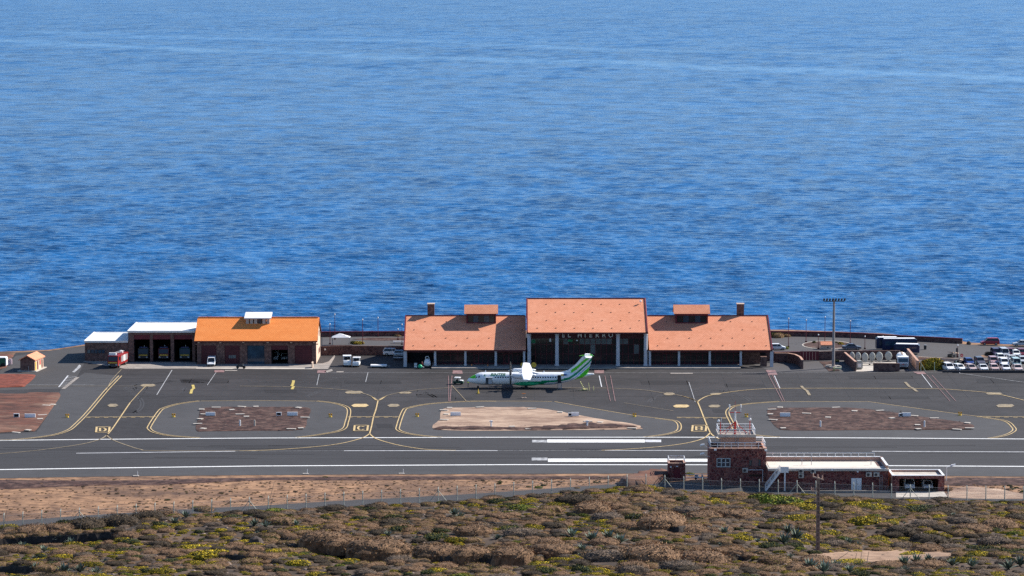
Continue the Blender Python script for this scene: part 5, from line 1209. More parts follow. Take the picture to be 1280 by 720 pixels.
for px0, px1, yy in ((413.5,440.5,443.2),(1000,1023.2,450.8)):
    a, b_ = P(px0, yy), P(px1, yy); t = thing('metal_gate', 'maroon sheet metal gate %s' % ('left of the terminal' if px0 < 600 else 'right of the terminal'), 'gate', (a.x, a.y-.3, 0))
    n = 6; w_ = (b_.x-a.x)/n
    for k in range(n): MB().box(k*w_+.02, (k+1)*w_-.02, 0, .08, .1, 2.15).build('panel', maroon, t)
    MB().box(0, b_.x-a.x, .09, .16, 2.0, 2.2).build('top_rail', maroon_d, t)
q = P(408.6, 439.5); w_ = MB().box(-.2,.2,-.06,0,0,.4).build('wall_notice', white_m, None, loc=(q.x, P(408,444).y-.2, 1.2)); tag(w_, 'small white square notice on the boundary wall', 'notice')
# white canopy and planting
q = P(426, 432.5); cn = thing('canopy', 'white pointed fabric canopy behind the left boundary wall', 'canopy', (q.x, q.y, 0))
MB().add([(-2.2,0,2.0),(2.2,0,2.0),(2.2,2.6,2.0),(-2.2,2.6,2.0),(-.3,1.3,2.9),(-2.2,0,1.92),(2.2,0,1.92),(2.2,2.6,1.92),(-2.2,2.6,1.92)],[(0,1,4),(1,2,4),(2,3,4),(3,0,4),(5,8,7,6),(0,5,6,1),(1,6,7,2),(2,7,8,3),(3,8,5,0)]).build('fabric', white_m, cn)
for x in (-2,2):
    for y in (.1,2.5): MB().tube((x,y,0),(x,y,1.92),.06).build('pole', metal_g, cn)
# street lamps with globes
def street_lamp(px, pyb, pyt, label, group='maroon globe lamps behind the terminal'):
    q = P(px, pyb); z = ZA(pyt, q.y)
    t = thing('street_lamp', label, 'street lamp', (q.x, q.y, 0), 0, group)
    MB().tube((0,0,.03),(0,0,z-.3),.085,.055,n=6).build('pole', maroon, t); MB().lathe([(.05,0),(.16,.10),(.18,.22),(.12,.34),(.03,.38)],8).build('globe', white_m, t, smooth=True, loc=(0,0,z-.3)); MB().box(-.22,.22,-.12,.12,.0,.35).build('base', maroon_d, t)
for i, (px, b_, t_) in enumerate(((412.5,430.5,404.5),(418.6,424.5,392.5),(453.3,430.5,399),(472.5,421,396.5),(502.5,431,405),(497.5,425,411))):
    street_lamp(px, b_, t_, ['short maroon lamp post nearest the hangar','tall maroon globe lamp post beside the white canopy','maroon globe lamp post right of the leafy bush','maroon globe lamp post standing at the left sea wall','maroon lamp post touching the left edge of the terminal roof','low maroon lamp by the bench near the terminal'][i])
for i, (px, b_, t_) in enumerate(((985.5,434,397.5),(1007.5,428,399.5),(1022.8,436.5,418),(1031,428,395.8),(1062.7,430,400.5),(1081,436.5,420),(1103.5,428,420),(1197,447,431))):
    street_lamp(px, b_, t_, ['maroon lamp post just right of the terminal roof by the bushes','maroon lamp post at the left edge of the roundabout','short globe lamp in front of the roundabout kiosk','maroon globe lamp post behind the floodlight mast','maroon lamp post at the right edge of the roundabout','short globe lamp right of the roundabout','thin lamp post at the sea wall above the blue coaches','slim lamp post in the middle of the car park'][i])
# floodlight mast
q = P(1041.6, 460.3); fm = thing('floodlight_mast', 'tall pale floodlight mast with eight black lamps beside the terminal', 'floodlight mast', (q.x, q.y, 0)); z = ZA(375.5, q.y)
MB().tube((0,0,.4),(0,0,z),.36,.24,n=10).build('pole', M('galvanised_steel',(0.30,0.26,0.25),.5,.1,1), fm)
MB().bar((-2.35,0,z-.2),(2.35,0,z-.2),.16,.16).build('crossbar', metal_d, fm)
for k in range(8):
    x = -2.3+k*4.6/7; hd_ = MB().prism([(-.2,-.05),(.2,.05),(.27,.52),(-.1,.52)],'y',-.22,.22).build('floodlight', metal_d, fm, loc=(x,-.25,z-.05)); MB().box(-.14,.14,-.21,-.2,.05,.45).build('lens', lamp_m, hd_)
MB().tube((0,0,z),(0,0,z+.7),.03,n=5).build('lightning_rod', metal_d, fm)
MB().box(-.8,.8,-.8,.8,.03,.4).build('foundation', concrete_w, fm)
for px, py, w1, w2 in ((1036.5,459,.9,.7),(1045.5,460,1.2,.9)):
    q2 = P(px, py); t = thing('concrete_block', 'loose pale concrete block %s the floodlight mast foot' % ('left of' if px < 1040 else 'right of'), 'concrete block', (q2.x, q2.y-.6, .03)); MB().prism([(-w1,0),(-w1*.9,.45),(w1*.3,.6),(w1,.35),(w1,0)],'y',0,w2).build('block', concrete_w, t)
q2 = P(1042.5, 464); rc = thing('hose_reel_cart', 'small yellow-green wheeled reel at the foot of the floodlight mast', 'reel cart', (q2.x, q2.y, .03))
MB().lathe([(.1,-.12),(.42,-.12),(.42,.12),(.1,.12)],12).build('reel', M('olive_paint',(0.32,0.34,0.14),.6), rc, loc=(0,0,.45)).rotation_euler = (0,R(90),0)
MB().bar((0,0,.5),(1.4,.4,.7),.08,.08).build('handle', metal_g, rc); MB().box(.3,1.7,.2,.9,.4,.75).build('frame', M('pale_olive',(0.40,0.42,0.30),.6), rc)
area('planting_bed', [(1024,452),(1040,452),(1050,463.5),(1036,464.5)], soil_dark, 'isle', label='dark red gravel bed round the mast')
stripe([(1024,452),(1036,465)], .25, concrete_w, 'mark2', smooth=False)
# equipment yard
area('yard_floor', [(1069,453),(1126,453),(1126,459),(1092,464.3),(1070,464.6),(1066,458)], concrete_w, 'run', label='pale concrete yard floor')
ov_m = M('pale_fibreglass', (0.40,0.40,0.36), .6, .08, 1.0)
lab_ = ['leftmost white oval dish leaning behind the yard side wall','second white oval dish from the left in the equipment yard','third white oval dish, with dark gap on its left side','fourth white oval dish, notched at its top corner','fifth white oval dish, broad and slightly greenish','rightmost white oval dish beside the tanker lorry']
for (px, py, w_, h_), lb in zip(((1064.7,452,7,11.5),(1072.3,452.3,7.5,11.5),(1081,454,8.5,12.5),(1090,453,8,12),(1099,453.5,9,13),(1110.3,452,9.5,12)), lab_):
    q = P(px, py); s = 5.55; w2, h2 = w_/s/2, h_/s
    t = thing('oval_dish', lb, 'dish', (q.x, q.y-.3, .05), R(random.uniform(-14,14)), 'white oval dishes standing in the equipment yard')
    n = 18; vs = []; 
    for yy, k in ((-.25,.86),(-.12,1.0),(.10,1.0),(.22,.6)):
        for i in range(n):
            a = 2*math.pi*i/n; zz = math.sin(a); tap = 1 - .22*max(0,-zz)
            vs.append((w2*k*math.cos(a)*tap, yy+.12*zz, h2/2+.15+h2/2*k*zz))
    fs = [tuple(range(n)), tuple(range(4*n-1,3*n-1,-1))] + [(r_*n+i, r_*n+(i+1)%n, (r_+1)*n+(i+1)%n, (r_+1)*n+i) for r_ in range(3) for i in range(n)]
    MB().add(vs, fs).build('shell', ov_m, t); MB().box(-w2*.8,w2*.8,-.3,.5,0,.18).build('stand', concrete, t)
    MB().bar((0,.2,h2*.8),(0,1.0,.1),.07,.07).build('strut', metal_g, t)
for px, py, w_, lb in ((1074.5,462,1.0,'white cabinet with rounded lid at the yard entrance'),):
    q = P(px, py); t = thing('white_cabinet', lb, 'cabinet', (q.x, q.y, .05)); MB().prism([(-.7,.2),(-.7,1.3),(-.45,1.9),(.35,1.95),(.7,1.4),(.7,.2)],'y',0,1.3).build('housing', ov_m, t); MB().box(-.55,.5,.1,1.2,0,.19).build('plinth', metal_d, t); MB().box(-.45,.35,-.04,-.002,.5,1.3).build('door', white_m, t)
for px, py, w_ in ((1082,457,1.3),(1099,456.8,1.6),(1112,458,2.1)):
    q = P(px, py); t = thing('stone_bench', {1082:'short',1099:'medium',1112:'longest'}[px]+' pale slab on dark supports in the equipment yard', 'slab', (q.x, q.y, .05)); MB().box(-w_,w_,0,1.0,.35,.5).build('slab', concrete_w, t)
    for x in (-w_+.3,w_-.5): MB().box(x,x+.3,.1,.9,0,.349).build('support', metal_d, t)
# roundabout
rp_ = [(1034+31.5*math.cos(a), 431.3+5.2*math.sin(a)) for a in [i*math.pi/14 for i in range(28)]]
area('roundabout_kerb', rp_, concrete_w, 'isle', label='pale kerb ring of the roundabout')
rp2 = [(1034+30*math.cos(a), 431.3+4.8*math.sin(a)) for a in [i*math.pi/14 for i in range(28)]]
area('roundabout', rp2, soil_dark, 'mark', label='red gravel centre of the roundabout')
q = P(1033, 436.8); kk = thing('kiosk', 'small cream kiosk with salmon roof in front of the roundabout', 'kiosk', (q.x, q.y, .05))
MB().box(-1.2,1.2,0,1.6,0,.95).build('wall', stucco_cream, kk); MB().prism([(-.25,.95),(-.25,1.05),(1.0,1.75),(1.9,1.2),(1.9,.95)],'x',-1.35,1.35).build('roof', tile_salmon, kk); MB().box(.2,.5,-.03,-.002,.3,.6).build('hatch', metal_d, kk)
# left boundary bits behind the wall
area('verge', [(440,424.5),(460,422.5),(507,422.5),(507,426),(470,426)], soil_dark, 'isle', label='dark planted verge behind the left wall')
t = thing('bench', 'low white bench beside the terminal corner behind the wall', 'bench', (P(498,429.5).x, P(498,429.5).y, .04)); MB().box(-1.3,1.3,0,.6,.4,.55).build('seat', white_m, t); MB().box(-1.1,-.9,.1,.5,0,.399).build('leg', white_m, t); MB().box(.9,1.1,.1,.5,0,.399).build('leg', white_m, t)
for px, py in ((416,425.5),(431,427),(474,429.5),(488,420)):
    pass
# car park furniture
area('car_park_island', [(1224,446),(1230,443.5),(1250,443),(1247,447),(1226,447.2)], soil_tan if False else soil, 'isle', label='tan earth island in the car park')
wall_line('planter_wall', 'low cream planter wall above the green hedge', 'wall', [(1148,449),(1165,450),(1235,452.6)], .6, .3, stucco_cream)
for px, py, lb in ((1191,446.5,'pale sloping slab roof of the upper ramp in the car park'),(1199,455.5,'pale sloping slab roof of the lower ramp in the car park')):
    q = P(px, py); t = thing('ramp_cover', lb, 'ramp cover', (q.x, q.y, .03), R(-35)); MB().prism([(-1.3,1.2),(-1.3,1.38),(1.5,.9),(1.5,.72)],'x',-.8,.8).build('slab', stucco_cream, t)
    for x in (-.7,.7): MB().box(x-.08,x+.08,-1.2,1.3,.02,.719).build('side_wall', metal_d, t)
q = P(1202, 451); t = thing('road_sign', 'round red and white no entry sign in the car park', 'road sign', (q.x, q.y, .03)); MB().tube((0,0,0),(0,0,1.3),.035).build('pole', metal_g, t)
d_ = MB().lathe([(.02,-.02),(.36,-.02),(.36,.02),(.02,.02)],16).build('disc', red_m, t, loc=(0,-.05,1.25)); d_.rotation_euler=(R(90),0,0); MB().box(-.22,.22,-.10,-.072,1.2,1.3).build('bar', white_m, t)
q = P(1196, 447); t = thing('information_post', 'dark information post on a maroon pole in the car park', 'post', (q.x, q.y, .03)); MB().tube((0,0,0),(0,0,1.5),.06).build('pole', maroon_d, t); MB().box(-.22,.22,-.1,.1,1.3,2.2).build('board', metal_d, t)
q = P(1156.5, 437); t = thing('litter_bin', 'dark litter bin standing alone in the car park', 'bin', (q.x, q.y, .03)); MB().lathe([(.3,0),(.36,.9),(.3,1.0)],8).build('bin', metal_d, t); MB().lathe([(.38,0),(.38,.08)],8).build('lid', metal_g, t, loc=(0,0,1.0))
q = P(1211, 430.6); t = thing('boulder', 'single dark boulder by the end of the sea wall', 'boulder', (q.x, q.y, 0)); MB().lathe([(.5,0),(.62,.25),(.45,.6),(.15,.8)],7).build('rock', rock_m, t)
for a, b_ in (((1118,434),(1132,440)),((1090,429),(1099,435)),((1172,445),(1180,448)),((1205,434),(1209,437)),((1150,447),(1176,446)),((1212,437),(1240,436)),((1150,434.5),(1163,434)),((1165,441),(1178,443)),((1192,437),(1204,436.6)),((1208,446),(1212,450)),((1216,452),(1222,459)),((1234,452),(1236,459))): stripe([a,b_], .35, paint_c, 'mark2', smooth=False)
mbm = MARKS
# thin green posts beside the hedge
for px, py, lb in ((1151,464.5,'braced pale green fence post before the hedge'),(1168,464.5,'plain pale green fence post before the hedge'),(1195,462.5,'pale green fence post among front row cars'),(1219.5,463,'pale green fence post right of the blue car'),(1236.5,463.3,'pale green fence post beside the pink car'),(1271,463.5,'pale green fence post before the teal van')):
    q = P(px, py); t = thing('fence_post', lb, 'fence post', (q.x, q.y, .03), 0, 'pale green posts along the car park edge'); MB().tube((0,0,0),(0,0,2.1),.05).build('post', M('pale_green_metal',(0.35,0.46,0.40),.6) if px==1151 else bpy.data.materials['pale_green_metal'], t)
    if px == 1151: MB().tube((0,0,1.9),(1.1,0,0),.045).build('brace', bpy.data.materials['pale_green_metal'], t)

# ---------------------------------------------------------------- taxiway signs, posts, markers
def box_sign(px, pyb, w, h, label, dark=False, group='boxed taxiway signs in the soil islands'):
    q = P(px, pyb); s = (pyb+54)/92; W_, H_ = w/s, h/s; t = thing('taxiway_sign', label, 'taxiway sign', (q.x, q.y, .12), 0, group)
    MB().box(-W_/2,W_/2,0,.28,.12,H_).build('cabinet', white_m, t)
    if dark: MB().box(-W_/2+.12,W_/2-.12,-.02,-.002,.24,H_-.12).build('sign_face', black_m, t)
    else: MB().box(-W_/2+.1,W_/2-.1,-.02,-.002,.22,H_-.1).build('sign_face', M('pale_sign_face',(0.90,0.90,0.90),.5) if 'pale_sign_face' not in bpy.data.materials else bpy.data.materials['pale_sign_face'], t)
    for x in (-W_/2+.15,W_/2-.15): MB().box(x-.06,x+.06,.05,.2,-.06,.119).build('leg', metal_d, t)
box_sign(263,521,12,5,'pale boxed sign at the left end of the leftmost island')
box_sign(348.5,521,6.5,5,'small black-faced sign in the leftmost island',True)
box_sign(365.5,521,13,5.2,'pale boxed sign near the black-faced one in the leftmost island')
box_sign(569.5,521,13,5.2,'pale boxed sign at the left end of the sandy island')
box_sign(719,521.6,9.5,5.6,'pale boxed sign on the far edge of the sandy island'); box_sign(712.5,521.8,4.6,5,'small black box sign at the sandy island far edge',True)
box_sign(981.5,522.2,13,5.4,'pale boxed sign at the left end of the dark right island')
box_sign(1133,522,11,5.4,'pale boxed sign in the right part of the dark right island'); box_sign(1126,522,5,4.6,'small black box sign in the right part of the dark right island',True)
box_sign(20.5,523.2,7,5.6,'small black-faced sign on reddish soil at far left',True); box_sign(37.5,523.4,13.5,5.4,'pale boxed sign on reddish soil at far left')
for px, py, lb in ((300,533.5,'white marker post near the middle of the leftmost island'),(318.3,533.5,'cream marker post right of centre in the leftmost island'),(614,534,'white T-topped marker post in the sandy island'),(734,534,'white T-topped marker post toward the right of sandy island'),(1025.5,534.5,'white marker post left of centre in the right island'),(1155.5,534.5,'white marker post at the right part of the right island')):
    q = P(px, py); t = thing('marker_post', lb, 'marker post', (q.x, q.y, .1), 0, 'white marker posts in the islands'); MB().tube((0,0,0),(0,0,1.25),.16,n=8).build('post', concrete_w if px == 318.3 else white_m, t); MB().box(-.3,.3,-.2,.2,-.05,.08).build('foot', concrete, t)
    if 600 < px < 740: MB().box(-.35,.35,-.1,.1,1.0,1.2).build('arm', white_m, t)
rs = random.Random(9)
slabs = [(252,513),(256,519),(250,525),(247,531),(254,537),(270,510.5),(290,513.5),(302,509.6),(308,522),(300,519),(373,510.8),(381,523),(376,536.5),(364,537.5),(320,509.5),(555,514),(558,519),(555,526),(562,511),(600,510.2),(640,534.5),(665,512),(700,516.5),(735,528),(750,529),(790,536.5),(660,537.4),(965,513),(963,519),(966,526),(975,510.5),(1008,518),(1035,523),(1045,510.6),(1068,515),(1100,514.5),(1115,524),(1142,521),(1147,532.5),(1168,524),(1209,530),(1212,536.5),(1148,537.6),(1196,538),(979,536.5),(58,508),(50,525),(53,520),(66,507),(20,541),(35,539)]
mes = [MB().box(-.55,.55,-.5,.5,-.05,.06).mesh('slab', concrete_w), MB().box(-.9,.9,-.35,.35,-.05,.05).mesh('slab', concrete_w)]
for i, (px, py) in enumerate(slabs):
    q = P(px, py); o = link('cover_slab', mes[i % 2], None, (q.x, q.y, .24 if py not in (541,) else .1), (0,0,rs.uniform(-.5,.5)))
    isl = 'leftmost gravel' if 240 < px < 400 else 'sandy middle' if 500 < px < 820 else 'dark right' if px > 900 else 'reddish far left'
    tag(o, 'small pale concrete cover slab in the %s island' % isl, 'slab', 'pale cover slabs in the %s island' % isl)
# slab paths across the islands
for pts in ([(366,538),(381,512.5)],[(560,538),(556,511)],[(976,537),(965,513)],[(47,540),(64,508)],[(661,545),(660,538)]):
    stripe(pts, .7, concrete, 'mark2', smooth=False)
om = M('amber_lamp', (0.75,0.35,0.03), .5)
for px, py, lb in ((84,522,'amber guard light on the far left shoulder'),(217,521.5,'amber guard light left of the leftmost island'),(413,521.5,'amber guard light right of the leftmost island'),(521.5,521,'amber guard light left of the sandy island'),(793,521,'amber guard light right of the sandy island'),(933,521.5,'yellow guard light beside the red antenna mast'),(1200,519.5,'amber guard light at the right end of the right island')):
    q = P(px, py); t = thing('guard_light', lb, 'guard light', (q.x, q.y, .04), 0, 'amber guard lights at the holding lines'); MB().lathe([(.35,0),(.3,.25),(.1,.3)],8).build('base', gold_m, t)
    for x in (-.22,.22): MB().lathe([(.02,-.06),(.2,-.06),(.2,.06),(.02,.06)],10).build('lamp', om, t, loc=(x,0,.52)).rotation_euler=(R(90),0,0)
for px, py in ((170,595.5),(382,592.8),(502,592.6)):
    q = P(px, py); t = thing('edge_light', 'small white runway edge box %s' % {170:'at the left part of the near shoulder',382:'near the middle left of the near shoulder',502:'near the middle of the near shoulder'}[px], 'edge light', (q.x, q.y, .04)); MB().box(-.5,.5,-.3,.3,0,.12).build('plate', concrete_w, t); MB().tube((.3,0,.12),(.3,0,.9),.05).build('stem', white_m, t)
# runway edge lamps standing on the near right shoulder
for px, py, lb in ((1190.5,594.5,'white angled floodlight on a short post beyond the garage'),):
    q = P(1183, 602); t = thing('floodlight', lb, 'floodlight', (q.x, q.y, 0)); MB().tube((0,0,0),(0,0,2.6),.06).build('pole', white_m, t); MB().bar((0,0,2.5),(.8,0,2.8),.06,.06).build('arm', white_m, t); MB().prism([(.7,2.7),(1.5,2.95),(1.55,3.15),(.8,3.0)],'y',-.2,.2).build('lamp_head', white_m, t)
# ---------------------------------------------------------------- perimeter fence
fn = thing('perimeter_fence', 'long wire mesh perimeter fence on pale concrete posts above the scrub', 'fence', (0,0,0))
postm = M('pale_concrete_post', (0.40,0.41,0.35), .8, .12, 1.5); fpx = []
pme = MB().tube((0,0,-.5),(0,0,2.15),.095,.085,n=6).tube((0,0,2.15),(-.0,.35,2.5),.08,n=5).mesh('post', postm)
xs_f = [15,38.5,62] ; x = -60
fx = [-80 + 3.45*k for k in range(48)]
posts_p = []
for k in range(-4, 60):
    px = 5 + 23.6*k
    if px > 1360: break
    yb = float(np.interp(px, [a for a, _ in FENCE_PX], [b for _, b in FENCE_PX])); q = P(px, yb)
    zz = max(0, hill(q.x, q.y)) if q.y < FY(q.x) else 0
    link('post', pme, fn, (q.x, q.y, 0)); posts_p.append(q)
wire = MB()
for a, b_ in zip(posts_p[:-1], posts_p[1:]):
    for zz in (.3,1.2,2.1): wire.tube((a.x,a.y,zz),(b_.x,b_.y,zz),.014,n=3,cap=False)
wire.build('wire', metal_g, fn)
mesh_m = bpy.data.materials.new('chain_link'); mesh_m.use_nodes = True; nt = mesh_m.node_tree; bs = nt.nodes['Principled BSDF']; bs.inputs['Base Color'].default_value = (.3,.32,.3,1)
tc = nt.nodes.new('ShaderNodeTexCoord'); cx_ = nt.nodes.new('ShaderNodeSeparateXYZ'); nt.links.new(tc.outputs['Object'], cx_.inputs[0])
def mt(op, a, b_=0.0):
    q = nt.nodes.new('ShaderNodeMath'); q.operation = op
    for i, t in enumerate((a, b_)):
        if isinstance(t, (int, float)): q.inputs[i].default_value = t
        else: nt.links.new(t, q.inputs[i])
    return q.outputs[0]
u1 = mt('ABSOLUTE', mt('SUBTRACT', mt('FRACT', mt('MULTIPLY', mt('ADD', cx_.outputs[0], cx_.outputs[2]), 16)), .5)); u2 = mt('ABSOLUTE', mt('SUBTRACT', mt('FRACT', mt('MULTIPLY', mt('SUBTRACT', cx_.outputs[0], cx_.outputs[2]), 16)), .5))
al = mt('MAXIMUM', mt('GREATER_THAN', u1, .47), mt('GREATER_THAN', u2, .47)); nt.links.new(al, bs.inputs['Alpha'])
nm = MB()
for a, b_ in zip(posts_p[:-1], posts_p[1:]): nm.add([(a.x,a.y,.05),(b_.x,b_.y,.05),(b_.x,b_.y,2.1),(a.x,a.y,2.1)],[(0,1,2,3)])
nm.build('wire_mesh', mesh_m, fn)
for k in (8, 17, 27, 39, 46, 52):
    if k < len(posts_p):
        q = posts_p[k]
        for s in (-1,1):
            bb = MB().tube((q.x, q.y-.05, 1.95),(q.x+s*1.55, q.y-.1, 0),.055,n=5).build('brace', postm, fn)
# service road along the fence
rd_near = [(x, y+0.8) for x, y in FENCE_PX]; rd_far = [(-400,678),(-200,662),(0,652.5),(126,643.5),(250,636),(330,632),(420,626.5),(520,621.5),(600,617),(700,610),(770,605.5),(830,602.5),(886,604),(975,611),(1045,613.5),(1137,616.5),(1280,618),(1450,623),(1700,631)]
area('service_road', rd_far + rd_near[::-1], asph_road, 'run', label='narrow grey service road along the fence')
island('ground', [(1184,617.5),(1195,611),(1215,609),(1252,613),(1290,620),(1290,624),(1240,624),(1190,623)], soil_sand, .04, 'pale trodden ground right of the garage', lvl='mark')
island('ground', [(-60,598.5),(0,600),(170,600.5),(320,597),(620,595.5),(850,595.5),(930,596.5),(870,598.5),(620,599.5),(430,600.5),(330,600.5),(205,606),(120,607),(0,612),(-60,614)], soil_dark, .05, 'dark gravel strip along the runway shoulder', lvl='asph', step=2.2)
island('ground', [(1183,598),(1300,598),(1400,600),(1400,606),(1260,607),(1183,607)], soil_dark, .05, 'dark gravel right of the garage', lvl='asph', step=2.0)
island('ground', [(772,604),(790,598.5),(812,593.8),(835,593.5),(836,601),(815,605.5),(785,608.5)], soil_red, .9, 'reddish earth bank left of the stone hut', lvl='asph', step=1.0, rough=.4)
# ---------------------------------------------------------------- power pole
q = PT(1022, 692); pp_ = thing('power_pole', 'weathered concrete power pole with crossarms standing in the scrub', 'power pole', (q.x, q.y, q.z)); ph = ZA(596.5, q.y) - q.z
polem = M('weathered_pole', (0.20,0.145,0.12), .85, .2, 1.2, dirt=((.12,.08,.07),.8,.5))
mb = MB().add([(-.30,-.16,-.6),(.30,-.16,-.6),(.30,.16,-.6),(-.30,.16,-.6),(-.17,-.11,ph),(.17,-.11,ph),(.17,.11,ph),(-.17,.11,ph)],[(0,3,2,1),(4,5,6,7),(0,1,5,4),(1,2,6,5),(2,3,7,6),(3,0,4,7)]); mb.build('pole', polem, pp_)
for k in range(15):
    zz = .5+k*(ph-1.2)/15; MB().box(-.08+.0,.08,-.17+.003*k,-.10,zz,zz+.38).build('recess_rung', M('pole_recess',(0.10,0.07,0.06),.9) if k == 0 else bpy.data.materials['pole_recess'], pp_)
MB().bar((-.75,-.05,ph+.1),(.6,-.35,ph-.25),.12,.14).build('crossarm', M('pale_timber',(0.46,0.33,0.26),.8), pp_)
MB().bar((-.95,-.1,ph-1.75),(-.1,-.15,ph-1.85),.1,.12).build('crossarm', bpy.data.materials['pale_timber'], pp_)
ins = M('insulator_brown',(0.42,0.26,0.20),.4)
for x, zz in ((-.7,ph+.18),(-.1,ph+.02),(.5,ph-.13),(-.9,ph-1.68),(-.6,ph-1.7),(-.3,ph-1.72)): MB().lathe([(.05,0),(.1,.08),(.06,.14),(.1,.22),(.04,.4)],6).build('insulator', ins, pp_, loc=(x,-.12,zz))
MB().bar((-.1,-.1,ph-2.6),(-.75,-.1,ph-1.85),.06,.06).build('brace', polem, pp_)

# ---------------------------------------------------------------- people and small apron things
def person(label, loc, rz, h=1.75, top=(0.5,0.75,0.05), legs=(0.03,0.035,0.06), arms='down'):
    t = thing('person', label, 'person', loc, rz)
    k = h/1.75
    J = [(0,0,.95),(0,0,1.15),(0,0,1.40),(0,0,1.50),(0,-.01,1.60),(0,-.02,1.72),(.17,0,1.40),(-.17,0,1.40),(.24,.0,1.13),(-.24,0,1.13),(.22,-.12,.88),(-.22,-.10,.88),(.09,0,.88),(-.09,0,.88),(.10,-.04,.48),(-.12,.03,.48),(.11,0,.06),(-.14,.06,.06),(.12,-.15,.03),(-.15,-.10,.03)]
    if arms == 'out': J[8] = (.38,-.1,1.2); J[10] = (.55,-.25,1.32)
    E = [(0,1),(1,2),(2,3),(3,4),(4,5),(2,6),(2,7),(6,8),(7,9),(8,10),(9,11),(0,12),(0,13),(12,14),(13,15),(14,16),(15,17),(16,18),(17,19)]
    Rr = [.16,.15,.15,.06,.10,.085,.07,.07,.05,.05,.038,.038,.09,.09,.065,.065,.045,.045,.04,.04]
    me = bpy.data.meshes.new('person_body'); me.from_pydata([tuple(c*k for c in j) for j in J], E, [])
    o = bpy.data.objects.new('body', me); COL.objects.link(o); sk = o.modifiers.new('s','SKIN')
    for i, v in enumerate(me.skin_vertices[0].data if me.skin_vertices else []): v.radius = (Rr[i]*k, Rr[i]*k); v.use_root = (i == 0)
    if not me.skin_vertices:
        bm = bmesh.new(); bm.from_mesh(me); ly = bm.verts.layers.skin.verify(); bm.verts.ensure_lookup_table()
        for i, v in enumerate(bm.verts): v[ly].radius = (Rr[i]*k, Rr[i]*k*.85); v[ly].use_root = (i == 0)
        bm.to_mesh(me); bm.free()
    sb = o.modifiers.new('d','SUBSURF'); sb.levels = 1; sb.render_levels = 1
    dg = bpy.context.evaluated_depsgraph_get(); m2 = bpy.data.meshes.new_from_object(o.evaluated_get(dg)); bpy.data.objects.remove(o)
    m2.name = 'person_body'; m2.materials.clear()
    skin = M('skin', (0.42,0.24,0.17), .6) if 'skin' not in bpy.data.materials else bpy.data.materials['skin']
    for mm in (M('jacket', top, .8), M('trousers', legs, .8), skin, M('hair', (.03,.02,.015), .8)): m2.materials.append(mm)
    for p in m2.polygons:
        c = p.center/k; hand = abs(c.x) > .19 and c.z < .92 and c.z > .8
        p.material_index = (3 if c.z > 1.68 or (c.z > 1.6 and c.y > .02) else 2) if c.z > 1.49 else 2 if hand or (arms == 'out' and c.x > .5) else 0 if c.z > .92 else 1
    link('body', m2, t); return t
q = P(585.2, 483.8); person('worker in yellow-green hi-vis jacket and dark trousers at the aircraft nose', (q.x, q.y, .03), R(95), 1.8, (0.52,0.78,0.04), arms='out')
q = P(527.5, 461.5); person('dark clothed worker bending among carts under the terminal eave', (q.x, q.y+.6, .03), R(30), 1.7, (0.16,0.03,0.03))
def cone(px, py, h, label, m_=None, w=.3):
    q = P(px, py); t = thing('marker_cone', label, 'cone', (q.x, q.y, .04)); MB().lathe([(w,0),(w*.25,h),(w*.1,h+.02)],10).build('cone', m_ or gold_m, t); MB().box(-w*1.3,w*1.3,-w*1.3,w*1.3,-.01,.05).build('base', black_m, t); MB().lathe([(w*.62,0),(w*.5,h*.2)],10).build('band', white_m, t, loc=(0,0,h*.42))
cone(597.7, 492.3, .95, 'tall yellow marker cone in front of the nose wheel', w=.26)
cone(589.6, 458.7, .6, 'small orange cone left of the terminal door', orange_m, .2); cone(609.8, 459, .6, 'small orange cone right of the terminal door', orange_m, .2)
q = P(654.8, 498); t = thing('wheel_chock_stand', 'small cream chock stand on the apron below the wing', 'chock stand', (q.x, q.y, .04)); MB().box(-.55,.55,0,.35,0,.12).build('base', stucco_cream, t); MB().box(-.45,-.3,.1,.25,.12,.85).build('upright', stucco_cream, t); MB().box(.2,.38,.1,.25,.12,.85).build('upright', stucco_cream, t); MB().box(-.45,.38,.1,.25,.85,.98).build('top_bar', orange_m, t)
for px in (654, 667.2):
    q = P(px, 461.2); t = thing('hose_reel', 'yellow round hose reel %s the wing tip, on the terminal pavement' % ('left of' if px < 660 else 'right of'), 'hose reel', (q.x, q.y, .28), 0, 'yellow hose reels by the terminal columns')
    MB().lathe([(.42,-.12),(.6,-.12),(.6,.12),(.42,.12)],14).build('reel', gold_m, t, loc=(0,0,.62)).rotation_euler=(R(90),0,0); MB().box(-.3,.3,-.15,.15,-.2,.08).build('foot', metal_d, t)
# yellow maintenance steps behind the tail
q = P(731, 488.5); t = thing('maintenance_steps', 'pale yellow wheeled maintenance steps and barrier below the tail', 'steps', (q.x, q.y, .04)); ym = M('pale_yellow_metal',(0.58,0.54,0.25),.6)
s = MB().bar((-1.0,0,1.9),(-.3,0,.5),.1,.12); s.bar((-1.0,.7,1.9),(-.3,.7,.5),.1,.12)
for k in range(5): s.box(-1.0+k*.17,-.75+k*.17,.02,.68,1.75-k*.33,1.8-k*.33)
s.build('ladder_frame', ym, t); MB().box(-.5,.6,-.05,.8,.12,.3).build('base', ym, t); MB().bar((.3,0,.3),(.05,0,1.0),.08,.08).build('strut', ym, t)
MB().bar((-.4,.0,.14),(-1.3,-.3,.12),.12,.08).build('outrigger', ym, t); MB().tube((1.0,.3,0),(.8,.3,1.6),.07).build('pole', ym, t); MB().tube((1.9,.3,0),(1.85,.3,.9),.07).build('pole', ym, t)
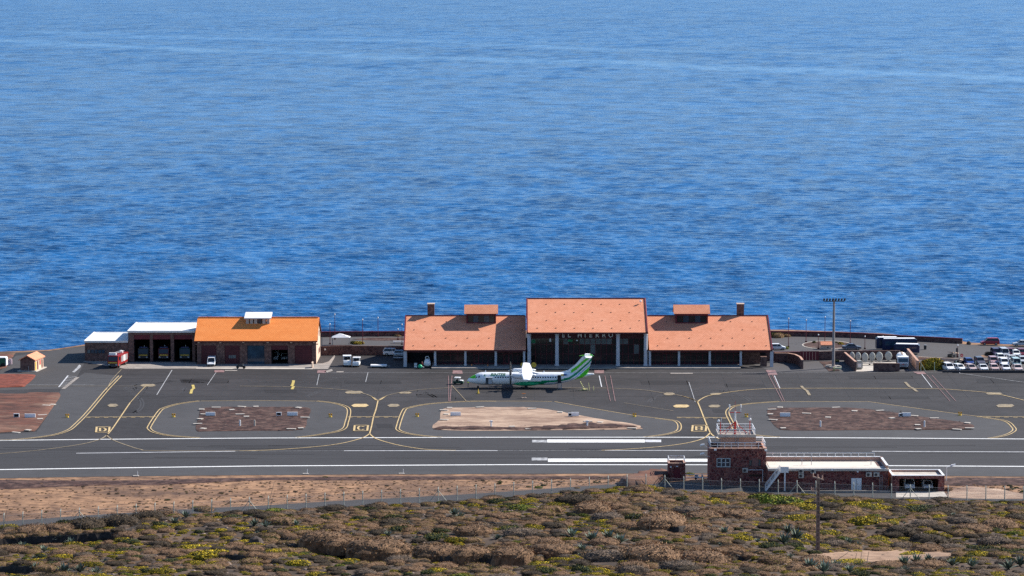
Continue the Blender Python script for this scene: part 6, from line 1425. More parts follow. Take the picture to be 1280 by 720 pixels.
# tripod of dark hoses on the hangar forecourt
q = P(301, 461.2); t = thing('motorcycle', 'dark motorcycle standing on the forecourt before the second hangar door', 'motorcycle', (q.x, q.y+.2, .06), R(80))
for y in (-.75,.75): MB().lathe([(.18,-.07),(.34,-.07),(.34,.07),(.18,.07)],12).build('wheel', tyre_m, t, loc=(0,y,.34)).rotation_euler=(0,R(90),0)
MB().prism([(-.5,.35),(-.45,.95),(-.1,1.0),(.2,.8),(.9,.85),(.6,.4)],'x',-.16,.16).build('body', metal_d, t); MB().bar((-.35,-.5,1.1),(.35,-.5,1.1),.05,.05).build('handlebar', metal_d, t); MB().bar((0,-.75,.34),(0,-.5,1.1),.06,.06).build('fork', metal_g, t); MB().box(-.12,.12,.0,.7,.86,.95).build('saddle', black_m, t)
# bin lorry and gear left of hut
q = P(2, 462); t = thing('garden_skip', 'green and white box trailer left of the small hut', 'trailer', (q.x-1.2, q.y+3.5, .03)); MB().box(-1.9,1.5,0,2.2,.5,2.1).build('box', M('deep_green_paint',(0.02,0.12,0.07),.5), t); MB().box(-1.95,1.55,-.05,2.25,2.1,2.25).build('lid', white_m, t); MB().box(1.5,1.7,-.02,2.2,.4,2.1).build('end_frame', white_m, t)
for x in (-1.2,.9): link('wheel', whb, t, (x,.1,.5),(0,R(90),R(90)))
q = P(10, 457); t = thing('pump', 'pinkish white pump unit beside the green trailer', 'pump', (q.x, q.y, .03)); MB().lathe([(.45,0),(.5,.5),(.3,.8),(.2,1.3),(.05,1.5)],8).build('housing', M('pinkish_white_paint',(0.6,0.45,0.50),.5), t); MB().box(.3,.9,-.2,.3,.3,1.5).build('pipe', bpy.data.materials['pinkish_white_paint'], t)
# ================================================================ turboprop airliner
q = P(584.2, 485.0)
A = thing('airliner', 'white and green twin turboprop airliner parked side-on before the terminal', 'airliner', (q.x, q.y, 0))
AL = 27.2; AZ = 2.06; Rf = 1.36
ac_w = M('aircraft_white', (0.86,0.87,0.88), 0.35, .03, .5, spec=.5); ac_dg = M('livery_dark_green', (0.006,0.28,0.12), .35, .03, .5); ac_lg = M('livery_bright_green', (0.10,0.60,0.03), .35, .03, .5)
ac_bl = M('livery_pale_blue', (0.30,0.42,0.66), .35, .03, .5); ac_gr = M('aircraft_grey', (0.45,0.46,0.48), .4, .05, .5); prop_m = M('propeller_black', (0.02,0.02,0.022), .4)
def sx(px): return (px-584.2)/5.82
# livery sweep line c(x): aft of the wing it climbs to the fin top
cx = [sx(v) for v in (638,644,651,660,679,698,704,710.5,720,728,735,738.7,745)]
cz = [(485-v)/5.84 for v in (481,478.3,476.6,476.3,474.8,473.4,472.4,471,465,458,452,447.6,440)]
def band(x, z):
    u = z - float(np.interp(x, cx, cz))
    if x < sx(639): return 2 if (x < 2.0 and z > AZ+.12+.0*x and z < AZ+.85 and x < 1.8) else 0
    if x > sx(713) and .55 < u < 1.25 : return 2
    if x < sx(680): return 1 if u < 0 else 0
    if u > 0: return 0
    if u > -.52: return 1
    if u > -.80: return 0
    if u > -1.02: return 3
    if u > -1.28: return 0
    if u > -2.35: return 2
    return 0 if x > sx(712) else 1
# fuselage stations: x, radius, centre z
st = [(0.0,.05,AZ-.42),(.12,.26,AZ-.38),(.4,.47,AZ-.33),(.9,.70,AZ-.24),(1.5,.92,AZ-.16),(2.1,1.14,AZ-.05),(2.6,1.27,AZ-.0),(3.2,Rf,AZ),(5,Rf,AZ),(17.2,Rf,AZ),(18.5,1.33,AZ+.03),(20,1.2,AZ+.14),(21.5,1.0,AZ+.31),(23,.78,AZ+.50),(24.5,.54,AZ+.70),(26,.32,AZ+.86),(27.0,.16,AZ+.95),(27.2,.05,AZ+.96)]
fx_ = [s[0] for s in st]
def fus(x): return float(np.interp(x, fx_, [s[1] for s in st])), float(np.interp(x, fx_, [s[2] for s in st]))
xs2 = sorted(set([0,.03,.08,.16,.28] + list(np.linspace(.4, 27.2, 190)))); NS = 36; mb = MB(); vs = []
for x in xs2:
    r, z = fus(x)
    for k in range(NS): a = 2*math.pi*k/NS; vs.append((x, r*math.sin(a), z + r*math.cos(a)))
mb.v = vs
for i in range(len(xs2)-1):
    for k in range(NS):
        f = (i*NS+k, i*NS+(k+1)%NS, (i+1)*NS+(k+1)%NS, (i+1)*NS+k); mb.f.append(f)
        cxm = (xs2[i]+xs2[i+1])/2; czm = sum(vs[j][2] for j in f)/4; m_ = band(cxm, czm)
        if cxm > 2.2 and cxm < sx(640) and czm < AZ-.98: m_ = 4
        mb.m.append(m_)
mb.f += [tuple(range(NS))[::-1], tuple(range((len(xs2)-1)*NS, len(xs2)*NS))]; mb.m += [0, 0]
fu = mb.build('fuselage', [ac_w, ac_dg, ac_lg, ac_bl, ac_gr], A, smooth=True)
# wing (high, straight centre, tapered outer panels) with belly fairings
zw = AZ+1.42; 
def wing_panel(y0, y1, le0, le1, te0, te1, t0, t1, z0, z1, name, mat, parent):
    mb = MB(); vs = []
    for y, le, te, t, z in ((y0,le0,te0,t0,z0),(y1,le1,te1,t1,z1)):
        c = te-le
        for fx, fz in ((0,0),(.08,.5),(.35,.62),(.7,.4),(1,.02),(1,-.02),(.6,-.3),(.3,-.38),(.06,-.3)): vs.append((le+c*fx, y, z+t*fz))
    n = 9; fs = [tuple(range(n)), tuple(range(2*n-1,n-1,-1))] + [(i,n+i,n+(i+1)%n,(i+1)%n) for i in range(n)]
    return mb.add(vs, fs).build(name, mat, parent)
le, te = sx(651.2), sx(665.4)
wing_panel(-4.4, 4.4, le, le, te, te, .42, .42, zw, zw, 'wing', ac_w, A)
for s in (-1, 1): wing_panel(s*4.401, s*13.5, le, le+.42, te, te-.55, .42, .22, zw, zw+.12, 'wing', ac_w, A)
MB().prism([(le-.9,zw-.32),(le+.1,zw+.12),(te,zw+.14),(te+1.6,zw-.30)],'y',-.75,.75).build('wing_fairing', ac_w, A)
for s in (-1,1):
    ns = MB(); st2 = [(sx(638.6)+.25,.30,.0),(sx(639.5)+.3,.42,.0),(sx(643),.55,-.04),(sx(650),.60,-.08),(sx(658),.52,-.05),(sx(667),.30,.10),(sx(670),.05,.18)]; vs = []
    for x, r, dz in st2:
        for k in range(14): a = 2*math.pi*k/14; vs.append((x, s*4.05+r*.85*math.sin(a), zw-.28+dz+r*math.cos(a)))
    fs = [tuple(range(14)), tuple(range(len(vs)-1,len(vs)-15,-1))] + [(i*14+k,(i+1)*14+k,(i+1)*14+(k+1)%14,i*14+(k+1)%14) for i in range(6) for k in range(14)]
    nc_ = ns.add(vs, fs).build('engine_nacelle', ac_w, A, smooth=True); MB().lathe([(.2,-.06),(.46,-.06),(.46,.06),(.2,.06)],14).build('exhaust_ring', ac_gr, nc_, loc=(sx(643.5), s*4.05, zw-.32)).rotation_euler=(0,R(90),0)
    px_ = sx(637.8); sp_ = MB(); vs = []
    for x, r in ((-.38,.03),(-.25,.17),(0,.26),(.30,.29)):
        for k in range(10): a = 2*math.pi*k/10; vs.append((px_+x, s*4.05+r*math.sin(a), zw-.28+r*math.cos(a)))
    pr_ = sp_.add(vs, [tuple(range(10)), tuple(range(39,29,-1))] + [(i*10+k,(i+1)*10+k,(i+1)*10+(k+1)%10,i*10+(k+1)%10) for i in range(3) for k in range(10)]).build('propeller', ac_w, A)
    for k in range(6):
        a = math.pi/3*k + .12; d = Vector((0, math.sin(a), math.cos(a))); c = Vector((px_+.05, s*4.05, zw-.28)); t_ = Vector((0, math.cos(a), -math.sin(a)))
        b = MB(); prv = []
        for rr_, wd, tw in ((.25,.13,.12),(.8,.22,.15),(1.5,.25,.10),(1.9,.17,.06),(1.97,.05,.03)):
            p_ = c + d*rr_; ax = Vector((tw*1.7,0,0)); prv += [p_+t_*wd+ax, p_-t_*wd-ax*.6, p_-t_*wd*.8-ax, p_+t_*wd*.9+ax*.3]
        b.add(prv, [(0,1,2,3),(19,18,17,16)] + [(4*i+j,4*i+(j+1)%4,4*i+4+(j+1)%4,4*i+4+j) for i in range(4) for j in range(4)]).build('blade', prop_m, pr_)
# fin, banded like the fuselage, swept with a dorsal fillet
LE = [(sx(694),AZ+Rf-.22),(sx(703),3.52),(sx(710.5),3.95),(sx(720),5.25),(sx(728),6.85),(sx(731),7.25),(sx(734),7.32)]
TEb = (sx(734.6),3.05); TEt = (sx(740.8),7.05)
fz_ = [p[1] for p in LE]; fxx = [p[0] for p in LE]; mb = MB(); NZ, NX = 60, 44; vs = []
for j in range(NZ+1):
    z = 2.9+(7.32-2.9)*j/NZ; l_ = float(np.interp(z, fz_, fxx)) if z > fz_[0] else sx(690); tr = TEb[0]+(TEt[0]-TEb[0])*(z-TEb[1])/(TEt[1]-TEb[1])
    if z > 7.1: tr -= (z-7.1)*1.2
    for i in range(NX+1):
        u = i/NX; th = .30*math.sin(math.pi*min(1,u*1.05)**.6)*(1-.55*(z-2.9)/4.4)*.5+.012
        for s in (-1,1): vs.append((l_+(tr-l_)*u, s*th, z))
mb.v = vs
w_ = 2*(NX+1)
for j in range(NZ):
    for i in range(NX):
        a = j*w_+2*i
        for s in (0,1):
            f = (a+s, a+2+s, a+w_+2+s, a+w_+s); mb.f.append(f); mb.m.append(band((vs[f[0]][0]+vs[f[1]][0])/2, (vs[f[0]][2]+vs[f[2]][2])/2))
    mb.f.append((j*w_, j*w_+1, (j+1)*w_+1, (j+1)*w_)); mb.m.append(0); e_ = j*w_+2*NX; mb.f.append((e_, e_+1, e_+w_+1, e_+w_)); mb.m.append(0)
t0_ = NZ*w_
for i in range(NX): mb.f.append((t0_+2*i, t0_+2*i+1, t0_+2*i+3, t0_+2*i+2)); mb.m.append(2)
mb.build('tail_fin', [ac_w, ac_dg, ac_lg, ac_bl, ac_gr], A)
for s in (-1,1): wing_panel(s*.08, s*3.6, sx(729.5), sx(731.5), sx(739.8), sx(738), .2, .1, 6.95, 6.95, 'tailplane', ac_w, A)
MB().prism([(sx(724),6.98),(sx(729),7.12),(sx(739),7.10),(sx(742),6.95),(sx(736),6.8)],'y',-.16,.16).build('fin_bullet', ac_lg, A)
# cabin windows, cockpit glass, doors
win = MB().box(-.14,.14,-.03,.03,-.2,.2).mesh('cabin_window', glass_car)
for s in (-1,1):
    x = sx(619.5)
    while x < sx(698):
        if not sx(640.5) < x < sx(651.5) or s > 0:
            r, z = fus(x); zz = AZ+.38; link('cabin_window', win, A, (x, s*(math.sqrt(r*r-(zz-z)**2)-.008), zz))
        x += .535
    for x, w_c, h in ((2.05,.20,.30),(2.58,.24,.36)):
        r, z = fus(x); zz = z+r*.42; mb = MB().prism([(-w_c,-h/2),(-w_c*.6,h/2),(w_c,h/2+.04),(w_c*.9,-h/2)],'y',-.05,.05); o = mb.build('cockpit_window', glass_car, A, loc=(x, s*(math.sqrt(r*r-(zz-z)**2)-.01), zz)); o.rotation_euler = (s*R(22) if s<0 else R(22), 0, s*R(-14) if s < 0 else R(14))
    wf = MB().prism([(-.4,-.14),(-.3,.22),(.35,.26),(.38,-.1)],'y',-.03,.03)
x = sx(611.2); dk = MB().box(-.68,.68,-.02,.10,-.95,.42).build('cargo_door', M('cargo_hold_dark',(0.06,0.07,0.08),.8), A, loc=(x, -1.375, AZ-.05), label='dark open forward cargo door')
MB().box(-.1,.62,-.05,-.021,-.9,.34).build('door_panel', ac_gr, dk); MB().box(-.78,.78,-.35,-.05,.44,.54).build('door_leaf', ac_w, dk)
# rear airstair
x = sx(698.8); rd = MB().box(-.36,.36,-.03,.12,-.95,.85).build('rear_door', glass_car, A, loc=(x, -1.33, AZ+.05), label='open rear passenger door')
sr = MB(); 
for s in (-.38,.38): sr.bar((s,-.1,-.80),(s+.1*(s>0),-1.75,-2.0),.07,.14)
for k in range(6): sr.box(-.35,.38,-.2-k*.28,-.42-k*.28+.04,-.86-k*.2,-.82-k*.2)
so = sr.build('airstair', ac_gr, A, loc=(x+.05, -1.33, AZ+.0)); hrr = MB()
for s in (-.38,.38): hrr.tube((s,-.1,.1),(s,-1.7,-1.1),.035,n=5); hrr.tube((s,-1.7,-1.1),(s,-1.7,-1.95),.035,n=5)
hrr.build('handrail', black_m, so)
# landing gear
wh = MB().lathe([(.15,-.12),(.40,-.11),(.40,.11),(.15,.12)],14).mesh('wheel', tyre_m); wn_ = MB().lathe([(.1,-.07),(.23,-.06),(.23,.06),(.1,.07)],12).mesh('wheel', tyre_m)
ng = MB().tube((0,0,.23),(0,0,1.05),.06).build('nose_gear', ac_gr, A, loc=(sx(597.5),0,.03)); 
for s in (-.16,.16): link('wheel', wn_, ng, (0,s,.23), (R(90),0,0))
for s in (-1,1):
    mg = MB().bar((0,s*1.2,1.15),(0,s*2.0,.5),.22,.18).tube((0,s*1.8,.4),(0,s*2.25,.4),.09).build('main_gear', ac_dg, A, loc=(sx(657.5),0,.03))
    for y in (1.83,2.2): link('wheel', wh, mg, (0,s*y,.40), (R(90),0,0))
    pd = []
    mb = MB(); vs = []; 
    for x_, r in ((-2.6,.04),(-2.0,.38),(-.8,.62),(.8,.62),(2.2,.36),(2.9,.04)):
        for k in range(10): a = 2*math.pi*k/10; vs.append((x_, s*1.2+r*.75*math.sin(a), AZ-1.0+r*.72*math.cos(a)))
    mb.add(vs, [tuple(range(10)), tuple(range(59,49,-1))]+[(i*10+k,(i+1)*10+k,(i+1)*10+(k+1)%10,i*10+(k+1)%10) for i in range(5) for k in range(10)]).build('gear_sponson', ac_dg, A, smooth=True, loc=(sx(657.5),0,0))
# blade aerials
for px, zt_ in ((606.6, .45),(679.5,.35)): MB().prism([(-.12,0),(0,zt_),(.14,zt_),(.2,0)],'y',-.03,.03).build('aerial', ac_w, A, loc=(sx(px),0,AZ+Rf-.03))
# titles
me = text_mesh('BINTER', .98, .012, .03, .35); me.materials.append(ac_dg)
o = link('title', me, A, (sx(622), -1.19, AZ+.68), (R(90-32),0,0)); 
tl_ = MB().prism([(-.25,0),(0,.5),(.12,.5),(.05,.2),(.3,.0)],'y',-.01,.01).build('logo', ac_dg, A, loc=(sx(606),-1.20,AZ+.66)); tl_.rotation_euler=(R(-32),0,0)
me = text_mesh('EC-MJP'[:2]+'-', .01); 
bpy.data.meshes.remove(me)
fl = MB().box(-.34,.34,-.01,.01,-.17,.17).build('flag', paint('blue',(0.02,0.05,0.20)), A, loc=(sx(706.3),-.985,AZ+.92)); fl.rotation_euler=(R(-35),0,0)
f2 = MB().box(-.3,.3,-.01,.01,-.17,.17).build('flag', gold_m, A, loc=(sx(702.8),-1.05,AZ+.93)); f2.rotation_euler=(R(-35),0,0)
# ================================================================ scrub on the hillside
def leafm(name, c1, c2, c3=None, sc=2.2):
    m = bpy.data.materials.new(name); m.use_nodes = True; nt = m.node_tree; b = nt.nodes['Principled BSDF']; N = nt.nodes.new; L = nt.links.new
    b.inputs['Roughness'].default_value = .85; b.inputs['Specular IOR Level'].default_value = .15
    ge = N('ShaderNodeNewGeometry'); rp = N('ShaderNodeValToRGB'); e = rp.color_ramp.elements
    e[0].color = (*c1,1); e[1].color = (*c2,1); e[0].position = .1; e[1].position = .9
    if c3: q = e.new(.97); q.color = (*c3,1)
    oi = N('ShaderNodeObjectInfo'); L(ge.outputs['Random Per Island'], rp.inputs[0])
    hs = N('ShaderNodeHueSaturation'); L(rp.outputs[0], hs.inputs['Color'])
    mr = N('ShaderNodeMapRange'); mr.inputs['To Min'].default_value = .72; mr.inputs['To Max'].default_value = 1.3; L(oi.outputs['Random'], mr.inputs[0]); L(mr.outputs[0], hs.inputs['Value'])
    L(hs.outputs[0], b.inputs['Base Color']); return m
twig_pink = leafm('twig_pinkish_brown', (0.12,0.068,0.038), (0.31,0.19,0.105))
twig_grey = leafm('twig_grey_brown', (0.085,0.06,0.04), (0.30,0.215,0.15))
twig_dark = leafm('twig_dark_brown', (0.035,0.025,0.016), (0.12,0.085,0.05))
leaf_yel = leafm('leaf_yellow_green', (0.14,0.115,0.010), (0.66,0.48,0.035), (0.85,0.62,0.04))
leaf_olive = leafm('leaf_olive', (0.08,0.065,0.012), (0.30,0.24,0.045))
leaf_green = leafm('leaf_fresh_green', (0.05,0.075,0.010), (0.20,0.24,0.03))
leaf_rust = leafm('leaf_rust', (0.10,0.05,0.02), (0.28,0.15,0.05))
leaf_dark = leafm('leaf_dark_green', (0.02,0.035,0.015), (0.08,0.10,0.045))
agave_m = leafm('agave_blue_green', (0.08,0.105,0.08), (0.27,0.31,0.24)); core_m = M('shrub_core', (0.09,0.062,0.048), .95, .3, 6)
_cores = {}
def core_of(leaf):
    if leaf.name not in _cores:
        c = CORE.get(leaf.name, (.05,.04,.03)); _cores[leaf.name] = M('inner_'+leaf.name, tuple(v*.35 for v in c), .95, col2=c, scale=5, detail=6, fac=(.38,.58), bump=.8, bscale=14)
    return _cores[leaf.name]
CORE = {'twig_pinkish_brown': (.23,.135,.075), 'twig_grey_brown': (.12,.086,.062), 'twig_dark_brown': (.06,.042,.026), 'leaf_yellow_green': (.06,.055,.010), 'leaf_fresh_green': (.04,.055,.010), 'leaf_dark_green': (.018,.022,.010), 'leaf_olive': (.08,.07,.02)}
def shrub_mesh(name, seed, leaf, n, flat_=.55, lump=.25, size=.09, upright=.4, gaps=.0, leaf2=None, mix=.0, core=.86, corem=None):
    """unit-radius cushion: a dark twiggy core under many small leaf or twig faces spread through the outer volume"""
    r_ = random.Random(seed); vs = []; fs = []; ms = []
    lob = [(r_.uniform(0,6.28), r_.uniform(.25,.6), r_.uniform(.35,.7)) for _ in range(6)]
    def rad(a, el):
        v = .80
        for la, amp, w in lob:
            d = abs((a-la+math.pi) % (2*math.pi)-math.pi); v += lump*amp*math.exp(-(d/w)**2)*math.cos(el)
        return v
    NA, NE = 18, 6
    for j in range(NE+1):
        el = math.pi/2*j/NE
        for i in range(NA):
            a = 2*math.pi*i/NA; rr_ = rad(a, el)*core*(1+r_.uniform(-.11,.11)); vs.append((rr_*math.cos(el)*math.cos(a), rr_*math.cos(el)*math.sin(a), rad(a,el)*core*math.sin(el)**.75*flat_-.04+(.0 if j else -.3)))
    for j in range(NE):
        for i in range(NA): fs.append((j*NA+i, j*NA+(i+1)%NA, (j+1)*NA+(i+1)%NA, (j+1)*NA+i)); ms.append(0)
    for _ in range(n):
        a = r_.uniform(0, 2*math.pi); el = math.asin(r_.uniform(0,1)**.9)
        if gaps and math.sin(3*a+seed)*math.cos(5*el) > 1-gaps: continue
        d = Vector((math.cos(el)*math.cos(a)*flat_, math.cos(el)*math.sin(a)*flat_, math.sin(el))).normalized(); rr_ = rad(a, el)*(core+(1-core)*r_.random())
        p = Vector((rr_*math.cos(el)*math.cos(a), rr_*math.cos(el)*math.sin(a), rr_*math.sin(el)**.75*flat_-.04))
        # leaf faces lie close to the cushion's own surface so that the cushion shades as one rounded body
        t1 = d.cross(Vector((r_.uniform(-1,1), r_.uniform(-1,1), r_.uniform(-1,1)))).normalized(); t2 = d.cross(t1)
        up = (t2*(1-upright) + d*upright + Vector((r_.uniform(-.35,.35), r_.uniform(-.35,.35), r_.uniform(-.2,.3)))).normalized(); s = size*r_.uniform(.6,1.5)
        b = len(vs); vs += [tuple(p-t1*s*.55), tuple(p+t1*s*.55), tuple(p+up*s*1.4)]; fs.append((b,b+1,b+2)); ms.append(2 if leaf2 and r_.random() < mix else 1)
    me = bpy.data.meshes.new(name); me.from_pydata(vs, [], fs)
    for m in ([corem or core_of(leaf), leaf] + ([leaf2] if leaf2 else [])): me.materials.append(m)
    me.polygons.foreach_set('material_index', ms); me.update(); return me
def agave_mesh(seed):
    r_ = random.Random(seed); mb = MB()
    for k in range(26):
        a = k*2.4+r_.uniform(-.2,.2); el = R(r_.uniform(18,78)); L_ = r_.uniform(.75,1.1); d = Vector((math.cos(a)*math.cos(el), math.sin(a)*math.cos(el), math.sin(el))); s = Vector((-math.sin(a), math.cos(a), 0))*.09
        p0, p1, p2 = Vector((0,0,.02)), d*L_*.55, d*L_+Vector((0,0,-.06)); n_ = s.cross(d).normalized()*.03
        mb.add([p0-s*.7, p0+s*.7, p1+s, p1-s, p2, p1-n_], [(0,1,5),(1,2,5),(2,4,5),(4,3,5),(3,0,5)])
    return mb.mesh('agave', agave_m, fix=False)
NL = 900
KINDS = {   # kind: (meshes, group phrase, colour words)
 'pink': [shrub_mesh('cushion_shrub', 10+i, twig_pink, NL, .58, size=.036) for i in range(4)],
 'grey': [shrub_mesh('cushion_shrub', 20+i, twig_grey, NL, .58, size=.036) for i in range(3)],
 'dark': [shrub_mesh('cushion_shrub', 30+i, twig_dark, NL, .62, size=.038) for i in range(3)],
 'olive': [shrub_mesh('cushion_shrub', 40+i, twig_pink, NL, .58, size=.038, leaf2=leaf_olive, mix=.5) for i in range(3)],
 'yellow': [shrub_mesh('spurge_bush', 50+i, leaf_yel, 1100, .55, .5, size=.07, gaps=.25, leaf2=leaf_olive, mix=.3) for i in range(4)],
 'green': [shrub_mesh('spurge_bush', 60+i, leaf_green, 1100, .5, .4, size=.065, gaps=.2, leaf2=leaf_olive, mix=.3) for i in range(2)],
 'rust': [shrub_mesh('cushion_shrub', 70+i, twig_pink, NL, .60, size=.04, leaf2=leaf_rust, mix=.6) for i in range(2)],
 'leafy': [shrub_mesh('leafy_shrub', 80+i, leaf_dark, 1000, .62, .4, size=.065, gaps=.15, leaf2=leaf_olive, mix=.25) for i in range(3)],
 'agave': [agave_mesh(90+i) for i in range(3)]}
WORDS = {'pink': 'pinkish brown cushion shrub', 'grey': 'grey brown cushion shrub', 'dark': 'dark brown dense shrub', 'olive': 'brown and olive cushion shrub', 'yellow': 'yellow-green spurge bush', 'green': 'fresh green spurge bush', 'rust': 'rust tinted shrub', 'leafy': 'dark green leafy shrub', 'agave': 'spiky blue-green agave'}
NAMES = {'yellow': 'spurge_bush', 'green': 'spurge_bush', 'agave': 'agave', 'leafy': 'leafy_shrub'}
CATS = {'agave': 'agave'}
def proj(p):
    d = Vector(p) - Vector((0,0,CAM_H)); dep = d.y*CP - d.z*SP
    return 640 + F*d.x/dep, 360 - F*(d.y*SP + d.z*CP)/dep
rv = random.Random(21)
items = []          # (x, y, z, radius, kind, zscale)
def put(x, y, r, kind, zs=1.0): items.append((x, y, hill(x, y), r, kind, zs))
# bushes the photograph shows plainly: (px, py of the foot, width px, kind, z factor)
big = [(40,668,60,'pink',1),(75,664,50,'pink',1),(110,660,60,'dark',1),(150,657,60,'dark',1.1),(185,650,50,'dark',1.1),(205,646,45,'pink',1),(20,690,40,'pink',1),(80,695,45,'pink',1),(105,697,34,'grey',1),(160,672,40,'pink',1),(185,668,26,'pink',1),
 (255,640,30,'olive',1),(290,655,30,'rust',1),(345,640,34,'green',.6),(352,655,50,'olive',1),(330,648,36,'dark',1),(242,688,44,'yellow',.7),(258,700,50,'yellow',.7),(262,711,44,'olive',.7),(225,686,30,'dark',1),(318,674,34,'dark',1),
 (405,686,70,'pink',1.05),(430,690,56,'pink',1),(470,693,86,'pink',1.15),(490,694,60,'pink',1.05),(545,696,70,'pink',1.1),(590,698,60,'pink',1.1),(640,697,70,'pink',1.05),(690,694,60,'pink',1.05),(520,692,40,'olive',1),(490,657,46,'dark',1),(520,700,26,'olive',1),(560,655,34,'pink',1),(600,662,40,'grey',1),(620,648,34,'pink',1),(650,670,50,'grey',1),(680,655,30,'pink',1),(690,640,40,'olive',1),(640,643,24,'green',.8),(655,637,40,'green',.6),(590,668,60,'pink',1),(700,672,30,'dark',1),
 (740,640,60,'pink',1.05),(720,630,60,'dark',1),(775,636,40,'pink',1),(760,650,50,'grey',1),(790,660,40,'pink',1),(830,650,60,'pink',1),(860,642,50,'grey',1),(828,660,70,'pink',1.1),(880,650,60,'pink',1),(862,668,60,'pink',1),(920,648,60,'pink',1),(900,680,34,'olive',1),(810,700,90,'pink',1.1),(880,704,80,'pink',1.05),(970,705,50,'olive',1),(915,690,40,'rust',1),(850,712,60,'grey',1),(760,700,70,'grey',1),(790,712,50,'pink',1),
 (958,628,46,'green',1),(975,632,60,'green',1),(925,628,36,'olive',1),(980,640,44,'rust',1),(1005,636,44,'yellow',.7),(1000,650,40,'yellow',.8),(1010,662,40,'olive',1),(1040,636,40,'dark',1),(1038,650,36,'dark',1),(1070,634,34,'yellow',.9),(1092,637,34,'yellow',.9),(1100,636,26,'yellow',.7),(1078,655,40,'yellow',1),(1112,655,26,'yellow',.8),(1035,668,34,'yellow',.7),(1130,669,50,'dark',1.1),(1118,672,34,'dark',1),(1160,690,50,'pink',1),(1165,680,60,'dark',1),(1095,677,36,'yellow',.9),(1140,694,34,'yellow',.6),(1190,640,60,'dark',.8),(1060,640,40,'olive',1),(1175,642,50,'dark',.8),(1150,640,40,'leafy',.8),(1203,640,30,'yellow',.7),(1225,695,30,'yellow',.9),(1205,702,34,'yellow',.8),(1250,660,60,'pink',1),(1240,680,50,'grey',1),(1270,650,40,'dark',1),(1215,665,50,'pink',1),(1200,655,46,'grey',1),(1262,688,34,'pink',1),(1020,706,60,'pink',.9),(1000,712,50,'pink',.9),(1060,703,40,'yellow',.4),(1110,708,50,'pink',.6),(1160,710,50,'pink',1),
 (10,660,26,'yellow',.6),(18,705,30,'yellow',.5),(60,713,40,'olive',.8),(140,662,20,'yellow',.6),(700,632,30,'yellow',.6)]
for px, py, w_, k, zs in big:
    q = PT(px, py); d = q.y; s = F/(d*CP+(CAM_H-q.z)*SP); put(q.x, q.y, w_/s/2/1.08, k, zs)
for px, py, w_ in ((55,690,22),(28,685,20),(88,682,24),(75,680,20),(45,718,24),(80,718,34),(100,716,30),(120,718,26),(218,656,24),(232,648,24),(318,658,26),(332,660,22),(370,658,20),(568,645,26),(575,648,22),(485,672,22),(715,672,30),(740,678,36),(760,675,32),(775,680,30),(728,690,26),(980,680,34),(995,676,36),(985,668,28),(1060,680,20),(1072,684,18),(1012,712,34),(1030,716,36),(1045,712,30),(1130,708,34),(1145,705,30),(1160,704,26),(1190,708,26),(1215,710,26),(1260,712,34),(1275,708,30),(1062,716,26),(905,668,26),(1130,716,24)):
    q = PT(px, py); s = F/(q.y*CP+(CAM_H-q.z)*SP); put(q.x, q.y, w_/s/2/1.05, 'agave', 1)
# the rest, scattered by patches of kind
def field(x, y, a, b, c): return math.sin(x*a+y*b+c)+math.sin(x*b*1.7-y*a*.8+c*2)
clear = [(1090,697,80,6.5),(1140,694,60,5),(1010,684,12,3)]
for xs_t, ys_t, dr_t in TERR:
    x = xs_t[0] + 1.2
    while x < xs_t[-1] - 1.0:
        r = rv.uniform(.85, 1.5); put(x + r*.4, float(np.interp(x, xs_t, ys_t)) + r*.75, r, rv.choice(('pink','pink','pink','olive','dark')), 1.05); x += r*1.5
def in_hollow(x, y, r):
    for xs_t, ys_t, dr_t in TERR:
        if xs_t[0]+.5 < x < xs_t[-1]-.5:
            q = float(np.interp(x, xs_t, ys_t)) - y
            if -.3 < q < dr_t*1.35 + r*.5: return True
    return False
cell = {}
for it in items: cell.setdefault((int(it[0]//4), int(it[1]//4)), []).append(it)
def near_ok(x, y, r, k=.62):
    cxi, cyi = int(x//4), int(y//4)
    for i in range(cxi-2, cxi+3):
        for j in range(cyi-2, cyi+3):
            for o in cell.get((i,j), ()):
                if (o[0]-x)**2 + (o[1]-y)**2 < ((o[3]+r)*k)**2: return False
    return True
n_try = 42000
for t in range(n_try):
    y_d = rv.uniform(1.0, 188); x = rv.uniform(-112, 112); y = FY(x) - y_d
    if y < 340: continue
    r = (rv.lognormvariate(-.05, .42) if t > 5000 else rv.lognormvariate(.35,.35)); r = min(2.4, max(.38, r)) * .88
    px, py = proj((x, y, hill(x, y)))
    if any(((px-c[0])/c[2])**2 + ((py-c[1])/c[3])**2 < 1 for c in clear): continue
    if y_d < r*.8+.3: continue
    if in_hollow(x, y, r): continue
    if not near_ok(x, y, r, .82): continue
    f1 = field(x, y, .05, .09, 1.0) + rv.uniform(-1,1); f2 = field(x, y, .11, .06, 4.0) + rv.uniform(-1,1)
    u = rv.random(); 
    pyel = .24 + .11*f2 + (.08 if px > 960 or px < 420 else 0)
    if u < pyel: k = 'yellow'; r *= .66
    elif u < pyel+.07: k = 'leafy'; r *= .9
    elif u < pyel+.09: k = 'agave'; r *= .5
    elif u < pyel+.13: k = 'rust' if f1 > 0 else 'green'; r *= .8
    elif u < pyel+.30: k = 'olive'
    elif u < pyel+.42: k = 'dark'
    elif u < pyel+.42+(.22 if px > 900 else .10): k = 'grey'
    else: k = 'pink'
    it = (x, y, hill(x, y), r, k, rv.uniform(.75,1.1)); items.append(it); cell.setdefault((int(x//4), int(y//4)), []).append(it)
print('shrubs', len(items))
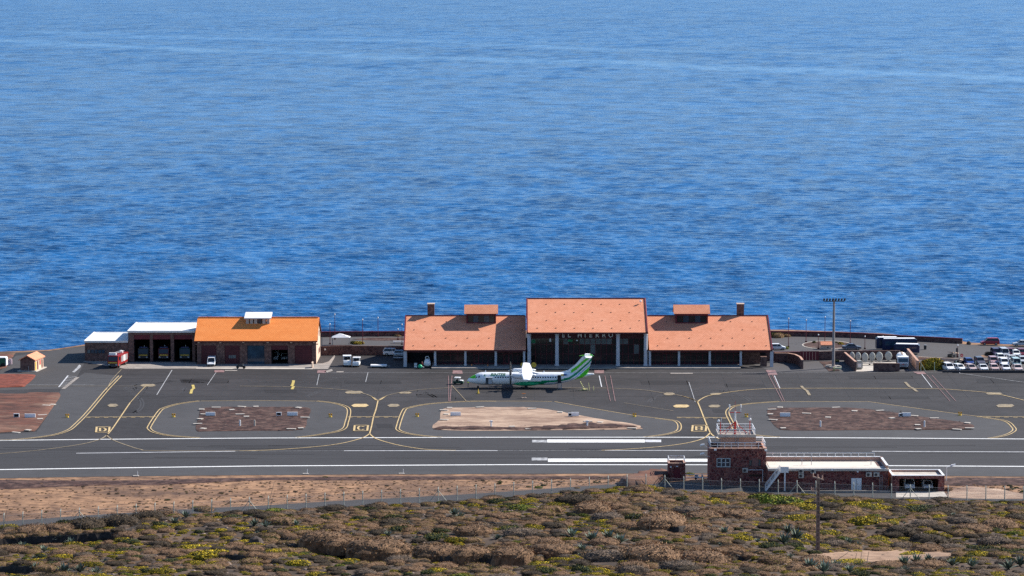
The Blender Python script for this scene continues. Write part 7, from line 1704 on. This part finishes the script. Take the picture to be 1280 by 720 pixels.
def bare(px0, py0, rx, ry, label):
    vs = []; c = PT(px0, py0); n = 28; rings = 7
    ex = (PT(px0+rx, py0)-PT(px0-rx, py0)).xy/2; ey = (PT(px0, py0-ry)-PT(px0, py0+ry)).xy/2; cc = (PT(px0, py0-ry)+PT(px0, py0+ry)).xy/2
    for k in range(1, rings+1):
        for i in range(n):
            a = 2*math.pi*i/n; w = k/rings*(1+.14*math.sin(3*a+px0)+.08*math.sin(7*a)); q = cc + ex*w*math.cos(a) + ey*w*math.sin(a); vs.append((q.x, q.y, hill(q.x, q.y)+(.10 if k < rings else -.05)))
    vs.append((cc.x, cc.y, hill(cc.x, cc.y)+.10)); fs = [((k-1)*n+i, (k-1)*n+(i+1)%n, k*n+(i+1)%n, k*n+i) for k in range(1, rings) for i in range(n)] + [(len(vs)-1, (i+1)%n, i) for i in range(n)]
    o = MB().add(vs, fs).build('ground', soil_sand2, smooth=True); struct(o, label)
soil_sand2 = M('clearing_earth', (0.20,0.115,0.07), .95, col2=(0.40,0.26,0.17), scale=.7, detail=10, bump=.6, bscale=2, dirt=((.13,.08,.05),.3,.6))
bare(1090,696,84,7.5,'sandy brown clearing right of the power pole'); bare(1145,693,62,5.5,'sandy brown ground at the right end of the clearing')
# the shrubs that show largest become things of their own; the rest is ground cover
def vis(it):
    px, py = proj(it[:3]); return (it[3]*F/(it[1]+10)) if (-10 < px < 1290 and 560 < py < 728) else 0
caps = {'cushion_shrub': 290, 'spurge_bush': 230, 'leafy_shrub': 90, 'agave': 90}; cnt = {}; rest = {}
zones = [(lambda x, y: y < 662 and x < 420, 'under the left fence'), (lambda x, y: y < 640 and x < 800, 'below the middle fence'), (lambda x, y: y < 640 and x < 1000, 'below the control tower'), (lambda x, y: y < 650, 'below the garage'),
         (lambda x, y: 380 < x < 730 and 676 < y < 703, 'along the long dark terrace'), (lambda x, y: 950 < x < 1075, 'around the power pole'), (lambda x, y: x >= 1075 and y > 680, 'beside the sandy clearing'), (lambda x, y: x >= 1075, 'between garage and sandy clearing'),
         (lambda x, y: x < 200 and y < 690, 'on the far left slope'), (lambda x, y: x < 200, 'at the bottom left corner'), (lambda x, y: x < 420, 'on the left slope'), (lambda x, y: y > 700 and x < 730, 'in front of the long terrace'), (lambda x, y: x < 730, 'above the long dark terrace'), (lambda x, y: y > 690, 'left below the power pole'), (lambda x, y: True, 'left of the power pole')]
for it in sorted(items, key=vis, reverse=True):
    x, y, z, r, k, zs = it; nm = NAMES.get(k, 'cushion_shrub'); v = vis(it)
    me = rv.choice(KINDS[k]); rz = rv.uniform(0, 6.28)
    if v > 0 and cnt.get(nm, 0) < caps[nm]:
        cnt[nm] = cnt.get(nm, 0) + 1; px, py = proj((x, y, z)); zn = next(s for f_, s in zones if f_(px, py))
        sz = 'large ' if v > 22 else 'medium ' if v > 13 else 'small '
        o = link(nm, me, None, (x, y, z), (0,0,rz)); o.scale = (r*1.18, r*.95, r*zs)
        lb = sz + WORDS[k] + ' ' + zn; o.rotation_euler.z = (rz % 1.0) - .5; tag(o, lb, {'agave':'agave'}.get(k, 'shrub'), lb + ' (alike)' if False else lb.replace('large ','').replace('medium ','').replace('small ','')+', '+sz.strip()+' ones')
    else: rest.setdefault((k, KINDS[k].index(me)), []).append((x, y, z, r, r*zs, rz))
_o = 'second third fourth fifth sixth seventh eighth ninth tenth eleventh twelfth thirteenth fourteenth fifteenth sixteenth seventeenth eighteenth nineteenth twentieth twenty-first twenty-second twenty-third twenty-fourth twenty-fifth twenty-sixth twenty-seventh twenty-eighth'.split()
ORD = ['leftmost'] + [v+' from the left' for v in _o]
byl = {}
for o in scene.objects:
    if o.name.split('.')[0] in caps and o.parent is None and 'label' in o: byl.setdefault(o['label'], []).append(o)
for lb, L_ in byl.items():
    L_.sort(key=lambda o: proj(o.location)[0])
    for i, o in enumerate(L_):
        if 1 < len(L_) <= 24:
            cut = next(' '+s for _, s in zones if lb.endswith(s)); o['label'] = lb[:-len(cut)] + ', ' + (ORD[i] if i < len(L_)-1 or len(L_) < 3 and False else 'rightmost') + ',' + cut
            o['group'] = lb.split(' ', 1)[1]
print('things', cnt, 'rest', sum(len(v) for v in rest.values()))
# ground cover: one object, geometry nodes instancing the same shapes on points
def scatter(name, groups, label):
    """groups: list of (mesh, [(x,y,z,r,rz_scale,rot)])"""
    me = bpy.data.meshes.new(name); pts = []; sc = []; ro = []; ix = []
    for gi, (m, L_) in enumerate(groups):
        for x, y, z, r, zsc, rz in L_: pts.append((x,y,z)); sc += [r*1.18, r*.95, zsc]; ro += [0,0,(rz % 1.0)-.5]; ix.append(gi)
    me.from_pydata(pts, [], [])
    a = me.attributes.new('sc','FLOAT_VECTOR','POINT'); a.data.foreach_set('vector', sc)
    a = me.attributes.new('ro','FLOAT_VECTOR','POINT'); a.data.foreach_set('vector', ro)
    a = me.attributes.new('ix','INT','POINT'); a.data.foreach_set('value', ix)
    o = bpy.data.objects.new(name, me); COL.objects.link(o); o['kind'] = 'stuff'; o['label'] = label
    ng = bpy.data.node_groups.new(name, 'GeometryNodeTree'); ng.interface.new_socket('Geometry', in_out='INPUT', socket_type='NodeSocketGeometry'); ng.interface.new_socket('Geometry', in_out='OUTPUT', socket_type='NodeSocketGeometry')
    N = ng.nodes.new; L = ng.links.new; gi_ = N('NodeGroupInput'); go = N('NodeGroupOutput'); jn = N('GeometryNodeJoinGeometry')
    def attr(nm, ty):
        q = N('GeometryNodeInputNamedAttribute'); q.data_type = ty; q.inputs[0].default_value = nm; return q
    for gi, (m, L_) in enumerate(groups):
        src = next(ob for ob in scene.objects if ob.data == m) if any(ob.data == m for ob in scene.objects) else None
        if src is None: continue
        oi = N('GeometryNodeObjectInfo'); oi.inputs['Object'].default_value = src; oi.transform_space = 'ORIGINAL'
        ip = N('GeometryNodeInstanceOnPoints'); L(gi_.outputs[0], ip.inputs['Points']); L(oi.outputs['Geometry'], ip.inputs['Instance'])
        cmp_ = N('FunctionNodeCompare'); cmp_.data_type = 'INT'; cmp_.operation = 'EQUAL'; L(attr('ix','INT').outputs['Attribute'], cmp_.inputs[2]); cmp_.inputs[3].default_value = gi; L(cmp_.outputs[0], ip.inputs['Selection'])
        L(attr('sc','FLOAT_VECTOR').outputs['Attribute'], ip.inputs['Scale']); 
        e2 = N('FunctionNodeEulerToRotation'); L(attr('ro','FLOAT_VECTOR').outputs['Attribute'], e2.inputs[0]); L(e2.outputs[0], ip.inputs['Rotation']); L(ip.outputs[0], jn.inputs[0])
    L(jn.outputs[0], go.inputs[0]); md = o.modifiers.new('gn','NODES'); md.node_group = ng; return o
scatter('ground_cover', [(KINDS[k][i], v) for (k, i), v in rest.items()], 'low dry scrub filling the ground between the larger shrubs')
# tiny tufts and stones on bare ground
def seeds(n, fn):
    out = []
    while len(out) < n:
        q = fn()
        if q: out.append(q)
    return out
def strip_pt():
    px = rv.uniform(-40, 1320); lo = float(np.interp(px, [0,320,620,900,1280],[600,597,596,596,600])); hi = float(np.interp(px, [a for a,_ in FENCE_PX], [b for _,b in FENCE_PX])) - 9
    py = lo + (hi-lo)*rv.random()
    if 828 < px < 1190 or hi < lo: return None
    q = P(px, py); r = rv.uniform(.08,.24)*(2 if rv.random() < .12 else 1); return (q.x, q.y, .02, r, r*.8, rv.uniform(0,6.28))
scatter('grass', [(KINDS['pink'][0], seeds(900, strip_pt)), (KINDS['leafy'][0], seeds(260, strip_pt)), (KINDS['dark'][0], seeds(700, strip_pt))], 'tiny dry tufts dotted over the bare tan strip')
st_me = MB().lathe([(.7,-.3),(1.0,.1),(.7,.55),(.2,.75)],6).mesh('rock', rock_m); st2 = MB().lathe([(.8,-.3),(1.0,.05),(.6,.45),(.15,.6)],5).mesh('rock', M('pale_rock',(0.26,0.19,0.15),.95,.2,1))
def rk(px, py, w_, me, lb):
    q = PT(px, py) if py > 640 else P(px, py); s = F/(q.y+10); o = link('rock', me, None, (q.x,q.y,q.z), (0,0,rv.uniform(0,6))); o.scale = (w_/s/2, w_/s/2, w_/s/1.6); return tag(o, lb, 'rock')
rk(293,680,15,st_me,'dark lava outcrop left of the dark terrace hollow'); rk(320,680,20,st_me,'dark lava boulder beside the yellow bushes on the left slope'); rk(230,645,8,st2,'pale pinkish stone near the agaves below the fence'); rk(242,716,9,st2,'upright pale stone at the bottom edge near the left'); rk(285,706,10,st2,'light grey boulder in scrub below the left terrace'); rk(1046,668,12,st_me,'dark stone just right of the power pole')
rp_ = rest_pts = []
def hill_pt():
    x = rv.uniform(-75,75); y = rv.uniform(372,520)
    if y > FY(x)-1: return None
    r = rv.uniform(.08,.32); return (x, y, hill(x,y), r, r*.8, rv.uniform(0,6.28))
scatter('gravel', [(st_me, seeds(2200, hill_pt)), (st2, seeds(1400, hill_pt))], 'loose dark and pale stones between the shrubs')
def isl_pt(x0,x1,y0,y1):
    def f():
        q = P(rv.uniform(x0,x1), rv.uniform(y0,y1)); r = rv.uniform(.06,.2); return (q.x,q.y,.09,r,r*.7,rv.uniform(0,6.28))
    return f
scatter('gravel', [(st_me, seeds(300, isl_pt(256,372,512,536))+seeds(120, isl_pt(560,740,531,537))+seeds(320, isl_pt(976,1130,513,536))+seeds(160, isl_pt(1130,1200,526,536))+seeds(200, isl_pt(0,46,496,536))), (st2, seeds(160, isl_pt(256,372,512,536))+seeds(120, isl_pt(976,1140,513,536))+seeds(160, isl_pt(562,700,512,533))+seeds(120, isl_pt(0,46,496,536)))], 'scattered cinders on the soil islands')
# dry stalks standing out of the scrub
stalk = M('dry_stalk', (0.34,0.25,0.17), .8)
for px, py, dx, h, lb in ((2,668,9,40,'pale leaning stick at the far left edge'),(60,716,9,18,'pale fallen stick at bottom left'),(167,659,10,9,'thin pale stick under the fence at left'),(100,676,2,17,'thin reddish stalk on the left slope'),(264,650,2,28,'thin brown agave stalk below the fence'),(334,636,9,34,'leaning branched brown stalk by the fence'),(337,636,6,20,'second leaning brown stalk by the fence'),(788,652,8,16,'pale leaning stick above the agave patch'),(748,664,1,22,'reddish upright stalk in the agave patch'),(812,664,1,20,'orange-brown stalk right of the agave patch'),(1040,704,20,13,'pale fallen pole at the sandy clearing'),(1067,706,4,14,'thin dark stake left in the clearing'),(1075,706,2,15,'thin dark stake right in the clearing'),(1083,706,3,16,'thin pale stake at the right of the clearing'),(948,660,3,12,'thin white stick on the middle right slope')):
    q = PT(px, py); s = F/(q.y+10); t = MB().tube((0,0,-.1),(dx/s, .2, h/s*.98),.05,.025,n=5).build('dry_stalk', stalk, None, loc=(q.x,q.y,q.z)); tag(t, lb, 'stalk')
# planted greenery near the buildings
def plant(name, px, py, w_, k, zs, label, i=0, sy=.9):
    q = P(px, py); s = F/(q.y+10); r = w_/s/2/.95; t = link(name, KINDS[k][i % len(KINDS[k])], None, (q.x, q.y+r*.5, .03), (0,0,i*1.3)); t.scale = (r, r*sy, r*zs); return tag(t, label, 'bush')
hedge = shrub_mesh('hedge', 200, leaf_olive, 2600, .9, .35, size=.06, leaf2=leaf_yel, mix=.35)
q = P(1163, 463.2); t = link('hedge', hedge, None, (q.x, q.y+1.6, .03)); t.scale = (3.25, 1.8, 3.4); tag(t, 'dense rounded green hedge with yellow top left of the car park', 'hedge')
plant('bush', 448, 430.6, 14, 'yellow', 1.0, 'yellow leafy bush behind the left boundary wall', 1); plant('bush', 442, 430, 12, 'leafy', 1.0, 'dark leafy bush beside the yellow one behind the boundary wall')
plant('bush', 489, 420, 10, 'yellow', .9, 'pale green bush at the sea wall near the terminal', 2); plant('bush', 497, 421, 12, 'olive', 1.0, 'olive bush at the sea wall near the terminal')
plant('bush', 973, 422.5, 20, 'olive', 1.3, 'broad olive bush between terminal roof and sea wall', 1); plant('bush', 984, 421.5, 12, 'olive', 1.3, 'smaller olive bush at the sea wall right of terminal', 2); plant('bush', 964, 421.5, 14, 'leafy', 1.4, 'dark bush just above the right end of the roof')
plant('bush', 980, 436.5, 14, 'green', 1.1, 'bright green bush beside the white car behind the terminal'); plant('bush', 1052, 431, 9, 'yellow', 1.2, 'yellow succulent bush on the roundabout', 3); plant('bush', 1044, 429, 6, 'leafy', 1.2, 'small dark plant on the roundabout'); plant('bush', 1018, 429, 6, 'leafy', 1.6, 'small upright dark plant at roundabout left', 1)
plant('bush', 1238, 444.5, 14, 'dark', 1.3, 'round dark grey bush on the car park island'); plant('bush', 1046, 452.5, 8, 'leafy', 1.2, 'dark bush in shade right of the mast', 2)
plant('bush', 1186, 614, 12, 'rust', 1.5, 'orange tinted bush against the garage side wall'); plant('bush', 862, 594, 14, 'green', .8, 'low green bush behind the white guard rail'); plant('bush', 1265, 612, 9, 'leafy', .8, 'dark tuft on the bare ground at the right edge', 1); plant('bush', 1262, 613, 9, 'rust', 1.0, 'rust tuft on bare ground right of the garage', 1); plant('bush', 1279, 615, 8, 'green', .9, 'green tuft at the right edge by the fence')
plant('bush', 673, 610.5, 12, 'green', .8, 'bright green tuft on the tan strip in the middle'); plant('bush', 679, 607.5, 7, 'leafy', .8, 'small dark tuft beside the bright green one'); plant('bush', 246, 636, 12, 'green', .8, 'bright green tuft on the strip above the fence at left', 1); plant('bush', 795, 602.5, 8, 'leafy', .9, 'small tuft on the reddish earth bank', 1); plant('bush', 722, 611, 9, 'olive', .8, 'olive tuft left of the fence brace')
